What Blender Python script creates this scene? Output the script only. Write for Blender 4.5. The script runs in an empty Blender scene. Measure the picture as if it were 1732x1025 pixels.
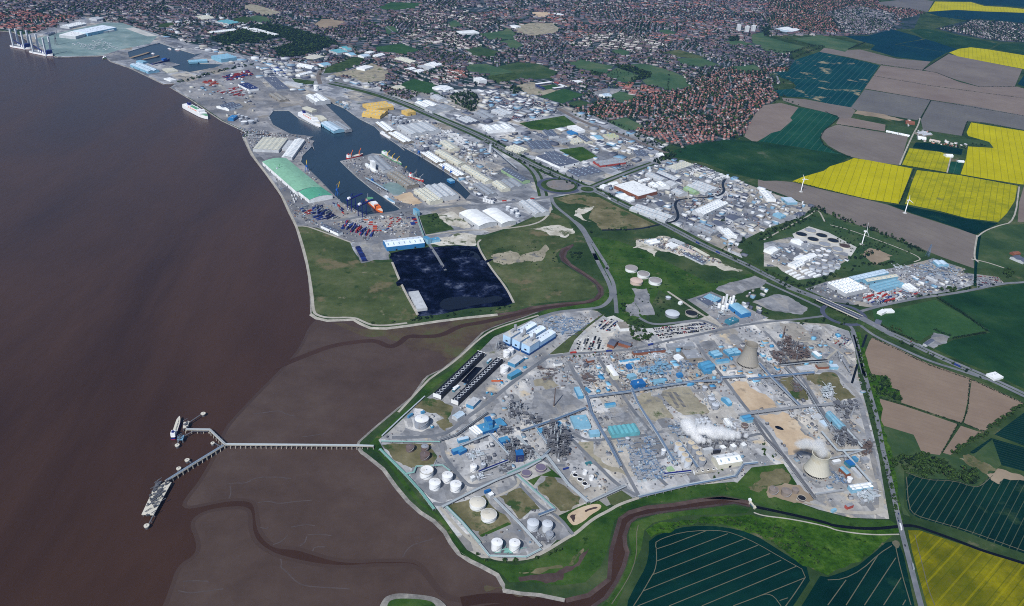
import bpy,math,random
import numpy as np
from mathutils import Vector,Matrix,Euler
from mathutils.geometry import tessellate_polygon
random.seed(7); RN=np.random.default_rng(11)
R=math.radians
scene=bpy.context.scene
col=scene.collection

# ------------------------------------------------------------------ camera
PW,PH,FOC,PITCH,ROLL,ALT=1732.0,1025.0,1400.0,29.0,3.5,1000.0
_p,_r=R(PITCH),R(ROLL)
cF=Vector((0,math.cos(_p),-math.sin(_p)))
cR0=Vector((1,0,0)); cU0=cR0.cross(cF)
cR=cR0*math.cos(_r)+cU0*math.sin(_r)
cU=-cR0*math.sin(_r)+cU0*math.cos(_r)
cam=bpy.data.cameras.new('camera')
camo=bpy.data.objects.new('camera',cam); col.objects.link(camo)
camo.matrix_world=Matrix(((cR.x,cU.x,-cF.x,0),(cR.y,cU.y,-cF.y,0),(cR.z,cU.z,-cF.z,ALT),(0,0,0,1)))
cam.sensor_fit='HORIZONTAL'; cam.sensor_width=36.0
cam.lens=36.0*FOC/PW
cam.clip_start=1.0; cam.clip_end=90000.0
scene.camera=camo

# ------------------------------------------------------------------ sky and sun
HAZE_DENSITY=1.9e-5
SUN_AZ=(-0.42,-0.907); SUN_EL=46.0
w=bpy.data.worlds.new('World'); scene.world=w; w.use_nodes=True
wn=w.node_tree.nodes; wl=w.node_tree.links
for n in list(wn): wn.remove(n)
wo=wn.new('ShaderNodeOutputWorld'); wb=wn.new('ShaderNodeBackground'); ws=wn.new('ShaderNodeTexSky')
ws.sky_type='NISHITA'; ws.sun_disc=False
ws.sun_elevation=R(SUN_EL); ws.sun_rotation=math.atan2(SUN_AZ[0],SUN_AZ[1])
ws.altitude=0; ws.air_density=1.0; ws.dust_density=0.6; ws.ozone_density=1.5
wb.inputs['Strength'].default_value=0.09
wl.new(ws.outputs[0],wb.inputs[0]); wl.new(wb.outputs[0],wo.inputs[0])
sl=bpy.data.lights.new('sun','SUN'); sl.energy=4.1; sl.angle=R(0.5); sl.color=(1.0,0.98,0.95)
so=bpy.data.objects.new('sun',sl); col.objects.link(so)
sd=Vector((SUN_AZ[0]*math.cos(R(SUN_EL)),SUN_AZ[1]*math.cos(R(SUN_EL)),math.sin(R(SUN_EL))))
so.rotation_euler=sd.to_track_quat('Z','Y').to_euler()
scene.view_settings.view_transform='Standard'; scene.view_settings.look='None'
scene.view_settings.exposure=0.0; scene.view_settings.gamma=1.0
scene.view_settings.use_curve_mapping=False
scene.cycles.use_denoising=False; scene.cycles.filter_width=1.0
scene.cycles.max_bounces=24; scene.cycles.diffuse_bounces=2; scene.cycles.glossy_bounces=2
scene.cycles.transparent_max_bounces=8; scene.cycles.volume_bounces=24
scene.cycles.volume_step_rate=1.0; scene.cycles.volume_max_steps=256

# ------------------------------------------------------------------ survey: photo points to the ground plane
FR={'A': (0,0,.25404),'B': (430,0,.25404),'C': (860,0,.25404),'D': (1292,0,.25404),'E': (400,200,.25404),
      'F': (820,200,.25404),'G': (1292,200,.25404),'H': (460,380,.25404),'I': (860,380,.25404),'J': (1292,400,.25404),
      'K': (200,640,.25404),'L': (600,640,.1854),'M': (900,600,.1854),'N': (1180,560,.20785),'O': (1180,720,.20785),
      'P': (620,740,.20785),'Q': (920,740,.20785),'R': (600,800,.25404),'S': (1000,830,.23095),'T': (1400,760,.25857),
      'U': (200,780,.25404),'V': (700,520,.17564),'X': (1440,540,.25369),'Y': (1130,690,.1073),'W': (0,0,1.0)}
def px(s):
 """'F x,y x,y' -> list of photo pixels; a frame letter switches the zoom frame"""
 out=[]; f=FR['W']
 for t in s.split():
  if t in FR: f=FR[t]; continue
  a,b=t.split(','); out.append((f[0]+float(a)*f[2],f[1]+float(b)*f[2]))
 return out
def G(x,y,z=0.0):
 d=cF+cR*((x-PW/2)/FOC)+cU*((PH/2-y)/FOC)
 t=(z-ALT)/d.z
 return Vector((d.x*t,d.y*t,z))
def GP(s,z=0.0): return [G(a,b,z) for a,b in px(s)]
def smooth(P,k=2,closed=True):
 for _ in range(k):
  Q=[]; n=len(P)
  if not closed: Q.append(P[0])
  for i in range(n if closed else n-1):
   a,b=P[i],P[(i+1) % n]
   Q += [a*.75+b*.25,a*.25+b*.75]
  if not closed: Q.append(P[-1])
  P=Q
 return P

# ------------------------------------------------------------------ materials
def lin(c):
 c=c/255.0
 return c/12.92 if c <= .04045 else ((c+.055)/1.055) ** 2.4
def C(r,g=None,b=None):
 if g is None: r,g,b=r
 return (lin(r),lin(g),lin(b),1.0)
MATS={}
def newmat(name,rough=.85,spec=.25,metal=0.0):
 m=bpy.data.materials.new(name); m.use_nodes=True
 nt=m.node_tree; b=nt.nodes['Principled BSDF']
 b.inputs['Roughness'].default_value=rough; b.inputs['Specular IOR Level'].default_value=spec
 b.inputs['Metallic'].default_value=metal
 MATS[name]=m
 return m,nt,b
class NB:
 """terse node builder"""
 def __init__(s,nt): s.nt=nt; s.g=nt.nodes.new('ShaderNodeNewGeometry').outputs['Position']
 def n(s,t,**k):
  x=s.nt.nodes.new(t)
  for a,v in k.items(): setattr(x,a,v)
  return x
 def ln(s,a,b): s.nt.links.new(a,b)
 def noise(s,scale,detail=4,rough=.6,dist=0.0,vec=None,out='Fac'):
  x=s.n('ShaderNodeTexNoise'); x.inputs['Scale'].default_value=scale; x.inputs['Detail'].default_value=detail
  x.inputs['Roughness'].default_value=rough; x.inputs['Distortion'].default_value=dist
  s.ln(vec or s.g,x.inputs['Vector']); return x.outputs[out]
 def rot(s,ang,sx=1.0,sy=1.0):
  mp=s.n('ShaderNodeMapping',vector_type='TEXTURE'); s.ln(s.g,mp.inputs[0]); mp.inputs['Rotation'].default_value=(0,0,R(ang)); mp.inputs['Scale'].default_value=(1/sx,1/sy,1); return mp.outputs[0]
 def vor(s,scale,out='Color',feat='F1',rnd=1.0,vec=None,dist='EUCLIDEAN'):
  x=s.n('ShaderNodeTexVoronoi',feature=feat,distance=dist); x.inputs['Scale'].default_value=scale
  x.inputs['Randomness'].default_value=rnd
  s.ln(vec or s.g,x.inputs['Vector']); return x.outputs[out]
 def ramp(s,fac,stops,interp='LINEAR'):
  x=s.n('ShaderNodeValToRGB'); e=x.color_ramp.elements; x.color_ramp.interpolation=interp
  while len(e) < len(stops): e.new(.5)
  for k,(p,c) in zip(e,stops): k.position=p; k.color=c
  s.ln(fac,x.inputs['Fac']); return x.outputs['Color']
 def mix(s,fac,a,b,mode='MIX'):
  x=s.n('ShaderNodeMix',data_type='RGBA',blend_type=mode)
  for v,i in ((fac,0),(a,6),(b,7)):
   if hasattr(v,'links'): s.ln(v,x.inputs[i])
   else: x.inputs[i].default_value=v
  return x.outputs[2]
 def m(s,op,a,b=None,c=None):
  x=s.n('ShaderNodeMath',operation=op)
  for i,v in enumerate((a,b,c)):
   if v is None: continue
   if hasattr(v,'links'): s.ln(v,x.inputs[i])
   else: x.inputs[i].default_value=v
  return x.outputs[0]
 def dot(s,d,vec=None):
  x=s.n('ShaderNodeVectorMath',operation='DOT_PRODUCT'); s.ln(vec or s.g,x.inputs[0]); x.inputs[1].default_value=d
  return x.outputs['Value']
 def grade(s,colr,fac,amt):
  """multiply a colour by 1 +- amt with a 0..1 factor"""
  v=s.m('MULTIPLY_ADD',fac,2*amt,1-amt)
  y=s.n('ShaderNodeCombineColor')
  for i in range(3): s.ln(v,y.inputs[i])
  return s.mix(1.0,colr,y.outputs[0],'MULTIPLY')
 def bump(s,bsdf,h,dist,strength=1.0):
  x=s.n('ShaderNodeBump'); x.inputs['Distance'].default_value=dist; x.inputs['Strength'].default_value=strength
  s.ln(h,x.inputs['Height']); s.ln(x.outputs[0],bsdf.inputs['Normal'])
def ground(name,cols,scale=.012,fine=.12,amt=.3,rough=.95,spots=None,lines=None,vor=None,spec=0.0,stops=None,det=7,lots=None,streak=None):
 """mottled ground: broad noise through a ramp of colours, fine grain, optional bare spots (colour, scale, threshold),
 optional wheel lines (angle degrees,spacing,width,colour)"""
 m,nt,b=newmat(name,rough,spec); N=NB(nt)
 n1=N.noise(scale,det,.68)
 k=len(cols)
 st=stops or [(.34+.34*i/max(1,k-1),C(c)) for i,c in enumerate(cols)]
 c=N.ramp(n1,st)
 if vor:
  v=N.vor(vor[0]); sp=N.n('ShaderNodeSeparateColor'); N.ln(v,sp.inputs[0])
  c=N.grade(c,sp.outputs[0],vor[1])
 if lots:   # rectangular yards and slabs laid out on a grid of their own (angle,scale,strength)
  for k_ in (1,2.7):
   v=N.vor(lots[1]*k_,rnd=.75,vec=N.rot(lots[0],1,.6),dist='CHEBYCHEV'); sp=N.n('ShaderNodeSeparateColor'); N.ln(v,sp.inputs[0]); c=N.grade(c,sp.outputs[0],lots[2]/(1 if k_ == 1 else 1.6))
   c=N.mix(N.m('MULTIPLY',N.m('GREATER_THAN',sp.outputs[1],.8),.4*lots[2]/.3),c,C(170,160,140) if k_ == 1 else C(92,98,108))
 if streak:   # growth streaks along the drilling direction (angle,strength)
  c=N.grade(c,N.noise(.06,6,.7,.3,N.rot(streak[0],.12,1)),streak[1]); c=N.grade(c,N.noise(.012,5,.6,.5,N.rot(streak[0],.4,1)),streak[1]*.8)
 if spots:
  for sc,s2,th in spots:
   f=N.m('MULTIPLY',N.m('SUBTRACT',N.noise(s2,5,.65),th),14); f.node.use_clamp=True
   c=N.mix(f,c,C(sc))
 if lines:
  for ang,spc,wd,lc,a in lines:
   d=N.m('MULTIPLY',N.dot((-math.sin(R(ang)),math.cos(R(ang)),0)),1/spc)
   f=N.m('LESS_THAN',N.m('FRACT',d),wd/spc)
   c=N.mix(N.m('MULTIPLY',f,a),c,C(lc))
 c=N.grade(c,N.noise(fine,4,.7),amt)
 N.ln(c,b.inputs['Base Color'])
 return m
def paint(name,c,rough=.55,amt=.10,scale=.08,spec=.3,metal=0.0,dirt=None):
 m,nt,b=newmat(name,rough,spec,metal); N=NB(nt)
 k=N.grade(N.mix(0.0,C(c),C(c)),N.noise(scale,5,.65),amt)
 if dirt:
  f=N.m('MULTIPLY',N.m('SUBTRACT',N.noise(scale*.6,6,.7),.52),6); f.node.use_clamp=True
  k=N.mix(N.m('MULTIPLY',f,.7),k,C(dirt))
 N.ln(k,b.inputs['Base Color'])
 return m
def sheet(name,c,amt=.12,rough=.5):
 """profiled metal sheet: faint ribs and weathering"""
 m,nt,b=newmat(name,rough,.35); N=NB(nt)
 k=N.grade(N.mix(0.0,C(c),C(c)),N.noise(.04,6,.7),amt*1.5)
 v=N.vor(.11); sp=N.n('ShaderNodeSeparateColor'); N.ln(v,sp.inputs[0]); k=N.grade(k,sp.outputs[0],amt*.9)
 f=N.m('MULTIPLY',N.m('SUBTRACT',N.noise(.09,5,.7),.58),7); f.node.use_clamp=True
 k=N.mix(N.m('MULTIPLY',f,.35),k,C(118,108,100))
 N.ln(k,b.inputs['Base Color'])
 return m
def attrmat(name,rough=.8,amt=.2,scale=.3,spec=.2):
 m,nt,b=newmat(name,rough,spec); N=NB(nt)
 a=N.n('ShaderNodeAttribute',attribute_name='Col')
 N.ln(N.grade(a.outputs['Color'],N.noise(scale,3,.6),amt),b.inputs['Base Color'])
 return m

# ------------------------------------------------------------------ mesh building
def tag(o,label=None,cat=None,group=None,kind=None):
 if label: o['label']=label
 if cat: o['category']=cat
 if group: o['group']=group
 if kind: o['kind']=kind
 return o
def link(name,me,parent=None):
 o=bpy.data.objects.new(name,me); col.objects.link(o)
 if parent: o.parent=parent
 return o
def empty(name,loc=(0,0,0),rz=0.0):
 o=bpy.data.objects.new(name,None); col.objects.link(o); o.location=loc; o.rotation_euler=(0,0,rz)
 o.empty_display_size=1
 return o
class MB:
 def __init__(s): s.v=[]; s.f=[]; s.c=[]; s.mi=[]; s.cur=0; s.cc=None
 def face(s,ids): s.f.append(ids); s.mi.append(s.cur); s.c.append(s.cc)
 def add(s,vs,fs):
  o=len(s.v); s.v += [tuple(v) for v in vs]
  for f in fs: s.face([i+o for i in f])
 def box(s,c,sx,sy,sz,rz=0.0,bottom=False):
  """box standing on c"""
  ca,sa=math.cos(rz),math.sin(rz); vs=[]
  for z in (0,sz):
   for a,b in ((-1,-1),(1,-1),(1,1),(-1,1)):
    u,v=a*sx/2,b*sy/2
    vs.append((c[0]+u*ca-v*sa,c[1]+u*sa+v*ca,c[2]+z))
  fs=[(4,5,6,7),(0,1,5,4),(1,2,6,5),(2,3,7,6),(3,0,4,7)]
  if bottom: fs.append((3,2,1,0))
  s.add(vs,fs)
 def prism(s,P,z0,z1,top=True,bottom=False):
  """extrude a world-plan polygon (list of xy) from z0 to z1"""
  n=len(P)
  A=sum(P[i][0]*P[(i+1) % n][1]-P[(i+1) % n][0]*P[i][1] for i in range(n))
  if A < 0: P=P[::-1]
  s.add([(p[0],p[1],z0) for p in P]+[(p[0],p[1],z1) for p in P],
              [(i,(i+1) % n,n+(i+1) % n,n+i) for i in range(n)]+([tuple(range(n,2*n))] if top else [])
              + ([tuple(range(n-1,-1,-1))] if bottom else []))
 def cyl(s,c,r,h,n=12,r2=None,cap=True,z0=0.0):
  r2=r if r2 is None else r2
  vs=[]
  for rr,z in ((r,z0),(r2,z0+h)):
   for i in range(n):
    a=2*math.pi*i/n; vs.append((c[0]+rr*math.cos(a),c[1]+rr*math.sin(a),c[2]+z))
  s.add(vs,[(i,(i+1) % n,n+(i+1) % n,n+i) for i in range(n)]+([tuple(range(n,2*n))] if cap else []))
 def lathe(s,c,prof,n=24,cap=False):
  vs=[]
  for r,z in prof:
   for i in range(n):
    a=2*math.pi*i/n; vs.append((c[0]+r*math.cos(a),c[1]+r*math.sin(a),c[2]+z))
  fs=[]
  for k in range(len(prof)-1):
   for i in range(n): fs.append((k*n+i,k*n+(i+1) % n,(k+1)*n+(i+1) % n,(k+1)*n+i))
  if cap: fs.append(tuple(range((len(prof)-1)*n,len(prof)*n)))
  s.add(vs,fs)
 def tube(s,p,q,r,n=5,r2=None):
  p,q=Vector(p),Vector(q); d=(q-p)
  if d.length < 1e-6: return
  d.normalize(); a=d.cross(Vector((0,0,1)) if abs(d.z) < .9 else Vector((1,0,0))).normalized(); b=a.cross(d)
  r2=r if r2 is None else r2; vs=[]
  for c,rr in ((p,r),(q,r2)):
   for i in range(n):
    t=2*math.pi*i/n; vs.append(c+(a*math.cos(t)+b*math.sin(t))*rr)
  s.add(vs,[(i,n+i,n+(i+1) % n,(i+1) % n) for i in range(n)]+[tuple(range(n-1,-1,-1)),tuple(range(n,2*n))])
 def drum(s,c,L,r,rz=0.0,n=8):
  d=Vector((math.cos(rz),math.sin(rz),0)); c=Vector(c)
  s.tube(c-d*L/2,c+d*L/2,r,n)
 def beam(s,p,q,wdt,h):
  """horizontal beam with rectangular section, its top at the points' z"""
  p,q=Vector(p),Vector(q); d=q-p; d.z=0
  if d.length < 1e-6: return
  u=d.normalized(); n=Vector((-u.y,u.x,0))*wdt/2; dz=Vector((0,0,h))
  s.add([p-n-dz,q-n-dz,q+n-dz,p+n-dz,p-n,q-n,q+n,p+n],
              [(4,5,6,7),(0,1,5,4),(1,2,6,5),(2,3,7,6),(3,0,4,7),(3,2,1,0)])
 def ball(s,c,r,n=12,k=6,sz=1.0):
  prof=[(r*math.sin(math.pi*i/k),-r*sz*math.cos(math.pi*i/k)) for i in range(k+1)]
  prof[0]=(r*.02,prof[0][1]); prof[-1]=(r*.02,prof[-1][1])
  s.lathe(c,prof,n)
 def mesh(s,name,mats,smooth=False):
  me=bpy.data.meshes.new(name); me.from_pydata(s.v,[],s.f)
  for m in (mats if isinstance(mats,(list,tuple)) else [mats]): me.materials.append(MATS[m] if isinstance(m,str) else m)
  if any(s.mi): me.polygons.foreach_set('material_index',s.mi)
  if any(c is not None for c in s.c):
   at=me.color_attributes.new('Col','FLOAT_COLOR','CORNER'); arr=[]
   for f,c in zip(s.f,s.c): arr += list(c or (.5,.5,.5,1))*len(f)
   at.data.foreach_set('color',arr)
  if smooth: me.polygons.foreach_set('use_smooth',[True]*len(me.polygons))
  me.update(); return me
 def build(s,name,mats,parent=None,smooth=False):
  if not s.f: return None
  o=link(name,s.mesh(name,mats,smooth),parent)
  return o

# ------------------------------------------------------------------ occupancy raster (what already stands where), 6 m cells
OX,OY,OC=-5200.0,300.0,6.0
ON=(2200,2200)
OCC=np.zeros(ON,dtype=np.uint8)
def inpoly(P,X,Y):
 r=np.zeros(X.shape,dtype=bool); n=len(P); j=n-1
 for i in range(n):
  xi,yi,xj,yj=P[i][0],P[i][1],P[j][0],P[j][1]
  if yi != yj:
   cnd=((yi > Y) != (yj > Y)) & (X < (xj-xi)*(Y-yi)/(yj-yi)+xi)
   r ^= cnd
  j=i
 return r
def occ(P,val=1,pad=0.0):
 xs=[p[0] for p in P]; ys=[p[1] for p in P]
 i0=max(0,int((min(xs)-pad-OX)/OC)); i1=min(ON[0],int((max(xs)+pad-OX)/OC)+2)
 j0=max(0,int((min(ys)-pad-OY)/OC)); j1=min(ON[1],int((max(ys)+pad-OY)/OC)+2)
 if i1 <= i0 or j1 <= j0: return
 X,Y=np.meshgrid(OX+(np.arange(i0,i1)+.5)*OC,OY+(np.arange(j0,j1)+.5)*OC,indexing='ij')
 m_=inpoly(P,X,Y); sub=OCC[i0:i1,j0:j1]
 if val == 6: m_ &= sub == 0
 sub[m_]=val
def occ_line(P,wdt,val=1):
 for a,b in zip(P[:-1],P[1:]):
  d=Vector((b[0]-a[0],b[1]-a[1])); 
  if d.length < .01: continue
  u=d.normalized(); n=Vector((-u.y,u.x))*(wdt/2+3)
  occ([(a[0]+n.x,a[1]+n.y),(b[0]+n.x,b[1]+n.y),(b[0]-n.x,b[1]-n.y),(a[0]-n.x,a[1]-n.y)],val)
def occ_get(X,Y):
 i=((np.asarray(X)-OX)/OC).astype(int); j=((np.asarray(Y)-OY)/OC).astype(int)
 ok=(i >= 0) & (i < ON[0]) & (j >= 0) & (j < ON[1])
 r=np.ones(np.shape(X),dtype=np.uint8)
 r[ok]=OCC[i[ok],j[ok]]
 return r
LZ=.05; ZC=[0]
def lz(layer):
 ZC[0] += 1
 return layer*LZ+(ZC[0] % 11)*.0042
def ragged(P,amp):
 '''break a traced outline into an uneven natural edge'''
 for k in range(3):
  Q=[]
  for i in range(len(P)):
   a,b=P[i],P[(i+1) % len(P)]; d=(b-a).length; m=(a+b)/2
   Q.append(a)
   if d > 7: q=min(amp,d*.16)/(1+.35*k); Q.append(m+Vector((random.gauss(0,q),random.gauss(0,q),0)))
  P=Q
 return P
def patch(name,mat,s,layer,label=None,sm=0,block=0,world=None,kind='structure',hole=None,rag=0):
 P=world or GP(s)
 if rag: P=ragged(P,rag)
 if sm: P=smooth(P,sm)
 z=lz(layer); v=[(p.x,p.y,z) for p in P]
 loops=[[Vector((p.x,p.y,0)) for p in P]]
 if hole:
  for h in hole: loops.append([Vector((p.x,p.y,0)) for p in h]); v += [(p.x,p.y,z) for p in h]
 tri=tessellate_polygon(loops)
 fs=[]
 for a,b,c in tri:
  A,B,D=v[a],v[b],v[c]
  if (B[0]-A[0])*(D[1]-A[1])-(B[1]-A[1])*(D[0]-A[0]) < 0: a,b,c=a,c,b
  fs.append((a,b,c))
 me=bpy.data.meshes.new(name); me.from_pydata(v,[],fs); me.materials.append(MATS[mat]); me.update()
 o=link(name,me); tag(o,label,None,None,kind)
 if block is not None: occ(P,block)
 return o
def ribbon(P,wdt,z):
 n=len(P); L=[]; Rr=[]
 for i in range(n):
  a,b=P[max(0,i-1)],P[min(n-1,i+1)]
  d=Vector((b.x-a.x,b.y-a.y,0)); d=d.normalized() if d.length else Vector((1,0,0))
  m=Vector((-d.y,d.x,0))*wdt/2
  L.append((P[i].x+m.x,P[i].y+m.y,z)); Rr.append((P[i].x-m.x,P[i].y-m.y,z))
 return L+Rr,[(n+i,n+i+1,i+1,i) for i in range(n-1)]
def strip(name,mat,s,wdt,layer,label=None,sm=2,block=1,kind='structure',world=None):
 P=world or GP(s)
 if sm and len(P) > 2: P=smooth(P,sm,False)
 v,f=ribbon(P,wdt,lz(layer))
 me=bpy.data.meshes.new(name); me.from_pydata(v,[],f); me.materials.append(MATS[mat]); me.update()
 o=link(name,me); tag(o,label,None,None,kind)
 if block is not None: occ_line(P,wdt,block)
 return o,P

# ================================================================== materials used on the ground
ground('meadow',[(34,56,32),(54,74,44),(82,92,62)],.006,.06,.38,spots=[((108,102,82),.012,.62)])
ground('rough_grass',[(56,70,42),(76,88,56),(98,102,74)],.008,.06,.36,spots=[((130,124,104),.03,.63),((46,64,36),.015,.58),((106,100,76),.009,.56)],streak=(60,.15))
ground('lush_grass',[(32,60,24),(54,82,34),(76,96,50)],.012,.09,.38,spots=[((98,98,66),.03,.63),((34,58,24),.04,.6)])
ground('bright_scrub',[(30,58,16),(52,84,24),(78,104,42)],.03,.12,.5,spots=[((140,150,116),.07,.71),((100,94,68),.02,.64),((26,48,16),.05,.6)])
ground('park_grass',[(52,80,58),(68,94,66),(90,104,76)],.006,.05,.22)
ground('pitch',[(40,72,42),(50,82,48),(62,90,54)],.01,.08,.16)
ground('dry_grass',[(82,84,58),(106,102,76),(130,124,98)],.015,.1,.32,spots=[((58,78,44),.02,.54),((140,134,116),.03,.66)])
ground('salt_marsh',[(70,58,56),(84,74,60),(80,86,56)],.012,.06,.30)
ground('town',[(40,56,54),(60,72,78),(84,90,102)],.02,.09,.40,spots=[((32,54,44),.010,.48)])
ground('industrial_yard',[(104,109,118),(142,145,150),(188,187,184)],.010,.10,.32,spots=[((86,94,110),.02,.58),((64,82,62),.012,.66)],lots=(50,.012,.36))
ground('port_yard',[(106,109,116),(136,137,140),(164,161,158)],.010,.10,.28,spots=[((84,90,102),.02,.60)],lots=(34,.012,.2))
ground('plant_ground',[(138,139,142),(168,169,170),(206,202,194)],.012,.12,.34,spots=[((108,112,120),.016,.61),((194,180,156),.011,.62),((104,108,88),.02,.66),((206,204,198),.03,.68)],lots=(18,.016,.3))
ground('dark_yard',[(112,115,120),(134,136,140),(158,158,158)],.02,.12,.28,spots=[((150,148,142),.02,.62)],lots=(18,.03,.15))
ground('pale_concrete',[(164,164,162),(186,186,182),(206,204,198)],.02,.15,.18)
ground('quay_green',[(104,126,128),(120,142,142),(146,160,158)],.01,.1,.18,vor=(.012,.08))
ground('chalk',[(160,156,142),(190,186,174),(214,212,206)],.02,.12,.3,spots=[((92,100,76),.025,.54),((140,134,116),.03,.6)])
ground('sandy',[(172,152,128),(192,172,146),(204,190,168)],.012,.1,.18,spots=[((150,136,118),.02,.62)])
ground('beige_rubble',[(128,124,108),(152,146,128),(176,170,152)],.02,.12,.32,spots=[((112,112,110),.03,.56),((88,98,70),.02,.58)])
ground('asphalt',[(102,107,114),(116,120,126),(132,134,138)],.02,.15,.18)
ground('new_asphalt',[(70,76,94),(80,86,104),(88,94,108)],.02,.15,.12)
ground('track',[(150,146,136),(168,164,154),(180,176,168)],.03,.2,.2)
ground('railway_ballast',[(96,92,92),(112,106,102),(128,120,112)],.02,.15,.22)
ground('verge',[(38,58,32),(56,76,42),(76,92,56)],.03,.14,.4)
ground('coal',[(10,14,34)],.02,.07,.6,stops=[(.38,C(2,4,14)),(.48,C(7,11,28)),(.56,C(22,30,54)),(.64,C(74,82,102)),(.76,C(150,154,164))],det=12,streak=(66,.6))
ground('pond_black',[(8,8,16),(10,10,20)],.05,.2,.1,rough=.2,spec=.5)
ground('soil_far',[(108,101,96),(116,109,104),(124,117,110)],.004,.03,.09,lines=[(118,34,3,(101,94,90),.35)],streak=(150,.12))
ground('soil_grey',[(96,95,96),(104,103,102),(112,110,106)],.004,.03,.09,lines=[(118,30,3,(90,90,88),.5)],streak=(66,.12))
ground('soil_pink',[(116,104,98),(124,113,106),(132,121,113)],.004,.03,.08,lines=[(100,30,3,(109,98,92),.3)],streak=(160,.12))
ground('soil_tan',[(126,114,98),(144,130,112),(156,142,122)],.008,.05,.14)
ground('soil_near',[(124,108,95),(132,116,102),(140,124,109)],.006,.06,.07,lines=[(155,14,1.5,(120,104,92),.35)],streak=(155,.10))
ground('crop_dark',[(4,36,32),(8,43,38),(14,50,42)],.006,.05,.18,spots=[((26,58,44),.01,.62)],streak=(27,.35))
ground('crop_blue',[(8,46,56),(12,52,60),(18,58,62)],.004,.04,.10,streak=(62,.18))
ground('crop_green',[(18,64,50),(26,72,56),(40,82,62)],.005,.05,.14,lines=[(62,26,2.6,(70,98,82),.5)],streak=(65,.22))
ground('crop_patchy',[(10,56,60),(16,62,64),(22,68,66)],.006,.05,.12,spots=[((146,138,112),.0075,.585)],lines=[(62,28,2.6,(70,100,96),.55)],streak=(62,.16))
ground('crop_tram',[(6,36,32),(10,42,36),(16,50,40)],.008,.06,.18,lines=[(50,11.3,1.2,(86,96,78),.6)],spots=[((44,66,46),.01,.60)],streak=(50,.4))
ground('crop_tram_shallow',[(6,36,34),(10,42,38),(16,48,40)],.008,.06,.16,lines=[(155,8,1.6,(42,66,54),.6)],streak=(155,.4))
ground('field_green',[(22,52,32),(32,64,38),(50,76,46)],.006,.04,.2,spots=[((80,92,72),.006,.64)],streak=(120,.25))
ground('paddock',[(44,68,44),(58,80,50),(78,92,62)],.01,.06,.24)
ground('rape',[(162,156,6),(174,167,8),(184,176,14)],.006,.08,.12,lines=[(66,24,2.2,(124,124,18),.7)],streak=(65,.14))
ground('rape_patchy',[(132,134,22),(160,156,14),(174,168,14)],.012,.08,.2,lines=[(62,20,2.4,(110,116,22),.7),(167,15,2.4,(130,130,22),.5)],spots=[((112,114,54),.014,.64)],streak=(167,.22))
ground('rape_near',[(82,88,14),(102,102,18),(136,130,14)],.014,.1,.24,lines=[(43,17,1.6,(70,80,18),.5),(43,29,3,(150,142,12),.4)],spots=[((92,90,44),.02,.66),((160,152,14),.03,.68)],streak=(43,.35))
ground('tramline',[(92,92,78),(106,104,86)],.05,.2,.2)
ground('mud',[(70,56,49),(77,63,56),(84,71,64)],.005,.02,.12,rough=.55,spec=.2)
ground('creek_mud',[(64,50,46),(76,62,58),(92,78,72)],.02,.08,.18,rough=.6,spec=.3)
ground('rubble_stone',[(108,106,104),(132,130,126),(156,152,146)],.05,.25,.35)
ground('sea_wall_pale',[(132,130,122),(158,155,146),(180,176,166)],.04,.2,.25)
ground('roundabout_paving',[(104,104,108),(124,122,122),(138,124,118)],.02,.1,.25,spots=[((70,86,60),.02,.6)])
ground('white_line',[(196,196,190),(210,210,204)],.05,.3,.15)
ground('brick_estate',[(112,84,78),(150,106,92)],.05,.2,.3)
def waterm(name,c1,c2,rough,bump,bs,spec=.5,streak=0.0):
 m,nt,b=newmat(name,rough,spec); N=NB(nt)
 mp=N.n('ShaderNodeMapping'); N.ln(N.g,mp.inputs[0]); mp.inputs['Rotation'].default_value=(0,0,-.75); mp.inputs['Scale'].default_value=(1,.28,1)
 n1=N.noise(.0022,8,.62,.8,mp.outputs[0]); k=N.ramp(n1,[(.36,C(c1)),(.64,C(c2))])
 if streak: k=N.grade(k,N.noise(.02,6,.7,.4,mp.outputs[0]),streak)
 N.ln(k,b.inputs['Base Color']); b.inputs['IOR'].default_value=1.33
 N.ln(N.m('MULTIPLY_ADD',n1,.3,rough-.15),b.inputs['Roughness'])
 N.bump(b,N.noise(bs,5,.65,0,mp.outputs[0]),bump,.6)
waterm('river_water',(54,37,28),(70,50,39),.30,.9,.09,.4,.16)
waterm('dock_water',(26,44,58),(36,56,70),.25,.5,.1,.5,.12)
waterm('dark_water',(6,8,14),(10,12,18),.2,.2,.1)
ground('mud_half',[(70,56,49),(73,59,52)],.004,.03,.06,rough=.5,spec=.35)
ground('mud_shallow',[(66,51,43),(69,54,46),(72,57,49)],.004,.03,.06,rough=.45,spec=.35)
# ================================================================== river, land and creek
me=bpy.data.meshes.new('river'); me.from_pydata([(-40000,-3000,-2.2),(40000,-3000,-2.2),(40000,60000,-2.2),(-40000,60000,-2.2)],[],[(0,1,2,3)])
me.materials.append(MATS['river_water']); tag(link('river',me),'broad brown tidal river beside the docks',None,None,'structure')

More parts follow.
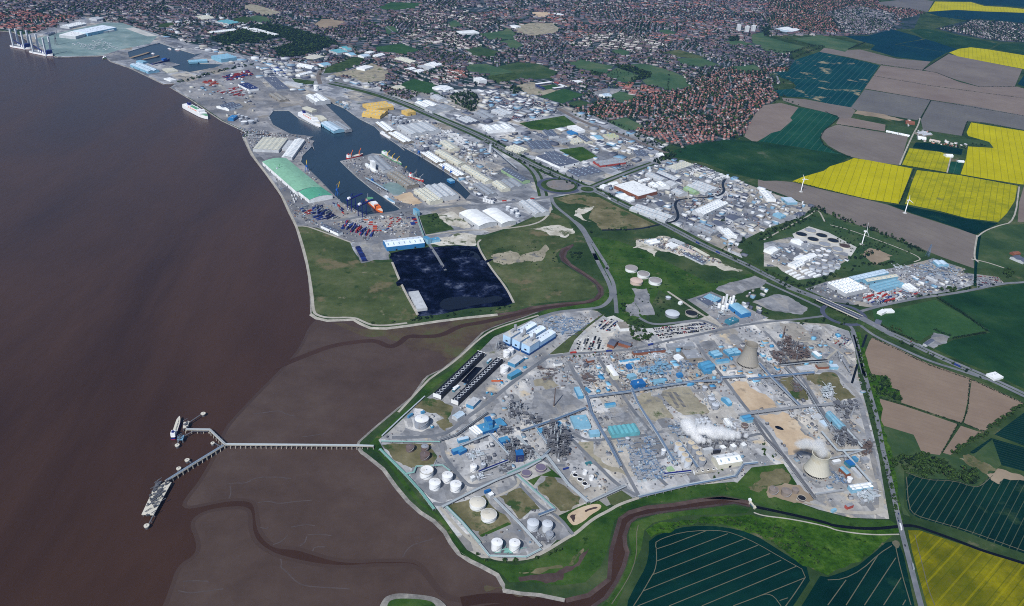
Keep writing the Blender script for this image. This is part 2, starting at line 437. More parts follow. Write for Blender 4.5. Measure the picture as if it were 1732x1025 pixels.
COAST=("W 0,52 23,54 94,96 A 400,380 690,370 W 174,100 182,99 188,104 221,115 277,142 297,141 288,147 325,169 356,191 376,204 417,223 "
         "411,231 E 100,240 200,370 300,510 350,620 400,720 H 205,150 245,300 262,470 265,590 300,615 370,632 545,625 600,655 660,682 760,684 900,667 1100,637 1300,612 1500,592 1620,577 "
         "I 150,545 350,520 500,510 570,490 600,450 580,400 500,340 420,290 350,240 335,200 350,160 400,140 430,128 435,140 "
         "392,180 382,215 420,262 500,312 580,366 632,420 634,470 604,508 540,527 400,548 250,565 "
         "W 911,528 884,538 858,546 833,555 819,562 805,576 779,602 753,623 726,636 719,643 700,671 674,692 637,723 610,747 607,753 615,764 "
         "P 0,130 150,250 250,390 350,510 450,600 560,670 650,760 700,850 760,930 850,990 R 850,610 960,670 1000,740 1000,770 1100,790 1230,800 1400,835 1550,800 1680,700 "
         "S 130,440 160,330 200,190 260,150 400,110 600,90 800,55 960,40 1150,72 1168,90 1163,122 1050,97 900,117 700,142 500,167 340,202 290,242 260,330 265,400 282,450 252,560 200,670 120,790 40,844 "
         "W 985,1045")
LAND=GP(COAST)
COASTLINE=list(LAND)
far=[G(-150,34),G(-900,-20)]
LAND=[Vector((-40000,15000,0)),far[1],far[0]]+LAND+[Vector((30,760,0)),Vector((200,-2000,0)),Vector((40000,-2000,0)),Vector((40000,59000,0)),Vector((-40000,59000,0))]
DOCKS={
 'alexandra': "A 850,345 1000,300 1065,285 1180,325 1300,360 1350,352 1310,372 1245,402 1290,420 1490,425 1430,450 1260,480 1200,468 1130,447 1200,430 1125,412 1010,430 930,405 860,385",
 'king': ("E 500,142 B 400,1000 W 524,240 526,233 516,229 B 240,895 125,830 100,775 130,735 230,735 300,790 430,850 470,820 550,885 655,870 640,850 470,690 505,680 600,720 700,790 800,840 860,900 950,960 1000,1000 "
          "E 1090,180 1220,250 1380,350 1480,420 1560,500 1525,540 1480,500 1380,430 1270,450 1190,400 1090,310 990,240 900,235 850,250 690,285 800,390 900,470 1000,540 1095,605 980,640 850,640 700,560 640,500 545,400 470,350 430,290 440,250 500,190"),
 'lock': "E 70,105 150,96 330,108 495,128 492,138 330,128 150,112 80,116",
}
HOLES={k: GP(v) for k,v in DOCKS.items()}
patch('land','meadow','',0,'green low lying land behind the river bank',world=LAND,hole=list(HOLES.values()),block=None)
# dock basins: water, quay walls
for k,P in HOLES.items():
 me=bpy.data.meshes.new('dock_water'); n=len(P)
 tri=tessellate_polygon([[Vector((p.x,p.y,0)) for p in P]])
 fs=[tuple(t) for t in tri]
 fs=[t if (P[t[1]]-P[t[0]]).cross(P[t[2]]-P[t[0]]).z > 0 else (t[0],t[2],t[1]) for t in fs]
 me.from_pydata([(p.x,p.y,-1.6) for p in P],[],fs); me.materials.append(MATS['dock_water' if k != 'lock' else 'river_water'])
 tag(link('dock_water',me),{'alexandra': 'dark water of the far dock behind the wind farm quay','king': 'teal water of the large branched dock basin','lock': 'narrow brown water of the lock entrance'}[k],None,None,'structure')
 q=MB()
 for i in range(n):
  a,b=P[i],P[(i+1) % n]; q.add([(a.x,a.y,.3),(b.x,b.y,.3),(b.x,b.y,-2),(a.x,a.y,-2)],[(0,1,2,3)])
 q.build('quay_wall','pale_concrete')['kind']='structure'
 occ(P,2)
# sloping stone skirt of the whole shore
def skirt(name,mat,P,out,drop,z0=.25,closed=False,side=1):
 n=len(P); v=[]
 for i in range(n):
  a,b=P[max(0,i-1)],P[min(n-1,i+1)]
  d=Vector((b.x-a.x,b.y-a.y,0)).normalized(); m=Vector((d.y,-d.x,0))*side
  v += [(P[i].x,P[i].y,z0),(P[i].x+m.x*out,P[i].y+m.y*out,z0-drop)]
 q=MB(); q.add(v,[(2*i,2*i+1,2*i+3,2*i+2) for i in range(n-1)])
 o=q.build(name,mat); o['kind']='structure'; return o
skirt('sea_wall','rubble_stone',COASTLINE[:26],5,3.2)['label']='grey stone river wall in front of the docks'
skirt('sea_wall','sea_wall_pale',COASTLINE[25:36],10,3.2)['label']='pale stone embankment round the grassy point'
ic=[i for i,p in enumerate(px(COAST)) if abs(p[0]-911) < .6 and abs(p[1]-528) < .6][0]
skirt('creek_bank','creek_mud',COASTLINE[35:ic+1],7,2.4)['label']='brown mud bank of the winding creek'
skirt('sea_wall','rubble_stone',COASTLINE[ic:ic+33],9,3.2)['label']='grey boulder sea wall round the chemical plant'
skirt('creek_bank','creek_mud',COASTLINE[ic+32:],8,2.4)['label']='brown mud bank of the drain below the plant'
# mud flats: real sheets just above the water, the channels between them left open
def mud(name,s,z,label,sm=2,mat='mud'):
 P=[G(a,b,z) for a,b in px(s)]
 if sm: P=smooth(P,sm)
 tri=tessellate_polygon([[Vector((p.x,p.y,0)) for p in P]])
 fs=[tuple(t) for t in tri]; fs=[t if (P[t[1]]-P[t[0]]).cross(P[t[2]]-P[t[0]]).z > 0 else (t[0],t[2],t[1]) for t in fs]
 me=bpy.data.meshes.new(name); me.from_pydata([tuple(p) for p in P],[],fs); me.materials.append(MATS[mat]); me.update()
 tag(link(name,me),label,None,None,'structure')
 for k,(off,mt) in enumerate(((3,'mud_half'),(7,'mud_shallow'))):
  n=len(P); sg=1 if sum(P[i].x*P[(i+1) % n].y-P[(i+1) % n].x*P[i].y for i in range(n)) > 0 else -1; E_=[]
  for i in range(n):
   d=(P[(i+1) % n]-P[i-1]).normalized(); E_.append((P[i].x+d.y*off*sg,P[i].y-d.x*off*sg,z-.03*(k+1)))
  v_=[tuple(p) for p in P]+E_; me=bpy.data.meshes.new('mud_edge'); me.from_pydata(v_,[],[(i,n+i,n+(i+1) % n,(i+1) % n) if sg > 0 else (i,(i+1) % n,n+(i+1) % n,n+i) for i in range(n)]); me.materials.append(MATS[mt]); me.update()
  tag(link('mud_edge',me),'wet shallow edge of the mud flat',None,None,'structure')
mud('mud_flat',"W 560,535 530,545 512,590 478,627 440,665 405,702 385,725 372,760 345,812 318,845 314,858 U 620,270 740,247 880,247 935,285 945,440 1000,520 1060,562 1200,570 1300,602 1450,648 1600,658 1732,648 "
 "R 380,570 450,600 490,650 560,750 620,810 720,832 880,800 1000,785 1060,700 W 790,900 740,800 700,740 760,660 840,600 900,540 1000,520 1020,500 1030,480 970,410 930,420 960,470 985,505 860,520 640,545",-2.05,'grey brown mud flat between creek mouth and jetty')
mud('mud_flat',"U 500,410 560,355 680,325 850,315 868,380 865,460 900,550 1000,620 1080,650 1250,690 1400,712 1550,715 1732,700 R 200,625 370,618 440,660 500,740 545,800 600,850 760,868 1000,840 1250,840 1420,850 1600,830 1732,700 "
 "W 1120,880 1275,866 1275,835 1100,840 1035,900 1015,970 985,1015 940,1020 860,1012 800,1020 760,1040 760,1090 250,1090 U 330,964 372,850 420,700 515,650 555,580 540,500",-2.0,'grey brown mud flat south of the drain channel')
def channel(s,wd,z,label,mat='river_water'):
 P=smooth([G(a,b,z) for a,b in px(s)],2,False); v,f=ribbon(P,wd,z)
 me=bpy.data.meshes.new('creek_channel'); me.from_pydata(v,[],f); me.materials.append(MATS[mat]); me.update()
 tag(link('creek_channel',me),label,None,None,'structure')
channel("W 962,416 953,424 950,434 962,448 990,464 1012,480 1018,495 1008,508 970,516 930,520 W 890,528 H 1400,652 1250,672 1130,740 1000,745 900,740 850,790 780,818 700,772 600,775 400,802 200,880 0,960",15,-1.9,'brown water in the north creek winding over the mud')
channel("S 1165,105 1000,75 800,95 600,120 400,145 270,195 215,300 205,400 205,480 180,580 120,680 40,770 -60,844 W 955,1022 900,1016 830,1010 780,1018",19,-1.85,'brown water in the drain running to the river')
ground('mud_wet',[(76,66,62),(88,78,76)],.05,.2,.2,rough=.35,spec=.5)
for s_ in ("K 900,235 960,230 1040,218 1075,215 1120,240 1180,252","K 720,705 780,695 850,700 910,660 1060,655 1150,668","K 745,715 752,760 738,800","U 945,440 980,450 1000,440","U 1030,555 1080,540 1130,495",
           "U 1210,565 1245,540 1255,500","U 1295,600 1305,570 1380,570","U 1080,650 1090,680 1080,705 1115,730 1180,800 1240,830 1330,838 1540,850","U 400,862 480,880 560,868 700,850","U 930,275 1010,265 1060,285 1180,268 1290,260",
           "R 320,560 340,520 380,480 440,462 520,440","U 1150,440 1250,420 1310,430","U 1260,490 1330,485 1420,495","K 1220,390 1300,380 1380,365","U 430,800 520,795 600,800"):
 channel(s_,2.2,-1.96,'thin wet rill across the mud flat','mud_wet')
# grassy bank island at the bottom edge
Pi=smooth(GP("W 636,1040 648,1012 660,1006 676,1003 722,1007 742,1012 757,1026 765,1045 760,1080 640,1080"),2)
patch('sea_bank','rubble_stone','',3,'small grassy embankment rounded by grey stone',world=Pi,block=None)
skirt('sea_bank_slope','rubble_stone',Pi+[Pi[0]],7,3.0,.15)
patch('grass_bank','lush_grass','',5,'bright green top of the small embankment',world=smooth(GP("W 652,1040 656,1019 664,1014 680,1012 718,1014 736,1020 742,1040 740,1080 655,1080"),2),block=None)

# ================================================================== ground cover, north to south (layers lie 5 cm apart)
patch('town_ground','town',"W -300,-60 1000,-70 1450,-60 1490,10 D 960,65 1080,85 1040,100 1000,190 870,197 700,235 540,240 200,220 70,225 0,240 10,300 180,350 205,400 170,470 40,485 70,510 60,600 110,650 0,720 "
      "C 1560,900 1450,960 1200,1000 1050,950 840,870 640,800 450,730 350,690 170,640 B 1732,590 1200,600 800,560 W 560,120 480,100 420,95 330,75 279,61 190,35 150,28 120,30 62,55 20,53 0,50 -300,20",1,'grey gardens and streets of the town',block=None)
patch('town_ground','town',"D 1380,130 1732,150 1900,160 1900,290 1732,285 1560,275 1400,250 1290,230 1140,190 1300,150",1,'streets of the village beyond the fields',block=None)
patch('industrial_ground','industrial_yard',"W 62,55 120,30 150,28 190,35 279,61 330,75 420,95 480,100 560,120 633,142 735,152 870,150 903,162 949,175 1073,221 1127,246 1113,258 1130,270 1180,280 1235,300 1300,325 1378,350 1352,368 1300,385 1245,412 "
      "1260,446 1191,416 1140,388 1099,368 1049,345 1010,325 985,325 930,335 935,355 905,365 860,385 820,397 770,400 740,404 655,421 615,445 602,430 590,412 560,404 502,384 489,357 476,330 451,294 425,261 411,232 440,226 417,222 376,203 325,168 288,148 297,141 277,142 221,115 188,104 182,99 173,94 98,97 30,60",1,'grey yards of the docks and industrial estates',block=None,hole=list(HOLES.values()))
T=[  # name,material,points,layer,label,smoothing
 ('field','crop_patchy',"D 205,400 370,345 560,385 770,435 680,570 580,715 430,690 270,650 110,640 60,600 200,590 215,570 180,540 70,500 40,485 160,475 180,440",2,'dark green crop with bare tan patches beside the estate',0),
 ('field','soil_far',"D 400,320 560,335 640,330 880,390 1110,410 1050,470 780,430 560,380 370,345",2,'long strip of bare brown soil above the patchy crop',0),
 ('field','soil_pink',"D 780,435 1050,470 1140,480 1300,545 1420,575 1680,575 1732,590 1850,610 1850,790 1732,770 1420,710 1110,665 670,590 730,505",2,'wide pinkish ploughed field beside the patchy crop',0),
 ('field','soil_grey',"D 670,595 1110,665 1040,785 1020,800 620,735 580,715 630,650",2,'grey brown ploughed field north of the farm',0),
 ('field','soil_far',"D 120,650 270,660 430,690 580,715 610,735 580,785 500,790 490,770 380,740 250,710 130,670",3,'thin bare strip below the patchy crop',0),
 ('field','soil_grey',"D 1115,670 1420,710 1732,770 1850,790 1850,890 1732,865 1480,820 1360,808 1320,905 1060,865 1045,800",2,'grey ploughed field east of the farm lane',0),
 ('field','soil_far',"D 1060,465 1230,360 1420,400 1720,460 1670,575 1430,575 1280,530 1150,485",2,'brown ploughed field below the long yellow strip',0),
 ('field','soil_grey',"D 760,15 990,-10 1130,8 1090,80 960,60 770,40",2,'far bare field beyond the town edge',0),
 ('field','rape',"D 1140,10 1380,15 1470,40 1640,50 1732,60 1900,70 1900,95 1732,85 1450,75 1280,65 1200,70 1095,78",3,'farthest yellow rapeseed field',0),
 ('field','crop_blue',"D 1080,80 1280,68 1450,78 1732,88 1900,95 1900,165 1732,155 1600,140 1400,125 1380,140 1170,110",2,'dark crop below the farthest yellow field',0),
 ('field','crop_blue',"D 1140,0 1100,-120 1900,-120 1900,60 1732,48 1640,40 1480,35 1380,10",2,'dark blue green crops at the far edge',0),
 ('field','crop_blue',"D 540,240 690,240 850,195 1020,240 1060,260 870,295 1220,350 1110,410 880,380 710,330 740,300 610,265",2,'dark blue green crop below the far housing',0),
 ('field','crop_blue',"D 880,295 1080,260 1290,325 1225,350",2,'small dark crop beside the rounded yellow field',0),
 ('field','field_green',"D 970,200 1080,190 1300,240 1560,290 1500,325 1370,315 1280,325 1070,255",2,'green meadow below the village',0),
 ('field','field_green',"D 1520,325 1580,290 1732,290 1900,300 1900,390 1732,365",2,'green crop beside the village',0),
 ('field','rape',"D 1235,350 1300,325 1380,315 1500,330 1732,368 1900,390 1900,490 1732,460 1420,400 1290,375",3,'yellow rapeseed field with a rounded end',0),
 ('field','crop_blue',"D 1690,560 1732,500 1850,520 1850,590 1732,575",3,'dark crop corner beside the brown field',0),
 ('field','soil_pink',"D 0,700 110,685 230,715 175,785 190,800 110,870 50,890 -60,950 -130,910 -110,850 -60,760",2,'pink bare field touching the red roofed estate',0),
 ('field','crop_green',"D 230,715 300,725 420,750 490,765 500,785 450,830 400,870 375,920 400,960 460,1000 560,1040 200,975 -40,945 50,885 110,870 190,800 180,785",2,'striped green crop with a curving edge',0),
 ('field','soil_pink',"D 500,790 580,785 810,830 805,875 480,825",2,'small bare plot beside the farm paddock',0),
 ('field','soil_tan',"D 620,735 800,760 940,800 900,805 820,795 600,755",3,'tan strip above the farm',0),
 ('field','soil_far',"D 490,830 960,910 905,1100 760,1080 580,1045 500,1010 430,970 385,920 380,890 420,855",2,'rounded ploughed field above the yellow field',0),
 ('field','crop_dark',"G 1010,160 1090,165 1325,205 1315,245 990,195",3,'dark plot beside the farm lane',0),
 ('field','paddock',"D 830,830 990,850 980,890 810,870",2,'small paddock beside the farm',0),
 ('field','paddock',"D 1100,875 1260,920 1500,940 1530,985 1380,960 1250,945 1090,915",2,'rough paddock behind the farm',0),
 ('field','rape_patchy',"G 970,200 1180,225 1245,255 1220,360 920,310",2,'small patchy yellow field beside the farm lane',0),
 ('field','crop_green',"G 1245,290 1320,290 1305,375 1230,360",2,'small green plot beside the yellow field',0),
 ('field','rape',"D 1380,815 1560,845 1732,872 1900,900 1900,1240 1710,1227 1510,1195 1310,1160 1345,1060 1360,975 1530,985 1500,945 1360,905 1350,880",3,'large bright yellow rapeseed field with a notch',0),
 ('field','rape',"G 600,265 700,280 990,335 900,570 700,540 440,480 190,420 260,390 400,350 440,320 540,290",3,'bright yellow rapeseed field with a pointed end',0),
 ('field','rape_patchy',"G 1020,345 1310,380 1690,450 1670,550 1620,630 1560,690 1350,665 1180,620 940,570 985,430",3,'streaky yellow rapeseed field beside the lane',0),
 ('field','crop_dark',"G 820,570 930,580 1180,630 1350,670 1560,700 1420,770 1400,775 1290,730 980,630",2,'dark green wedge below the streaky yellow field',0),
 ('field','soil_far',"G -40,405 190,425 430,485 700,545 820,575 980,635 1290,735 1420,780 1395,930 1400,1000 1200,930 1000,850 700,735 500,670 360,600 130,510 -40,450",2,'long bare field with wind turbines',0),
 ('field','field_green',"W 1122,262 1165,245 1230,236 1292,240 1440,264 1405,283 1340,305 1292,306 1235,292 1190,275",2,'green meadow between the estate and yellow field',0),
 ('field','paddock',"G 1450,770 1560,715 1732,705 1850,700 1850,1000 1420,1000 1430,860",2,'green paddock round the small farm',0),
 ('field','soil_pink',"G 1700,560 1732,450 1850,460 1850,700 1690,690",2,'bare corner beyond the ditch',0),
 # near fields
 ('field','soil_near',"X 140,120 300,190 500,290 800,395 780,520 745,680 730,690 330,555 310,470 265,455 240,380 110,370 85,240 120,150",2,'largest tan ploughed field beside the elevated road',0),
 ('field','soil_near',"X 803,400 960,470 1150,560 1000,660 920,720 880,750 750,690 775,600",2,'tan ploughed field with a green ditch on one side',0),
 ('field','soil_near',"X 170,525 330,570 710,700 590,905 470,890 430,800 415,770 200,705",2,'tan ploughed field below the scrub copse',0),
 ('field','soil_near',"X 730,710 865,755 780,820 660,905 610,890",2,'small tan triangular field beside the hedge',0),
 ('field','crop_tram',"T 505,150 620,190 830,200 960,245 1010,230 1100,130 1284,180 1500,240 1500,760 1284,680 1100,620 880,530 700,480 560,440 515,380",2,'dark crop with fine pale wheel lines',1),
 ('field','crop_tram_shallow',"W 1682,735 1732,698 1800,660 1800,790 1732,754",2,'dark crop beside the straight hedge',0),
 ('field','crop_tram_shallow',"W 1640,765 1676,741 1732,757 1800,778 1800,830 1732,797 1694,787",2,'dark crop ribbed with fine lines',0),
 ('field','rape_near',"T 525,530 600,530 900,630 1284,755 1500,830 1500,1100 670,1100 650,1025 600,850 550,660",3,'nearby muted yellow rapeseed field beside the road',0),
 ('field','crop_dark',"W 1387,974 1400,976 1430,966 1452,956 1477,936 1498,918 1519,914 1529,941 1547,1025 1552,1050 1340,1050 1365,1010",2,'dark crop wedge beside the road',0),
 ('field','crop_dark',"S 420,350 640,270 780,257 960,262 1180,310 1400,450 1640,600 1480,844 1420,930 290,930 250,844 330,680 400,560 425,440",2,'dark green crop with broad pale wheel tracks',1),
 # town greens
 ('park','park_grass',"C 380,425 480,395 590,420 700,440 640,500 540,480",2,'pale green playing field in the town',0),
 ('park','park_grass',"C 640,500 720,450 870,500 820,545 760,545 680,525",2,'cemetery grass with dotted trees',0),
 ('park','park_grass',"C 790,430 900,420 1080,470 1190,520 1180,555 1240,570 1060,610 870,545 950,510 900,470",2,'large green park with a hedge row',1),
 ('park','park_grass',"C 680,340 740,325 830,350 770,375",2,'small green in the terraces',0),
 ('park','rough_grass',"C 1020,350 1130,330 1310,380 1250,390 1100,375",2,'dry grass beside the school site',0),
 ('park','park_grass',"C 1110,390 1290,385 1420,440 1260,445 1150,425",2,'green beside the school site',0),
 ('park','park_grass',"C 1480,445 1640,430 1690,470 1560,480",2,'green strip near the straight avenue',0),
 ('park','park_grass',"C 660,640 750,605 860,650 740,690",3,'triangular green with one dark bush',0),
 ('park','pitch',"C 200,640 370,590 500,630 360,690",2,'green practice field beside the stadium',0),
 ('park','park_grass',"C 660,810 780,780 900,840 820,880 760,860",2,'green beside the estate school',0),
 ('park','park_grass',"C 1420,280 1530,265 1650,300 1500,300",2,'grass near the tower blocks',0),
 ('park','park_grass',"C 1610,230 1700,215 D 0,240 60,255 180,290 270,310 130,360 0,335 C 1690,320 1620,280",2,'hillside park below the tower blocks',0),
 ('park','park_grass',"D 190,260 380,235 620,290 540,345 380,310",2,'green meadow behind the far housing',0),
 ('park','park_grass',"C 0,180 60,240 0,260 -70,230",2,'green beside the bare building site',0),
 ('park','park_grass',"C 0,260 80,290 60,325 0,320",2,'green corner by the avenue',0),
 ('park','pitch',"B 820,55 900,15 1140,20 1060,60 930,75",2,'far green sports ground',0),
 ('park','pitch',"B 790,315 980,290 1105,335 980,365 830,345",2,'bright green sports ground beside the railway',0),
 ('park','park_grass',"B 1410,430 1540,425 1732,480 1560,505 1420,470",2,'pale green school field',0),
 ('park','pitch',"B 970,560 1060,525 1210,560 1190,600 1240,625 1160,625 1000,590",2,'green field beside the white hall',0),
 ('park','park_grass',"B 1490,225 1660,205 1732,215 1732,260 1560,262",2,'green beside the canal trees',0),
 ('park','park_grass',"B 1630,275 1732,262 1790,300 1732,325",2,'green school field in the flats',0),
 ('park','verge',"B 460,490 480,450 640,385 740,380 700,430 560,480",3,'green triangle inside the railway curve',0),
 ('park','verge',"B 250,520 400,540 390,575 270,545",3,'grass below the railway arch',0),
 ('park','verge',"A 1040,160 1150,150 1170,175 1060,185",3,'green by the inner docks',0),
 ('park','verge',"A 1530,130 1640,105 1690,130 1620,160",3,'green near the old docks',0),
 ('park','paddock',"C -60,440 60,415 200,425 330,480 290,520 140,530 20,520 -120,480",2,'scrubby green between estate and stadium',0),
 ('park','verge',"B 1560,505 1732,480 1760,520 1640,560 1560,540",2,'dark green beside the school field',0),
 ('park','park_grass',"B 870,170 930,175 960,215 880,230",2,'green corner beside the railway',0),
 ('park','park_grass',"B 1290,150 1340,130 1400,180 1290,195",2,'green beside the red terraces',0),
 ('park','paddock',"B 1390,330 1500,310 1640,345 1580,385 1460,370",2,'green between white flats',0),
 ('park','park_grass',"B 0,100 90,115 110,150 20,150 -60,130",2,'green beside the dark wood',0),
 ('park','park_grass',"C 990,205 1060,195 1120,220 1060,240",2,'oval green in the middle town',0),
 ('park','paddock',"C 380,690 480,665 560,690 470,715",3,'weedy yard beside estate hedge',0),
 ('bare_ground','beige_rubble',"B 0,30 100,60 200,85 100,105 40,90 -70,60 -60,35",2,'bare building site in the far town',0),
 ('bare_ground','soil_tan',"B 400,165 450,125 520,130 620,145 560,180 440,190",2,'tan cleared site in the far terraces',0),
 ('bare_ground','sandy',"C 160,80 260,80 290,100 200,125",2,'sandy cleared plot in the far town',0),
 ('bare_ground','beige_rubble',"C 0,175 200,150 300,155 320,215 160,240 40,215",2,'cleared estate land with pale soil',0),
 ('bare_ground','beige_rubble',"B 500,500 780,420 900,470 860,540 720,550 620,510",2,'cleared pale industrial plot',0),
 ('bare_ground','dark_yard',"C 540,625 640,590 760,590 700,630 600,650",3,'dark school yard beside the stadium road',0),
 ('field','lush_grass',"C 70,820 370,770 450,830 240,870 150,860",3,'dark green rectangle between warehouses',0),
 ('field','lush_grass',"F 490,210 650,190 750,255 640,290",3,'dark green scrub square between warehouses',0),
 # port ground
 ('quay','quay_green',"A 370,375 290,320 240,255 380,220 700,150 830,155 1050,240 1000,290 800,330 680,368",2,'grey green apron of the wind turbine quay',0),
 ('yard','pale_concrete',"A 835,190 890,182 1050,240 980,242",3,'pale laydown strip on the quay',0),
 ('yard','port_yard',"A 1150,575 1390,510 1500,480 1690,450 1732,470 1732,880 1640,870 1480,795 1400,745 1280,660",2,'ferry terminal yard',0),
 ('yard','port_yard',"B 0,480 100,600 300,620 470,690 640,850 560,885 470,820 300,700 130,720 90,780 120,830 240,890 395,910 340,935 0,885",2,'freight yard between the basins',0),
 ('quay','port_yard',"E 55,130 450,140 520,150 440,250 420,290 240,270 200,290 100,200",2,'warehouse quay by the lock',0),
 ('yard','port_yard',"E 200,290 430,290 545,400 700,560 850,640 980,645 1095,612 1190,600 1240,780 980,815 900,830 760,825 560,735 400,715 330,580 260,400",2,'container yard behind the green shed',0),
 ('quay','dark_yard',"E 770,835 900,820 960,830 1020,940 830,965",3,'dark asphalt storage plot with blue containers',0),
 ('quay','port_yard',"E 690,285 850,252 990,245 1090,312 1270,452 1380,432 1480,500 1525,545 1300,590 1095,603 900,468",2,'spit quay between the two dock arms',0),
 ('yard','quay_green',"E 960,440 1050,420 1150,480 1060,520 1000,480",3,'pale green mineral stain on the spit',1),
 ('yard','sandy',"E 1040,520 1150,490 1240,560 1180,580 1100,560",3,'sandy mineral stain on the spit',1),
 ('bare_ground','verge',"E 1215,650 1330,630 1400,690 1450,740 1260,775",3,'scrubby plot beside the conveyor',0),
 ('bare_ground','chalk',"E 1340,640 1420,620 1540,690 1560,730 1440,720 1380,690",4,'white chalk heap ground',1),
 ('bare_ground','chalk',"E 1270,840 1380,790 1450,770 1600,780 1590,850 1400,845",3,'pale mineral stock ground above the coal yard',1),
 ('coal_yard','coal',"H 790,190 900,165 1040,150 1230,140 1350,145 1390,160 1450,280 1560,410 1610,520 1560,540 1300,560 1110,600 975,612 870,420 810,280",3,'black coal stockyard on the grassy point',0),
 ('coal_pond','pond_black',"H 1118,520 1150,490 1280,475 1400,490 1500,472 1545,490 1500,515 1350,535 1250,560 1150,570 1115,545",4,'black pond in the coal yard',1),
 ('coal_pond','pond_black',"H 1210,165 1290,170 1360,180 1400,240 1330,215 1260,190",4,'small black puddle in the coal yard',1),
 ('grass','rough_grass',"H 165,10 300,20 520,118 565,230 600,255 790,250 800,260 975,612 900,655 700,670 620,650 550,618 380,618 300,600 285,560 265,380 220,180 185,80",2,'rough grassland on the point behind the sea wall',0),
 ('grass','rough_grass',"H 1385,100 1400,90 W 860,388 905,368 935,360 960,372 975,400 955,415 940,430 945,445 I 350,250 420,300 500,350 575,405 590,450 560,480 480,500 340,510 140,530 0,560 H 1615,525 1570,410 1460,280 1395,160",2,'rough grassland between coal yard and creek',0),
 ('bare_ground','beige_rubble',"F 40,920 170,880 240,920 400,840 430,870 380,950 250,960 120,975 60,960",3,'stony grey patches in the rough grass',1),
 ('bare_ground','chalk',"F 290,735 380,725 500,710 590,730 600,765 540,795 430,780 370,745",3,'pale chalky patch beside the access road',1),
 ('grass','dry_grass',"F 470,530 620,510 800,530 960,600 1140,710 1050,735 780,745 690,670 720,600 640,570 560,570",2,'dry brown grassland beside the dual carriageway',0),
 ('bare_ground','chalk',"F 600,620 650,595 730,585 690,620 640,640 720,690 650,680",3,'pale trampled ground by the road fork',1),
 ('grass','lush_grass',"F 720,790 900,820 1100,900 1300,1000 1500,1100 W 1300,455 1250,475 1210,490 1170,505 1130,500 1115,490 1090,540 1050,545 1040,525 1035,490 1025,470 1000,420",2,'deep green grass round the old oil tanks',0),
 ('grass','meadow',"W 1000,395 1090,385 1150,400 1200,425 1265,455 1255,475 1200,450 1140,425 1080,410",3,'paler green strip above the oil tanks',0),
 ('bare_ground','chalk',"F 985,865 1010,810 1130,800 1230,790 1380,850 1480,920 1580,960 1720,1010 1690,1023 1560,1000 1450,970 1350,920 1230,890 1160,880 1130,925 1080,880",4,'pale rubble of the works beside the carriageway',0),
 ('yard','dark_yard',"I 820,425 920,425 975,600 890,605 870,560",3,'grey hardstanding below the oil tanks',0),
 ('yard','dark_yard',"I 785,530 840,510 880,615 810,610",3,'small grey hardstanding',0),
 ('yard','dark_yard',"I 1380,430 1640,340 1720,375 1700,400 1480,490",3,'grey storage yard beside the carriageway',0),
 ('yard','dark_yard',"I 1620,515 1732,480 J 100,385 200,420 290,480 250,520 120,500 0,470",3,'grey overgrown asphalt loop',1),
 ('yard','port_yard',"I 1190,500 1350,445 1430,480 1732,620 1440,690 1390,640 1280,560",3,'yard of the white silo works',0),
 ('car_park','pale_concrete',"I 960,690 1150,660 1260,645 1340,660 1390,695 1200,740 1000,765",3,'pale car park with four rows of cars',0),
 ('car_park','pale_concrete',"I 430,850 470,760 640,620 700,605 770,640 730,690 690,720 610,720 650,830 640,845",3,'pale car park beside the railway cutting',0),
 ('cutting','rough_grass',"I 270,865 400,755 620,600 650,590 520,690 440,770 400,850",3,'brown grassy wedge beside the car park',0),
 # sewage works and estate
 ('grass','paddock',"G 0,780 260,660 360,600 500,670 700,740 1000,855 1100,910 960,950 760,1023 J 500,230 270,330 40,230 0,210",2,'green grounds of the sewage works',0),
 ('yard','pale_concrete',"G 190,770 300,720 430,760 620,860 580,920 520,900 430,860 330,840 220,830",3,'concrete apron round the settling tanks',0),
 ('yard','industrial_yard',"G 0,830 180,790 330,840 420,850 560,900 560,960 J 550,160 380,270 230,290 120,230 90,200 0,200",3,'yard of the sewage works',0),
 ('bare_ground','soil_tan',"J 640,120 700,80 760,85 860,130 740,190",3,'bare plots beside the wind turbine',0),
 ('yard','industrial_yard',"J 270,350 420,300 800,220 960,190 1130,145 1340,215 1310,240 1400,250 1400,320 1280,360 1060,395 740,465 690,470 500,440 380,420",3,'yard of the long blue sheds',0),
 ('yard','industrial_yard',"J 1410,250 1560,270 1600,310 1420,345",3,'scrap yard beside the lane',0),
 ('pitch','pitch',"J 720,480 860,485 1140,420 1500,620 1240,680 1130,640 1080,670 1020,710 830,650 740,570",3,'mown sports field with a tall hedge',0),
 ('field','field_green',"J 1150,410 1420,360 1732,310 1900,300 1900,1100 1650,1023 1480,920 1130,750 1260,690 1510,640",2,'dark green pasture beside the sports field',0),
 ('yard','dark_yard',"J 1040,720 1130,640 1240,670 1180,720 1100,760",4,'small dark yard beside the sports field',0),
 # chemical plant
 ('plant_ground','plant_ground',"W 633,746 660,728 700,688 740,660 790,616 835,570 868,556 905,538 940,528 985,522 1010,526 1030,540 1090,556 1130,552 1180,540 1245,518 1300,540 1350,545 1400,548 1436,560 1446,590 1452,640 1466,690 1486,770 1499,850 1504,878 1440,876 1385,862 1330,842 1300,828 1275,822 1240,815 1160,822 1085,838 1040,850 1000,868 965,890 920,935 880,946 815,944 790,930 760,890 740,862 700,820 660,775",2,'grey hard ground of the chemical plant',0),
 ('grass','dry_grass',"L 535,260 640,170 900,260 840,400 800,350 620,280",3,'brown grass plot beside the fan rows',0),
 ('grass','dry_grass',"L 740,400 840,350 900,430 830,480",4,'small dry grass plot',0),
 ('yard','dark_yard',"L 400,510 460,450 600,490 720,450 820,490 700,525",3,'dark bund round the big tank',1),
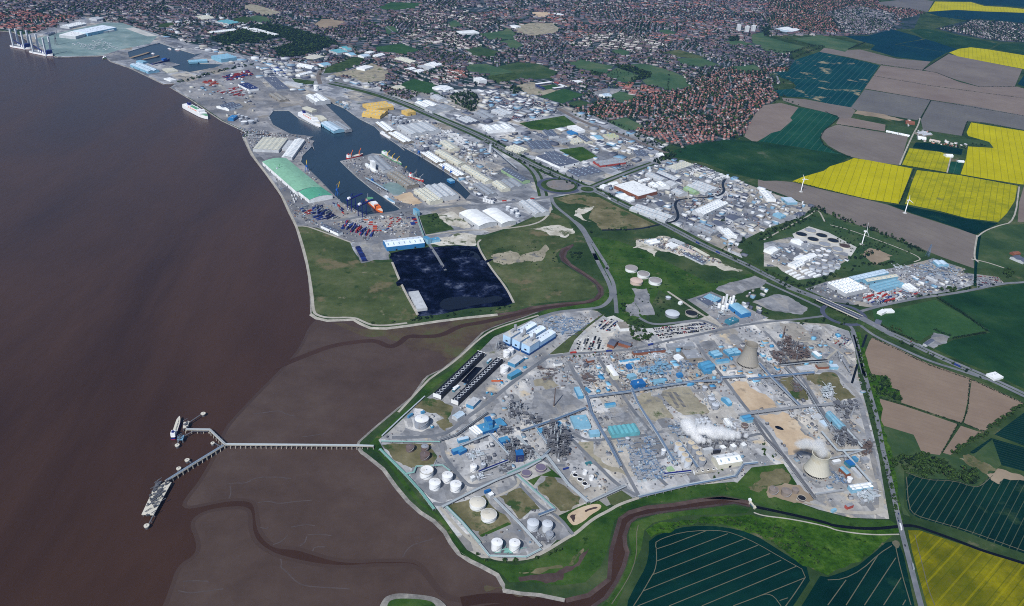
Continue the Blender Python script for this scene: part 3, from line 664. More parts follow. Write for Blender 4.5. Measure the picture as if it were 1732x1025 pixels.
 ('grass','dry_grass',"L 250,610 700,600 720,780 540,820 440,790 320,690",3,'scrubby bund with three rusty tanks',0),
 ('yard','dark_yard',"P 370,290 420,240 630,220 820,400 820,440 640,525 560,510 370,350",3,'dark bund with four white tanks',0),
 ('grass','dry_grass',"P 660,560 960,470 1180,700 930,810 850,750",3,'dry bund with two domed tanks',0),
 ('grass','lush_grass',"P 940,810 1180,705 1150,690 920,795",4,'green strip beside the domed tanks',0),
 ('grass','dry_grass',"P 1080,480 1250,410 1410,580 1240,665",3,'dry grass bund with paths',0),
 ('grass','dry_grass',"P 1390,400 1500,300 1732,480 1730,540 1580,600",3,'rough plot inside the plant',0),
 ('grass','lush_grass',"P 1310,350 1410,310 1500,270 1460,220 1590,330 1420,310 1360,390",4,'green edge round the purple tanks',0),
 ('yard','dark_yard',"P 930,860 1180,770 1350,920 1200,965 1000,960",3,'dark bund with two white tanks',0),
 ('yard','dark_yard',"P 1250,680 1420,610 1500,640 1660,790 1460,880 1350,800",3,'dark bund with silver tanks',0),
 ('grass','lush_grass',"Q 110,640 370,525 440,505 530,575 250,775",4,'green plot round the sandy basin',0),
 ('sandy_basin','sandy',"Q 178,640 250,590 340,555 420,538 470,550 460,585 380,630 330,680 250,720 215,700",5,'sandy lined basin on green plot',1),
 ('basin_mud','creek_mud',"Q 208,645 265,625 255,660 250,690 235,685",6,'brown mud in the sandy basin',1),
 ('basin_mud','creek_mud',"Q 330,595 440,565 430,580 340,612",6,'brown sludge in the basin neck',1),
 ('grass','rough_grass',"Q 510,485 630,430 720,490 570,555 540,540",4,'grass triangle beside the plant road',0),
 ('grass','beige_rubble',"M 400,820 560,790 690,1010 760,1025 900,1190 600,1025",3,'pale weedy strip inside the plant',0),
 ('bare_ground','beige_rubble',"M 950,380 1080,340 1190,420 1290,590 1120,610 1060,560",3,'pale stained foundation plot',0),
 ('bare_ground','beige_rubble',"M 1190,330 1440,300 1620,520 1420,550 1330,520",3,'pale plot with ruled foundations',0),
 ('bare_ground','sandy',"N 275,425 400,410 450,470 560,520 640,620 420,645 330,520",3,'bare sandy rectangle beside cooling tower',0),
 ('bare_ground','sandy',"N 495,685 690,655 800,720 860,830 960,900 1050,1010 740,1010 640,860",3,'bare orange sand strip in the plant',0),
 ('puddle','pond_black',"N 622,775 660,770 705,800 690,808 640,795",5,'black puddle on the orange sand',1),
 ('grass','dry_grass',"N 880,360 1060,325 1120,340 1290,540 1140,575 1060,460 940,420",3,'dry grass lot beside the perimeter road',0),
 ('grass','dry_grass',"N 660,390 780,370 900,500 900,560 800,560",3,'brown weedy lot between pipe racks',0),
 ('grass','dry_grass',"O 410,500 520,380 700,325 760,430 700,480 600,495 500,545",4,'dry lawn beside the second cooling tower',0),
 ('grass','lush_grass',"O 280,510 440,340 700,310 810,480 700,500 560,520 540,570 420,545",3,'green lawn beside the plant fence',0),
 ('yard','soil_tan',"O 555,540 620,490 830,480 960,600 930,650 760,620 580,590",4,'gravelly bund with brown tanks',1),
 ('yard','dark_yard',"I 1270,790 1370,770 1400,810 1300,825",4,'black rectangle of new asphalt',0),
 ('bare_ground','beige_rubble',"M 20,230 170,190 250,280 130,320 30,290",4,'tan cleared ground in the plant',1),
 ('yard','dark_yard',"M 0,330 280,320 480,440 380,520 120,600 0,480",3,'grey demolished lot',0),
 ('yard','dark_yard',"M 700,480 870,470 910,560 780,620 700,560",3,'dark stained lot',1),
 ('bank','lush_grass',"W 624,752 640,735 680,697 700,680 722,650 760,628 785,606 810,580 824,566 836,560 838,566 830,574 795,610 765,633 738,652 706,684 690,700 656,732 640,744 650,762 668,790 690,820 712,848 735,866 756,884 770,910 786,930 812,946 848,952 875,956 910,946 950,928 975,900 1000,876 1040,858 1090,842 1060,866 1040,880 1033,905 1026,935 1015,960 990,985 950,990 900,985 862,985 842,965 815,952 780,938 764,910 752,890 733,870 708,852 685,826 662,792 640,766 622,758",3,'green flood bank round the chemical plant',0),
 ('bank','lush_grass',"W 836,556 858,548 890,538 930,523 1000,512 1014,506 1022,498 1030,480 1038,500 1030,515 1000,520 940,528 905,536 870,554 838,566",3,'green bank beside the creek',0),
 ('bank','bright_scrub',"S 440,340 660,255 960,245 1200,310 1420,440 1650,590 1732,620 W 1480,930 1515,905 1518,890 1470,880 1400,875 S 1500,215 1250,200 1190,180 1000,180 700,215 500,230 400,290",3,'flowering scrub between drain and crop',0),
 ('bank','lush_grass',"W 1068,884 1110,871 1160,864 1242,855 1268,862 1262,868 1160,872 1105,884 1090,897 1084,930 1060,985 1040,1030 1012,1030 1030,1014 1050,985 1062,955 1068,935 1063,905",3,'mown flood bank on the inside of the bend',0),
 ('bank','lush_grass',"W 1085,838 1160,822 1240,815 1275,822 1300,828 1330,842 1385,864 1440,878 1506,880 1520,890 1480,893 1400,886 1340,872 1275,850 1265,845 1222,836 1185,840 1138,848 1100,852 1062,862",3,'green bank between plant fence and drain',0),
 ('scrub','bright_scrub',"X 110,370 240,380 265,460 320,475 335,555 150,500",3,'rough scrub copse ground',0),
 ('scrub','bright_scrub',"W 1445,560 1455,562 1475,640 1495,720 1515,800 1528,880 1524,895 1510,850 1495,790 1480,710 1465,640",3,'scrub verge beside the straight road',0),
 ('scrub','paddock',"X 200,705 415,770 430,800 470,890 590,905 610,890 660,905 720,930 830,890 940,800 1000,970 T 960,245 830,200 620,185 500,140 500,380 540,440 W 1528,870 1510,800 1495,740",2,'overgrown paddocks below the tan fields',0),
 ('grass','dry_grass',"T 860,60 920,30 1110,130 1040,165 900,90",3,'pale mown corner beside dark crop',0),
 ('bare_ground','soil_tan',"T 1040,160 1110,125 1190,150 1284,180 1284,205 1150,190 1120,230",4,'trampled bare edge of the dark crop',1),
 ('headland','tramline',"T 415,605 450,592 475,615 462,650 440,640",4,'bare turning spot at the crop corner',1),
 ('marsh','salt_marsh',"H 1732,570 1500,590 1300,615 1000,655 760,690 640,690 500,660 400,650 560,720 760,740 900,800 1050,830 1200,900 W 745,622 779,600 805,574 819,560 850,545 905,528",-40,'brown salt marsh beside the north creek',1),
 ('marsh','creek_mud',"R 1090,690 1340,665 1380,640 1480,600 1560,500 1490,620 1390,670 1380,715 1330,730 1100,725",4,'muddy ditch in the marshy headland',1),
 ('marsh','dry_grass',"R 1090,660 1200,640 1380,615 1390,630 1260,660 1100,670",4,'tan reed edge of the headland ditch',1),
 ('marsh','dry_grass',"R 1420,610 1450,560 1520,500 1530,510 1470,580 1440,615",4,'tan reeds on the headland',1),
 ('marsh','salt_marsh',"R 860,750 980,750 1100,775 1300,785 1400,760 1500,780 1420,838 1230,803 1000,772 870,785",-35,'dark rocky foreshore of the headland',1),
]
for nm,mt,s_,ly,lb,sm_ in T:
 patch(nm,mt,s_,ly,lb,sm_,rag=9 if mt in ('chalk','beige_rubble','salt_marsh') else 4 if mt in ('dry_grass','sandy','dark_yard','creek_mud','bright_scrub','soil_tan') and nm not in ('sandy_basin',) else 0,block=(0 if 'works' in lb or mt in ('town','industrial_yard','plant_ground','port_yard') else 3))
# tramlines of the near crops, real strips a little above the crop
TR=["S 470,380 520,350 660,305 830,290 980,295 1100,335 1210,385 1400,495 1590,600 1500,740 1420,850","S 475,380 470,415 490,428 840,295","S 476,425 480,515 465,590 440,630 380,735 310,844",
      "S 482,515 1000,315","S 450,615 1130,350","S 380,735 1220,400","S 340,844 1310,460","S 570,844 1390,510","S 810,844 1500,555","S 1040,844 1250,765 1560,640",
      "S 1250,765 1290,755 1340,775 1390,844","S 1380,805 1440,785","T 0,855 100,850 220,790 340,680 420,630","T 0,1020 120,855","T 120,1020 330,690","T 240,1020 445,710","T 365,1020 480,840","T 490,1020 510,985","T 445,640 480,800 545,1020",
      "T 515,180 530,380 570,430 700,470 900,525 1284,665","T 510,150 640,200 830,205 960,250 1010,235 1080,170","T 570,560 620,760 660,920 700,1020","S 345,250 330,320 335,440 310,560 250,680 150,830"]
for s_ in TR: strip('wheel_track','tramline',s_,1.4,5,'pale tractor wheel track through a crop',1,None)
# drain east of the sluice
strip('drain','dark_water',"S 1195,118 1400,160 1600,205 1732,238 O 1100,815 1400,845 1640,820 T 500,500 570,500 700,545 880,610 1000,660 1284,745 1500,820",7,6,'black straight drain below the plant',2)
strip('ditch','dark_water',"W 1466,566 1458,588",5,6,'short black pond beside the road',0)
strip('ditch','dark_water',"N 1300,270 1255,425",5,6,'short black ditch beside the perimeter road',0)
strip('ditch','dark_water',"F 1600,405 1580,440 1600,490 1540,525 1300,535 1260,570 1290,640 1280,680 1230,695 1130,715 1020,740 780,745",9,6,'dark winding drain between warehouses',2)
strip('ditch','crop_dark',"G 1440,770 1425,860 1410,1000 J 1405,330",7,5,'dark ditch along the bare field',0)
# roads
RD=[  # material,width,layer,points,label,name
 ('verge',52,5,"W 560,140 655,163 745,201 F 0,130 280,290 480,380 640,450 750,490 900,570 1100,660 1260,740 1460,850 1732,970 J 0,250 200,350 380,430",'green verges of the dual carriageway'),
 ('verge',50,5,"J 640,555 900,670 1100,770 1300,860 1500,945 1640,1010 W 1800,700",'green verges beside the tan fields path'),
 ('verge',34,5,"F 390,520 370,440 340,360 260,290 150,230 0,140",'green verge of the curving path'),
 ('verge',30,5,"F 720,455 850,400 1060,320 1120,300",'green verge of the estate path'),
 ('verge',3,8,"W 560,140 620,152 655,163 700,181 745,201 F 0,130 280,290 480,380 640,450 750,490 900,570 1100,660 1260,740 1460,850 1732,970 J 0,250 200,350 350,420",'green central strip of the carriageway'),
 ('verge',3,8,"J 660,565 900,670 1100,770 1300,860 1500,945 1640,1010 W 1800,700",'green central strip beside tan fields'),
 ('asphalt',22,6,"W 560,140 620,152 655,163 700,181 745,201 F 0,130 280,290 480,380 640,450 750,490 900,570 1100,660 1260,740 1460,850 1732,970 J 0,250 200,350 380,430",'dual carriageway past the industrial estates'),
 ('asphalt',22,6,"J 640,555 900,670 1100,770 1300,860 1500,945 1640,1010 W 1800,700",'dual carriageway beside the tan fields'),
 ('asphalt',9,7,"J 0,300 200,390 330,450 390,480",'slip road down to the roundabout'),
 ('asphalt',9,7,"J 640,590 730,660 900,740 1100,830 1300,890 1480,950",'slip road along the tan field'),
 ('asphalt',12,7,"F 720,455 850,400 1060,320 1120,300",'estate road off the roundabout'),
 ('asphalt',14,7,"F 640,490 520,500 440,520 350,540 200,555 0,580 E 1500,580 1300,600 1100,620 850,650 700,680 560,690",'port road to the container terminal'),
 ('asphalt',14,7,"F 390,520 370,440 340,360 260,290 150,230 0,140 B 1500,960",'curving road along the freight yards'),
 ('asphalt',11,8,"F 440,520 460,580 590,680 660,760 700,850 760,970 I 560,170 600,260 650,350 680,420 690,480 650,530 600,555 450,570 330,580 200,620",'access road south across the grassland'),
 ('asphalt',10,7,"F 590,680 650,720 690,790 760,900 830,1010 I 640,280 700,380 710,470 720,590",'second lane beside the access road'),
 ('track',7,8,"F 440,590 430,640 360,700 200,730 0,745 E 1500,745 1260,780",'pale curved road behind the long sheds'),
 ('asphalt',8,7,"I 250,880 430,860 640,845 830,830 1000,785 1240,740 1450,690 1732,645 J 200,555 400,530",'plant entrance road to the roundabout'),
 ('asphalt',9,7,"I 870,620 960,670 1150,650 1280,630 1400,680",'car park road'),
 ('track',7,8,"I 1060,445 1200,540 1290,600 1400,670",'lane beside the blue silo works'),
 ('asphalt',9,8,"V 1290,475 1000,680 700,930 L 1000,370 870,490 700,535 340,540",'plant road along the power station'),
 ('asphalt',8,8,"L 700,535 800,600 800,690 860,780 1000,950 1060,985 1160,970 P 1200,300 1400,190",'plant road round the tank bund'),
 ('asphalt',8,8,"P 540,540 640,550 850,450 1060,340 1290,260 1410,180",'plant road above the domed tanks'),
 ('track',6,8,"P 600,570 780,780 900,880 990,970 1100,1000 1300,990 1420,950 1660,800 Q 250,790 400,660 540,590 600,550 770,490 900,450 1160,390 1400,350 1530,300",'pale perimeter road of the plant'),
 ('asphalt',9,8,"N 1255,0 1300,130 1340,280 1400,500 1460,700 1510,980 O 1510,200 1580,500 1640,780 1700,1010 T 560,830 610,1025 640,1120",'straight road between plant and fields'),
 ('asphalt',9,8,"J 480,555 580,590 610,670 640,790 690,1010 N 1262,30",'road from the roundabout beside the plant'),
 ('dark_yard',11,8,"N 950,330 1100,320 1150,350 1250,460 1310,530 1360,720 1430,1000 O 1420,240 1470,440",'dark inner perimeter road'),
 ('track',8,8,"O 1470,450 1490,520 1500,690 1450,715 1200,705 1100,690 1000,650",'pale gravel loop at the plant corner'),
 ('track',5,8,"O 1240,690 1000,660 800,600",'gravel edge of the plant'),
 ('asphalt',8,8,"M 330,60 430,250 500,370",'plant street'),('asphalt',8,8,"M 600,20 700,180 800,330 900,480 960,560 1130,760 1260,960 Q 740,150 1000,390",'main plant street between lots'),
 ('asphalt',7,8,"M 0,870 100,960 210,1010 300,1010",'plant side street'),('asphalt',7,8,"M 350,700 500,790 690,770 1000,740 1200,700",'plant cross street'),
 ('asphalt',8,8,"Q 0,120 200,380 360,520",'lane beside the purple tanks'),('asphalt',8,8,"Q 230,20 340,130 440,230 600,390 770,480",'lane beside the pale weedy strip'),('asphalt',7,8,"Q 520,0 640,230 770,470",'narrow lane through the plant'),
 ('asphalt',8,8,"N 0,110 70,210 240,420 400,640 560,800 690,1010 O 700,240 960,600",'plant street beside the orange sand'),('asphalt',7,8,"N 400,860 520,830 560,870",'yard road by the steaming units'),
 ('asphalt',7,8,"N 540,0 640,100 740,250 860,390 1010,640 1130,830",'plant street below the burnt frames'),('track',5,8,"N 830,90 960,80 1080,120 1200,200 1240,270",'pale looped track by the roundabout'),
 ('track',5,8,"N 960,330 1060,215 1140,150",'pale cross path'),('asphalt',6,8,"P 1200,300 1240,380 1430,580 1560,640 1680,790",'bund road'),('track',5,9,"P 1040,490 1240,400 1230,330",'bund path'),
 ('track',6,8,"H 165,10 230,10 330,45 530,120",'pale path along the grass edge'),('track',3,6,"S 1190,160 1260,185 1450,205 1732,262 O 1130,855 1400,890 1640,885",'white path beside the drain'),
 ('asphalt',10,8,"J 640,500 800,455 1060,405 1300,375 1600,310 W 1732,478 1800,470",'lane past the sports field'),('track',6,7,"J 1380,150 1480,170 1600,210",'farm drive'),
 ('track',5,7,"G 1420,780 1395,930 1430,960",'pale track round the bare field'),('track',6,7,"D 1040,785 1030,830 990,900 940,1010 G 905,310",'farm lane'),('track',5,7,"G 1245,260 1220,362",'short farm track'),
 ('track',5,7,"G 0,810 200,700 300,650 360,600 W 1395,375",'path beside the sewage works'),('track',4,7,"G 440,710 560,740 700,790 910,868 1060,935 J 1000,170",'track past the wind turbine'),('track',5,7,"G 1420,790 1470,750 1560,715 1670,690 1700,455",'pale track round yellow field'),
 ('asphalt',9,6,"C 1420,380 1450,450 1490,560 1470,630 1390,700 1300,760",'straight avenue through the estate'),('railway_ballast',22,6,"C 330,720 450,790 600,850 760,900 900,960 1060,1020",'wide pale strip beside the estate hedge'),
 ('asphalt',9,6,"C 360,420 560,340 700,390 900,370 1100,300 1400,240",'town avenue'),('asphalt',8,6,"B 870,170 960,240 1060,300 1200,330 1400,360 1530,385",'town road across the railway'),
 ('railway_ballast',20,6,"B 440,560 420,500 470,440 640,380 690,350 650,310 620,290",'curving railway line'),('asphalt',9,6,"A 430,60 600,75 760,110 900,150 1050,200 1150,240 1400,290 1560,340 1660,400 1700,450",'road behind the far dock'),
 ('track',7,6,"E 55,130 100,240 200,370 300,510 350,620 400,720 H 210,160 240,290 268,470 275,580 305,605 375,622 545,616 605,645 665,670 760,672 900,655",'pale wall path along the shore'),
 ('track',5,6,"V -150,1010 120,720 160,680 400,520 690,245 900,165 1200,75",'pale path on the flood bank'),('asphalt',8,8,"H 1045,130 1100,210 1155,305",'haul road into the coal yard'),
 ('track',6,7,"H 800,250 870,420 970,600",'dusty edge of the coal yard'),('track',6,7,"H 1390,100 1360,130 1450,280 1560,420 1610,520",'pale edge of the coal yard'),
]
for mt,wd,ly,s_,lb in RD: strip('verge' if mt == 'verge' else 'road' if 'road' in lb or 'street' in lb or 'carriage' in lb or 'lane' in lb or 'avenue' in lb else 'path',mt,s_,wd,ly,lb,2)
def ring(name,mat,cx,cy,r0,r1,layer,label,n=48,z=None):
 c=G(cx,cy); q=MB(); zz=lz(layer) if z is None else z; v=[]
 for i in range(n):
  a=2*math.pi*i/n
  for r in (r0,r1): v.append((c.x+r*math.cos(a),c.y+r*math.sin(a),zz))
 q.add(v,[(2*i,2*i+1,2*((i+1) % n)+1,2*((i+1) % n)) for i in range(n)])
 o=q.build(name,mat); tag(o,label,None,None,'structure'); occ([(c.x+r1*math.cos(2*math.pi*i/16),c.y+r1*math.sin(2*math.pi*i/16)) for i in range(16)],1); return o
def disc(name,mat,cx,cy,r,layer,label,n=40):
 c=G(cx,cy); q=MB(); zz=lz(layer); q.add([(c.x+r*math.cos(2*math.pi*i/n),c.y+r*math.sin(2*math.pi*i/n),0.0) for i in range(n)],[tuple(range(n))]); q.v=[(a,b,zz) for a,b,_ in q.v]
 o=q.build(name,mat); tag(o,label,None,None,'structure'); return o
ring('roundabout','new_asphalt',1427,532,46,58,9,'roundabout under the flyover')
disc('roundabout_island','verge',1427,532,46,10,'green island of the flyover roundabout')
ring('roundabout','new_asphalt',946,314,62,76,9,'large roundabout by the docks')
disc('roundabout_island','verge',946,314,62,8,'green rim of the large roundabout island')
disc('roundabout_yard','roundabout_paving',948,313,48,10,'paved yard inside the large roundabout')
ring('roundabout','asphalt',993,320,22,32,9,'small roundabout on the carriageway')
disc('roundabout_island','verge',993,320,22,10,'green island of the small roundabout')

# ================================================================== building kit
PAL={'w': (234,237,238),'w2': (222,234,246),'lg': (186,190,194),'g': (146,150,156),'dg': (88,94,110),'cr': (204,202,186),'br': (140,134,124),
       'bl': (52,122,178),'b2': (80,146,184),'b3': (72,138,178),'b4': (34,102,164),'lb': (132,178,202),'l2': (122,170,192),'pb': (186,206,222),'tl': (58,120,140),'t2': (98,166,176),
       'gr': (128,176,148),'g2': (84,158,128),'yl': (212,178,98),'rd': (164,70,60),'og': (132,84,62),'pk': (206,190,180),'nv': (34,46,96),'dk': (40,42,50),'ol': (176,180,142),'pg': (150,178,138)}
for k,c_ in PAL.items(): sheet('sheet_'+k,c_,.10)
sheet('wall_pw',(172,206,236),.06); sheet('wall_db',(12,66,124),.06); paint('glass_strip',(150,172,186),.2,.05,spec=.6)
paint('dark_opening',(30,32,38),.6,.1)
USED={}
def shed(s,h,style,rc,wc,label,cat='warehouse',name=None,group=None,ortho=True,lights=True):
 """s: three roof-edge corners A B C in the photo (AB along the ridge); everything else follows in metres"""
 A,B,Cc=[G(a,b,h) for a,b in px(s)]
 u=(B-A); Lg=u.length; u=u/Lg
 n=Vector((-u.y,u.x,0)); W_=(Cc-B).dot(n)
 if W_ < 0: n=-n; W_=-W_
 W_=max(W_,3.0)
 if not ortho:
  n=(Cc-B); W_=n.length; n=n/W_
 c0=A
 nm=name or {'warehouse': 'warehouse','shed': 'shed','house': 'house'}.get(cat,cat.replace(' ','_'))
 root=empty(nm,(c0.x,c0.y,0)); tag(root,label,cat,group)
 def pt(a,b,z): v=u*(a*Lg)+n*(b*W_); return (v.x,v.y,z)
 wb_=MB(); rb=MB(); kb=MB()
 foot=[pt(0,0,0),pt(1,0,0),pt(1,1,0),pt(0,1,0)]
 if u.cross(n).z < 0: foot=foot[::-1]
 wb_.prism(foot,0,h,top=False)
 occ([(c0.x+p[0],c0.y+p[1]) for p in foot],5,6)
 k=1
 if style[0] == 'g': k=int(style[1:] or 1)
 ov=.006
 if style[0] == 'g':
  rise=min(W_/k*.16,5.0)
  for i in range(k):
   b0,b1=i/k,(i+1)/k; bm=(b0+b1)/2
   e=[pt(-ov,b0,h+.02),pt(1+ov,b0,h+.02),pt(1+ov,bm,h+rise),pt(-ov,bm,h+rise),pt(1+ov,b1,h+.02),pt(-ov,b1,h+.02)]
   rb.add(e,[(0,1,2,3),(3,2,4,5)])
   wb_.add([pt(0,b0,h),pt(0,bm,h+rise-.05),pt(0,b1,h)],[(0,1,2)]); wb_.add([pt(1,b0,h),pt(1,bm,h+rise-.05),pt(1,b1,h)],[(2,1,0)])
   if lights and Lg > 40:
    ns=max(2,int(Lg/14))
    for j in range(ns):
     a0=(j+.35)/ns; a1=(j+.55)/ns
     for f0,f1 in ((.3,.75),):
      for sgn in (0,1):
       y0=b0+(bm-b0)*f0 if not sgn else b1+(bm-b1)*f0
       y1=b0+(bm-b0)*f1 if not sgn else b1+(bm-b1)*f1
       kb.add([pt(a0,y0,h+rise*f0+.12),pt(a1,y0,h+rise*f0+.12),pt(a1,y1,h+rise*f1+.12),pt(a0,y1,h+rise*f1+.12)],[(0,1,2,3)])
 elif style == 'barrel':
  m_=7; rise=W_*.075; P=[]
  for i in range(m_+1):
   t=i/m_; P.append((t,h+rise*math.sin(math.pi*t)))
  vs=[pt(-ov,t,z) for t,z in P]+[pt(1+ov,t,z) for t,z in P]
  rb.add(vs,[(i,i+1,m_+2+i,m_+1+i) for i in range(m_)])
  wb_.add([pt(0,t,z) for t,z in P],[tuple(range(m_+1))]); wb_.add([pt(1,t,z) for t,z in P],[tuple(range(m_,-1,-1))])
 else:
  rb.prism([pt(0.0,0.0,0),pt(1,0,0),pt(1,1,0),pt(0,1,0)],h+.01,h+.6)
  if Lg > 25 and W_ > 14:
   for j in range(int(Lg*W_/500)+2):
    a,b=random.uniform(.12,.88),random.uniform(.15,.85)
    kb.box(pt(a,b,h+.55),random.uniform(1.5,4),random.uniform(1.5,3),random.uniform(.8,1.8),math.atan2(u.y,u.x))
 wb_.build('wall','sheet_'+wc if ('sheet_'+wc) in MATS else wc,root)
 r_=rb.build('roof','sheet_'+rc if ('sheet_'+rc) in MATS else rc,root)
 if kb.f: kb.build('rooflight' if style[0] == 'g' else 'roof_plant','glass_strip' if style[0] == 'g' else 'sheet_lg',r_)['kind']='stuff'
 # big doors on the wall that faces the camera's side
 if Lg > 35 and h > 6:
  for side in (0,1):
   d=MB(); nrm=-n if side == 0 else n
   if nrm.y < 0:
    nd=max(1,int(Lg/45))
    for j in range(nd):
     a=(j+.5)/nd; w2=2.6/Lg; off=nrm*.06
     q_=[Vector(pt(a-w2,side,0))+off,Vector(pt(a+w2,side,0))+off,Vector(pt(a+w2,side,5.0))+off,Vector(pt(a-w2,side,5.0))+off]
     dd=MB(); dd.add(q_,[(0,1,2,3)]); dd.build('door','dark_opening',root)
 return root
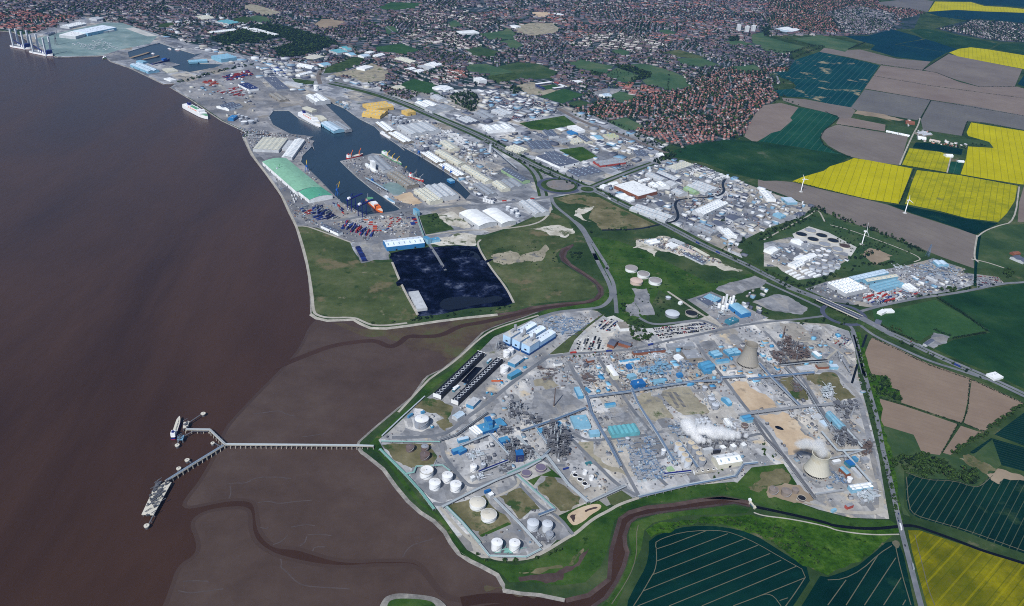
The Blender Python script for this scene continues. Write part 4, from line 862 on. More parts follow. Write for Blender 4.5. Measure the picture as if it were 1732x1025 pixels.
SH=[
 # dock sheds and port
 ("E 340,135 280,213 108,205",10,'g5','cr','lg','ribbed cream warehouse beside the lock','warehouse'),
 ("E 455,143 370,262 300,257",10,'g1','w','lg','slim white warehouse on the lock quay','warehouse'),
 ("E 390,150 350,205 305,200",8,'flat','lg','lg','low flat annex beside the slim white warehouse','annex'),
 ("E 332,266 566,458 412,500",12,'barrel','gr','w','very long pale green quayside shed','warehouse'),
 ("E 568,459 640,512 490,548",12,'barrel','g2','w','darker green end shed joined to the long green roof','warehouse'),
 ("E 590,703 708,757 682,770",8,'g1','dg','w','dark roofed long shed with white side in container yard','shed'),
 ("E 975,812 1222,785 1238,832",13,'g1','w2','bl','white roofed blue walled store above the coal yard','warehouse'),
 ("E 1380,432 1480,510 1375,548",14,'g3','lg','lg','grey three ridged warehouse at the head of the dock spit','warehouse'),
 ("E 1265,462 1375,540 1300,565",12,'g3','cr','cr','cream ridged warehouse beside the grey one on the spit','warehouse'),
 ("E 1080,352 1215,440 1155,470",10,'g2','br','br','brown roofed transit shed on the spit','warehouse'),
 ("E 950,248 1052,340 985,360",10,'g2','g','lg','grey transit shed at the tip of the spit','warehouse'),
 ("E 875,300 942,350 930,360",7,'g1','w','w','narrow white shed on the spit','shed'),
 ("E 908,278 925,290 915,300",32,'flat','w','w','white square tower on the dock spit','tower'),
 ("E 1600,605 1735,690 1630,728",12,'barrel','w','lg','white rounded shed nearest the chalk heap','warehouse'),
 ("F 80,597 210,682 128,714",12,'barrel','w','lg','white rounded shed between two others by the curved road','warehouse'),
 ("F 320,540 432,622 355,650",12,'g2','lg','lg','pale double ridged shed beside the curved road','warehouse'),
 ("E 985,22 1062,80 1015,98",9,'g2','w','br','white roofed quay shed beside moored white ship','warehouse'),
 ("E 1075,88 1180,150 1120,165",9,'g2','w','br','white roofed quay shed next along the dock','warehouse'),
 ("E 1265,25 1362,78 1185,122",11,'g3','lg','lg','broad pale grey warehouse behind the quay sheds','warehouse'),
 ("E 1290,222 1392,288 1345,308",9,'g2','w','br','white roofed brick quay shed on the east dock arm','warehouse'),
 ("E 1405,298 1530,375 1478,392",9,'g2','w','br','white roofed brick quay shed with blue doors','warehouse'),
 ("E 1375,210 1528,300 1485,317",9,'g1','cr','cr','long cream shed behind the east quay sheds','warehouse'),
 ("E 1415,148 1487,200 1430,213",9,'g1','cr','cr','cream shed beside rows of white trailers','warehouse'),
 ("E 1548,313 1710,414 1668,432",9,'g1','cr','cr','long cream shed ending by the silver tanks','warehouse'),
 ("E 1630,428 1735,500 1690,520",9,'g2','g','g','grey double shed beside the small tanks','warehouse'),
 ("F 165,330 302,412 250,425",10,'g1','dg','pg','dark roofed shed edged with green stacks','warehouse'),
 ("F 105,418 172,468 132,490",9,'g1','cr','cr','short cream shed beside the dark roofed shed','warehouse'),
 ("F 200,400 272,450 185,472",8,'g2','g','g','grey shed next to the short cream shed','warehouse'),
 ("A 392,232 480,207 540,232",14,'flat','w','lg','small white hall on the wind turbine quay','factory'),
 ("A 487,205 682,167 738,190",16,'flat','w2','lb','huge white turbine blade hall on the far quay','factory'),
 ("A 650,206 735,193 745,202",8,'flat','w','lg','low white annex beside the huge blade hall','annex'),
 ("A 400,172 515,148 535,165",10,'g2','w','lg','white twin shed behind the blade hall','warehouse'),
 ("A 590,122 640,112 662,126",10,'g2','lg','lg','pale shed near the railway above the blade hall','warehouse'),
 ("A 285,228 330,212 350,220",8,'flat','dg','g','dark low building behind the installation vessels','shed'),
 ("A 940,418 1060,465 1000,482",11,'g2','pb','lb','pale blue warehouse between river and far dock','warehouse'),
 ("A 905,406 935,399 965,412",9,'flat','lb','lb','small light blue shed beside pale blue warehouse','shed'),
 ("A 1080,458 1150,450 1190,470",6,'flat','cr','cr','low cream store near the far dock','warehouse'),
 ("A 1405,372 1508,357 1520,388",16,'g4','lb','l2','light blue ship repair hall in the far dock','hall'),
 ("A 1250,400 1370,393 1372,406",9,'g1','lb','l2','low blue covered dock beside the repair hall','shed'),
 ("A 1650,550 1725,588 1668,602",9,'flat','nv','w','dark roofed white walled ferry shed','warehouse'),
 ("A 1440,705 1530,680 1575,712",9,'g2','dg','w','ferry terminal with slate blue roof','terminal'),
 ("A 1515,788 1545,766 1568,780",10,'flat','bl','bl','bright blue plant building by the ferry berth','building'),
 ("A 1090,522 1130,515 1165,532",5,'flat','w','w','low white shed at the dock corner','shed'),
 ("A 1300,106 1380,100 1410,122",8,'g2','cr','cr','cream works near the inner docks','factory'),
 ("A 1430,142 1500,130 1560,154",8,'g3','t2','lg','pale turquoise works near the inner docks','factory'),
 ("A 1640,178 1735,215 1722,224",8,'flat','w','w','long white block beside the wood','building'),
 ("A 1380,212 1550,192 1560,202",8,'g1','w','cr','white terrace of works beside the wood','building'),
 ("B 0,185 165,228 152,237",9,'flat','w','w','white angled range beside the dark wood','building'),
 ("B 440,625 508,668 425,688",15,'g2','w','lg','large white hall at the head of the dock','hall'),
 ("B 720,690 860,672 905,712",14,'g2','yl','yl','buff yellow mill with ridged roof','mill'),
 ("B 770,722 890,737 845,775",12,'g2','yl','yl','buff yellow lower mill range','mill'),
 ("B 980,735 1035,725 1042,748",14,'flat','yl','yl','buff yellow block beside the silver silos','mill'),
 ("B 1165,667 1238,700 1155,722",11,'g2','w','lg','white depot beside the carriageway','warehouse'),
 ("B 1280,695 1330,715 1200,748",10,'g2','g','lg','grey depot joined below the white depot','warehouse'),
 ("B 1230,632 1285,660 1235,672",10,'g1','lg','lg','pale grey shed above the white depot','warehouse'),
 ("B 1425,772 1500,805 1440,832",9,'g3','lg','dg','pale centred shed with dark ends','warehouse'),
 ("B 1550,745 1620,780 1560,800",9,'g2','g','g','grey depot beside the lorry park','warehouse'),
 ("B 1650,722 1735,755 1690,780",9,'g2','lg','lg','light grey depot beside the lorry park','warehouse'),
 ("B 160,618 232,662 175,675",8,'g2','br','br','brown roofed freight shed near the old dock','warehouse'),
 ("B 140,510 235,590 160,605",8,'flat','dg','g','long dark canopy of the freight terminal','canopy'),
 ("B 185,548 215,540 272,584",8,'g1','lg','lg','pale shed beside the dark freight canopy','warehouse'),
 ("B 320,715 352,708 385,738",7,'flat','cr','cr','cream office beside the white ferry','office'),
 ("B 400,770 432,765 470,795",7,'g1','cr','cr','cream shed on the ferry mole','shed'),
 ("B 510,808 600,862 548,885",10,'g1','pb','lb','pale blue shed at the end of the mole','warehouse'),
 ("B 560,805 650,860 604,864",10,'g2','g','g','grey shed beside the pale blue mole shed','warehouse'),
 ("B 325,382 400,362 440,384",8,'flat','cr','cr','cream flat depot inside the railway bend','warehouse'),
 ("B 495,335 565,325 578,350",10,'g3','t2','lg','turquoise works inside the railway bend','factory'),
 ("B 565,312 600,308 635,330",9,'g2','t2','lg','smaller turquoise works by the railway bend','factory'),
 ("B 605,352 640,348 648,368",8,'g1','lb','w','light blue shed by the railway bend','shed'),
 ("B 415,425 465,415 476,435",8,'g1','lb','w','light blue shed beside the goods yard','shed'),
 ("B 320,422 420,440 402,455",7,'g1','w','w','long white shed in the goods yard','shed'),
 ("B 275,496 360,474 372,485",7,'g1','w','w','white shed below the goods yard','shed'),
 ("B 685,368 730,358 746,375",8,'g1','pb','w','pale blue depot outside the railway bend','warehouse'),
 ("B 735,346 770,338 776,352",8,'flat','w','w','small white depot outside the railway bend','warehouse'),
 ("B 780,368 830,355 862,366",7,'g1','w','w','white curved depot near the sports ground','warehouse'),
 ("B 680,450 740,432 770,450",9,'flat','w','w','white hall on the cleared pale plot','hall'),
 ("B 985,380 1090,408 1045,420",8,'g2','cr','cr','cream factory row below the sports ground','factory'),
 ("B 1130,426 1180,412 1225,435",8,'g2','w','w','white factory below the flats','factory'),
 ("B 1080,440 1110,432 1165,458",8,'g2','lg','lg','grey factory below the flats','factory'),
 ("B 1000,456 1040,447 1062,460",7,'g1','w','w','small white factory unit','factory'),
 ("B 1050,470 1090,460 1116,475",7,'g1','w','w','small white factory unit with green verge','factory'),
 ("B 1460,518 1510,513 1515,535",18,'flat','w','w','square white block beside the school field','building'),
 ("B 1345,207 1460,200 1472,218",9,'flat','w','w','long white school beside the railway','school'),
 ("B 1185,580 1240,565 1288,598",9,'g1','w','w','white hall beside a green field','hall'),
 ("B 910,580 940,568 985,590",8,'g1','cr','cr','cream hall beside a green field','hall'),
 # estates by the carriageway
 ("F 160,38 205,70 55,108",10,'g3','w','w','large white depot above the freight sidings','warehouse'),
 ("F 205,175 297,208 255,237",8,'g3','cr','cr','cream ribbed shed by the carriageway','warehouse'),
 ("F 420,150 465,205 335,237",9,'g3','dg','g','dark slate roofed warehouse by the carriageway','warehouse'),
 ("F 470,222 545,300 490,327",9,'g3','dg','w','dark roofed white edged factory by the carriageway','factory'),
 ("F 340,252 470,223 490,325",8,'flat','dg','w','flat dark factory wing with white gutters','factory'),
 ("F 455,78 495,120 430,132",8,'g2','dg','lg','dark roofed unit with pale blue front','warehouse'),
 ("F 605,45 670,80 632,97",9,'flat','w','w','clean white warehouse beside the sidings','warehouse'),
 ("F 335,106 370,100 396,130",7,'flat','dg','g','small dark unit among white yards','unit'),
 ("F 545,86 575,80 592,105",8,'flat','bl','bl','bright blue unit near the sidings','unit'),
 ("F 660,112 722,155 690,170",8,'g1','dg','cr','dark gabled unit near the sidings','unit'),
 ("F 700,116 740,110 762,140",7,'g1','lb','w','light blue unit near the sidings','unit'),
 ("F 785,107 852,100 870,127",8,'g2','ol','cr','olive roofed unit beside the sidings','unit'),
 ("F 540,142 600,130 630,158",7,'g2','cr','cr','cream unit below the dark gabled unit','unit'),
 ("F 460,142 520,130 542,160",7,'g2','g','g','grey unit beside the cream unit','unit'),
 ("F 720,318 800,358 640,402",9,'g4','dg','g','large dark ridged warehouse by the roundabout','warehouse'),
 ("F 720,286 890,264 902,298",7,'g2','g','rd','grey warehouse with red edged sides','warehouse'),
 ("F 1065,215 1098,255 1028,270",8,'g2','dg','g','dark hall in the pale lorry yard','warehouse'),
 ("F 1140,230 1170,228 1165,248",7,'g1','w','w','small white hall in the pale lorry yard','warehouse'),
 ("F 1205,322 1325,285 1385,310",10,'g4','cr','lg','cream ribbed warehouse by the green meadow','warehouse'),
 ("F 990,415 1150,485 1035,525",12,'flat','w','og','big flat white factory with brown walls','factory'),
 ("F 1115,360 1220,405 1180,420",9,'g1','lg','lg','long pale shed above the flat white factory','warehouse'),
 ("F 1185,350 1310,405 1275,420",9,'g1','lg','dg','long pale shed with dark flank','warehouse'),
 ("F 1255,415 1305,440 1262,458",8,'g1','lg','lg','short pale shed at the end of two long sheds','warehouse'),
 ("F 1190,422 1235,452 1150,475",9,'g2','w','w','white hall beside the flat white factory','warehouse'),
 ("F 820,432 860,420 882,436",6,'g1','w','w','white showroom near the small roundabout','showroom'),
 ("F 765,450 790,438 806,454",6,'flat','w','w','small white kiosk building near the small roundabout','showroom'),
 ("F 1020,412 1080,395 1092,408",6,'g1','w','w','slim white unit above the flat factory','unit'),
 ("F 1435,418 1560,465 1485,502",10,'g3','lg','lg','grey ribbed warehouse beside the winding drain','warehouse'),
 ("F 1300,470 1355,500 1310,520",8,'g1','lg','lg','pale shed inside the drain bend','warehouse'),
 ("F 1360,455 1430,490 1402,503",8,'g1','pg','pg','pale green shed inside the drain bend','warehouse'),
 ("F 1380,615 1545,540 1612,570",11,'g2','w','lg','long white warehouse beside parked car compound','warehouse'),
 ("F 1030,570 1265,650 1215,688",8,'g2','lg','lg','very long pale shed beside the carriageway','warehouse'),
 ("F 1110,566 1160,550 1200,570",7,'g1','dg','g','dark gabled unit inside the drain bend','unit'),
 ("F 870,508 905,497 945,520",6,'g1','w','w','white unit of the frontage row, roundabout end','unit'),
 ("F 915,525 945,517 990,545",6,'g1','w','w','white unit of the frontage row, middle','unit'),
 ("F 1440,702 1560,752 1500,772",8,'g2','g','g','blue grey shed beside the estate road','warehouse'),
 ("F 1560,680 1612,710 1572,728",8,'g1','dg','g','dark shed among small units','warehouse'),
 ("F 1625,733 1682,785 1592,765",8,'g4','w','w','four ridged white unit by the carriageway','unit'),
 ("F 1665,640 1720,665 1670,690",8,'g1','dg','lg','slate roofed unit above the four ridged unit','unit'),
 ("G 30,482 82,540 28,548",9,'g1','w','w','tall white gabled unit near the bare field','unit'),
 ("G 180,525 225,560 175,575",8,'flat','pb','lb','pale blue unit near the bare field','unit'),
 ("G 60,636 95,625 125,655",7,'flat','lb','lb','turquoise roofed unit near the bare field','unit'),
 ("G 195,640 235,622 260,645",7,'flat','dg','g','dark unit at the estate corner','unit'),
 ("J 425,308 548,380 668,328",11,'g6','w','lg','white six ridged shed by the flyover','warehouse'),
 ("J 565,268 790,217 812,245",10,'g2','pb','lb','pale blue long shed with dotted rooflights','warehouse'),
 ("J 660,283 865,248 885,268",10,'g1','cr','l2','cream striped long shed between blue sheds','warehouse'),
 ("J 705,318 862,278 908,322",10,'g3','l2','lb','grey blue ribbed long shed','warehouse'),
 ("J 975,312 1028,350 978,366",7,'g3','w','w','small white ridged shed beside the scrap rows','warehouse'),
 ("J 1200,160 1235,188 1185,208",8,'g2','pb','lb','pale blue substation hall','building'),
 ("J 1095,262 1165,295 1155,304",6,'g1','lg','lg','narrow pale gallery in the substation','building'),
 ("J 755,500 790,482 805,505",6,'flat','w','w','white sports pavilion beside the pitch','pavilion'),
 ("J 800,482 850,480 855,500",5,'flat','w','w','low white clubhouse beside the pitch','clubhouse'),
 ("J 750,548 790,560 782,592",5,'g1','dg','br','dark roofed changing rooms beside the pitch','building'),
 ("J 1060,712 1112,680 1128,698",6,'g1','dg','lg','dark gabled barn beside the carriageway','barn'),
 ("J 1640,135 1680,122 1688,185",7,'g2','dg','lg','dark roofed farm barn in the paddock','barn'),
 ("J 1638,104 1678,96 1682,118",6,'g1','og','og','brown roofed farm barn behind the dark barn','barn'),
 ("J 1480,915 1540,900 1600,935",5,'flat','w','w','white compound hut beside the carriageway','hut'),
 ("F 1345,893 1478,958 1455,970",5,'g1','dg','lg','long dark roofed store in the pale rubble works','store'),
 ("F 1205,838 1250,822 1282,852",6,'flat','w','w','white block in the pale rubble works','building'),
 ("F 1060,815 1130,800 1160,828",6,'g2','w','lg','white twin shed at the end of the rubble works','shed'),
 ("F 1290,838 1405,892 1388,902",4,'flat','pk','cr','low pinkish kiln range in the rubble works','kiln'),
 ("F 1255,798 1335,832 1300,848",6,'flat','lg','lg','grey roofed workshop in the rubble works','workshop'),
 ("F 1400,860 1500,915 1485,925",4,'flat','cr','br','low cream racking range in the rubble works','building'),
 # silo works, offices, upper plant
 ("I 1530,520 1618,585 1575,615",11,'barrel','lb','bl','light blue rounded hall beside white silos','hall'),
 ("I 1340,458 1418,492 1362,510",8,'flat','lb','bl','light blue flat store behind white silos','store'),
 ("I 1250,490 1320,470 1345,535",7,'flat','dg','g','dark flat store behind white silos','store'),
 ("I 1440,635 1500,612 1530,635",7,'flat','tl','tl','teal open roof building by the plant road','building'),
 ("I 690,760 735,775 700,808",8,'g1','dg','og','slate roofed brick office by the car park','office'),
 ("I 745,768 825,792 800,806",8,'g1','dg','og','second slate roofed brick office by the trees','office'),
 ("I 720,650 780,647 790,690",8,'flat','br','w','white walled gatehouse in the car park','office'),
 ("I 1050,793 1225,783 1240,808",7,'flat','g','g','long grey laboratory roof by the entrance road','building'),
 ("I 1150,838 1250,830 1285,885",9,'flat','g','br','square slate grey workshop roof','workshop'),
 ("I 1100,870 1130,860 1150,893",7,'flat','w','w','small white store beside the square workshop','store'),
 ("I 825,840 1035,818 1040,835",7,'g1','dg','og','long dark office range by the entrance road','office'),
 ("I 1130,515 1145,508 1150,522",6,'flat','w','w','small white pump house near round tanks','pump house'),
 ("M 725,95 795,190 745,198",10,'barrel','w','cr','white rounded store beside the main plant street','store'),
 ("M 1515,75 1605,48 1655,105",12,'g2','b2','b3','big light blue hall near the first cooling tower','hall'),
 ("M 1550,128 1615,120 1628,152",7,'flat','b3','b3','low blue annex below the big blue hall','annex'),
 ("N 90,165 155,150 185,195",7,'g2','lb','b2','light blue twin roof near the cooling tower','building'),
 ("N 210,150 255,140 278,185",7,'g3','lb','b2','light blue triple roof near the cooling tower','building'),
 ("N 262,140 310,132 335,178",7,'g2','lb','b2','light blue roof beside a brown roof','building'),
 ("N 315,147 348,142 368,172",6,'flat','og','og','small red brown roof beside the cooling tower','building'),
 ("N 145,235 245,222 257,240",6,'flat','b2','lb','slim blue flat roof before the cooling tower','building'),
 ("N 930,168 962,162 998,205",7,'flat','w','lb','white roof with blue side by burnt frames','building'),
 ("N 1065,268 1130,268 1138,292",7,'flat','pb','lb','pale blue control house near the perimeter','building'),
 ("N 960,268 1048,262 1050,290",6,'flat','br','og','brown walled switch house near the perimeter','building'),
 ("N 800,290 920,275 935,312",4,'flat','lg','lg','low pale cable building','building'),
 ("N 192,540 220,532 262,590",7,'g1','lb','b2','light blue shed between lots','shed'),
 ("N 345,690 420,675 445,722",7,'g2','b3','lb','teal blue shed by the orange sand','shed'),
 ("N 1045,662 1150,785 1170,768",10,'g1','l2','l2','long steel blue compressor house, outer one','compressor house'),
 ("N 1082,650 1208,772 1192,786",10,'g1','l2','l2','long steel blue compressor house, inner one','compressor house'),
 ("N 945,682 980,668 1010,712",6,'flat','lg','lg','pale flat store above blue compressor houses','store'),
 ("N 985,732 1030,720 1065,772",6,'flat','pb','lg','pale blue flat store beside compressor houses','store'),
 ("N 250,708 285,752 255,768",8,'g1','w','w','white store beside the steaming units','store'),
 ("O 118,245 308,215 358,290",11,'g1','w','cr','large white gabled warehouse below the steam','warehouse'),
 ("O 1092,282 1150,270 1160,290",6,'flat','w','lg','small white roof beside the second cooling tower','building'),
 ("O 1195,287 1240,275 1275,318",7,'flat','b4','tl','deep blue building beside the corner street','building'),
 ("O 1255,252 1280,245 1302,275",7,'flat','b3','b3','small deep blue building','building'),
 ("O 1190,332 1250,388 1222,405",9,'g1','l2','og','slate blue hall with brown end','hall'),
 ("O 1275,337 1340,405 1320,418",6,'flat','lg','lg','slim pale shed beside the slate blue hall','shed'),
 ("O 1225,482 1395,457 1412,500",9,'g2','w','lb','white roofed hall with dark slots at the corner','hall'),
 ("O 1200,642 1250,625 1270,646",7,'flat','g','rd','red brick pump house at the plant corner','pump house'),
 ("O 1325,258 1372,250 1390,280",8,'flat','g','g','grey frame building by the corner street','building'),
 ("O 1085,682 1118,668 1130,684",5,'flat','lb','lb','tiny light blue hut at the plant corner','hut'),
 ("Q 990,243 1040,233 1068,264",2,'flat','pg','pg','flat green covered basin','basin'),
 ("M 940,627 985,703 738,738",9,'g6','t2','t2','turquoise saw ridged workshop in the plant','workshop'),
 ("M 345,560 490,547 528,650",7,'flat','l2','lb','square blue edged switchyard building','building'),
 ("M 205,610 245,600 290,640",7,'g1','b3','b3','blue roofed store by the tall column unit','store'),
 ("M 45,672 100,660 130,698",7,'g1','b3','b3','blue roofed store beside the diagonal pipe rack','store'),
 ("M 248,677 285,670 315,703",6,'g1','b3','b3','blue roofed store behind the tall column unit','store'),
 ("M 515,690 605,682 628,718",8,'flat','lb','l2','light blue box building on the cross street','building'),
 ("M 430,292 470,375 428,388",7,'flat','lb','b2','tall light blue office slab on the plant street','office'),
 ("M 482,300 496,295 516,333",6,'flat','b3','b3','slim blue unit beside the plant street','unit'),
 ("M 660,442 750,430 765,454",6,'g1','b3','l2','blue gabled store in a dirt lot','store'),
 ("M 900,238 1000,218 1025,262",10,'flat','b4','b4','deep blue box hall beside the long pipe rack','hall'),
 ("M 865,182 925,165 945,195",8,'flat','lb','l2','light blue hall behind the deep blue box','hall'),
 ("M 1100,228 1190,215 1195,244",7,'flat','l2','lb','pale blue flat hall beside the pipe rack','hall'),
 ("M 1315,167 1360,160 1366,185",7,'flat','bl','bl','bright blue small block','building'),
 ("M 1312,226 1350,218 1364,240",6,'flat','lb','lb','light blue small block by the rack','building'),
 ("M 855,86 890,80 910,108",7,'flat','b4','b4','deep blue cube unit','unit'),
 ("M 790,52 970,28 985,46",7,'g1','b2','w','long blue roofed office with white wall','office'),
 ("M 195,70 265,55 272,75",6,'flat','g','w','grey lodge beside the green verge','lodge'),
 ("M 490,35 550,25 560,48",6,'g1','g','og','brown brick lodge near the gate','lodge'),
 ("L 1115,428 1330,360 1380,425",10,'flat','b3','b4','bright blue low process hall','process hall'),
 ("L 1183,355 1235,345 1262,385",26,'flat','b4','b3','tall bright blue tower block on the process hall','tower'),
 ("L 1208,400 1240,393 1266,422",20,'flat','b4','b3','shorter bright blue tower block','tower'),
 ("L 1105,425 1180,488 1120,522",9,'g3','w','lg','white triple roof joined to the blue process hall','warehouse'),
 ("L 935,548 1030,525 1048,545",7,'flat','pb','b3','pale blue store by the pipe bridge','store'),
 ("L 882,648 978,615 1003,637",8,'flat','b2','b4','bright blue long store in the tank area','store'),
 ("L 1310,547 1390,525 1430,558",12,'flat','b3','b4','bright blue box amid steel columns','building'),
 ("L 1462,652 1530,648 1558,698",16,'flat','b4','nv','deep blue block amid steel columns','building'),
 ("L 1672,458 1726,442 1745,470",7,'flat','lb','lb','light blue store beside the rack','store'),
 ("L 885,340 957,294 1010,322",7,'g1','pb','lg','pale store beside the plant road','store'),
 ("L 1018,232 1082,168 1138,198",8,'flat','lg','b3','grey roofed blue walled stores by the fan rows','store'),
 ("L 480,342 522,314 545,312",5,'flat','b3','b3','small blue hut by the sea bank','hut'),
 ("L 600,302 630,292 640,302",5,'flat','b3','b3','small blue hut behind the big tank','hut'),
 ("L 893,85 938,58 950,73",6,'flat','w','b3','white cabin between the fan rows','cabin'),
 ("V 900,648 1000,592 1030,618",9,'flat','b2','tl','teal blue oblong hall by the power station','hall'),
 ("V 905,520 995,455 1055,490",9,'flat','lg','b3','grey roofed blue hall by the power station','hall'),
 ("V 370,792 420,748 436,760",5,'flat','w','tl','white roofed cabin beside the black pool','cabin'),
 ("V 700,520 735,490 748,500",5,'flat','pb','tl','pale cabin at the head of the black pool','cabin'),
 ("P 955,432 1000,415 1005,428",5,'flat','b4','b4','small bright blue hut above domed tanks','hut'),
 ("P 985,457 1018,440 1038,460",6,'flat','w','lg','small white cube building above domed tanks','building'),
 ("P 840,320 870,305 882,325",8,'flat','w','lg','white cube cooler beside the process street','cooler'),
 ("P 745,110 800,82 812,98",7,'flat','b3','b4','blue shed annex in the tank area','annex'),
 ("H 975,440 1035,555 970,568",7,'flat','lg','lg','pale covered store in the coal yard','store'),
 ("E 1175,600 1195,596 1198,618",18,'flat','b2','lb','light blue conveyor tower at the quay end','conveyor tower'),
 ("H 1005,82 1030,75 1045,100",14,'flat','b3','lb','blue transfer house above the coal yard','transfer house'),
 ("H 1050,92 1105,82 1110,98",8,'flat','b2','lb','blue loader house above the coal yard','loader house'),
 ("E 1400,405 1430,400 1435,420",8,'flat','lb','bl','small blue hopper house on the east quay','hopper'),
 # town landmarks
 ("C 425,535 472,532 475,546",7,'flat','w','w','white hall beside the stadium','hall'),
 ("C 602,627 648,620 660,640",8,'g1','pb','w','pale blue gym beside the school yard','gym'),
 ("D 78,190 135,178 180,212",10,'g2','w','pb','white leisure hall below the far housing','hall'),
 ("C 300,88 330,86 334,102",8,'flat','w','w','white depot in the far town','depot'),
 ("B 1700,170 1732,165 1745,180",9,'flat','w','w','white block near the canal trees','building'),
 ("G 1198,236 1245,238 1248,250",7,'g1','w','w','white barn at the edge of the patchy yellow field','barn'),
 ("G 1285,278 1325,280 1328,288",5,'g1','w','w','low white barn beside the notched yellow field','barn'),
 ("D 1000,880 1060,872 1085,900",6,'g2','lg','br','grey farm shed beside the lane','barn'),
 ("D 1020,905 1075,912 1070,925",6,'g1','w','w','white farm shed beside the lane','barn'),
 ("D 940,800 1000,808 1005,825",6,'g1','og','og','red roofed farmhouse range','farmhouse'),
 ("D 820,868 900,885 895,892",4,'g1','w','w','long white poultry shed beside the paddock','shed'),
 ("D 905,885 975,900 972,908",4,'g1','w','w','second white poultry shed beside the paddock','shed'),
 ("D 1110,925 1180,940 1175,950",5,'g1','pk','cr','pale pink farm building behind hedge','barn'),
]
LANDM=[]
for r_ in SH: _o=shed(*r_); LANDM.append((_o.location.x,_o.location.y,r_[5]))

# ================================================================== chemical plant
paint('tank_white',(232,234,236),.45,.05,.1,dirt=(196,190,176)); paint('tank_silver',(196,202,210),.4,.08,.1); paint('tank_grey',(146,152,162),.5,.10,.1,dirt=(120,112,104))
paint('tank_rust',(104,92,90),.8,.2,.1,dirt=(112,78,62)); paint('tank_purple',(112,104,124),.6,.08,.1); paint('tank_beige',(206,202,190),.6,.06,.1,dirt=(176,170,154))
paint('tank_brown',(132,122,116),.8,.15,.1,dirt=(104,92,84)); paint('tank_pink',(200,178,166),.7,.1,.1); paint('roof_grey',(150,146,146),.8,.12,.1); paint('roof_buff',(190,178,156),.7,.1,.2)
paint('steel_dark',(98,100,106),.6,.2,.2); paint('steel_grey',(148,152,158),.55,.15,.2); paint('steel_blue',(96,122,152),.5,.15,.2); paint('pipe_teal',(120,168,160),.5,.1,.2)
paint('pipe_pale',(172,182,188),.45,.12,.2); paint('concrete_old',(170,166,156),.85,.10,.05,dirt=(150,140,120)); paint('concrete_new',(206,202,188),.85,.06,.05,dirt=(186,178,158)); paint('black_steel',(26,28,36),.6,.2,.2)
paint('white_paint',(236,238,240),.4,.04); paint('red_paint',(176,50,40),.5,.1); paint('orange_paint',(226,110,40),.5,.1); paint('yellow_paint',(214,178,60),.5,.1); paint('blue_paint',(40,96,176),.5,.1); paint('navy_paint',(22,34,110),.5,.12); paint('green_paint',(90,150,110),.5,.1)
paint('rust_steel',(100,88,84),.8,.25,.2); paint('pale_blue_paint',(118,158,184),.5,.12)
def pxr(s,h):
 """photo point and zoom radius -> world centre at height h, radius in metres"""
 f,c,r=s.split(); fr=FR[f]; a,b=[float(t) for t in c.split(',')]
 p=G(fr[0]+a*fr[2],fr[1]+b*fr[2],h)
 dist=(p-Vector((0,0,ALT))).dot(cF)
 return p,float(r)*fr[2]*dist/FOC
def tank(s,h,wall,roof,label,kind='cone',name='storage_tank',group=None,cat='tank'):
 p,r=pxr(s,h); root=empty(name,(p.x,p.y,0)); tag(root,label,cat,group); n=28
 q=MB(); q.cyl((0,0,0),r,h,n,cap=False); q.build('shell',wall,root,True)
 q=MB()
 if kind == 'cone': q.lathe((0,0,h),[(r*1.01,0),(r*.6,r*.09),(r*.03,r*.16)],n,True)
 elif kind == 'dome': q.lathe((0,0,h),[(r*1.01,0),(r*.85,r*.10),(r*.5,r*.19),(r*.03,r*.23)],n,True)
 elif kind == 'float': q.cyl((0,0,0),r*.985,.3,n,z0=h-1.6)
 elif kind == 'open': q.cyl((0,0,0),r*.96,.2,n,z0=h*.7)
 elif kind == 'flat': q.cyl((0,0,0),r,.1,n,z0=h)
 q.build('roof' if kind != 'open' else 'water',roof,root,kind in ('cone','dome'))
 q=MB(); q.lathe((0,0,h-.5),[(r,0),(r+.5,0),(r+.5,.7),(r,.7),(r-.4,.7),(r-.4,0)],n); q.build('rim',wall if kind in ('cone','dome') else 'concrete_old',root)
 if h > 8:
  q=MB(); m_=14
  for i in range(m_):
   a0=-2.2+1.8*i/m_; a1=-2.2+1.8*(i+1)/m_
   z0,z1=h*i/m_,h*(i+1)/m_
   P_=[((r+o)*math.cos(a),(r+o)*math.sin(a),z) for a,z in ((a0,z0),(a1,z1)) for o in (.05,1.0)]
   q.add(P_,[(0,1,3,2)])
  q.build('stair','steel_grey',root)
  q=MB(); q.cyl((0,0,h+(r*.15 if kind in ('cone','dome') else -1)),.7,1.6,6); q.build('vent','steel_grey',root)
 occ([(p.x+(r+3)*math.cos(t*.7854),p.y+(r+3)*math.sin(t*.7854)) for t in range(8)],5)
 return root
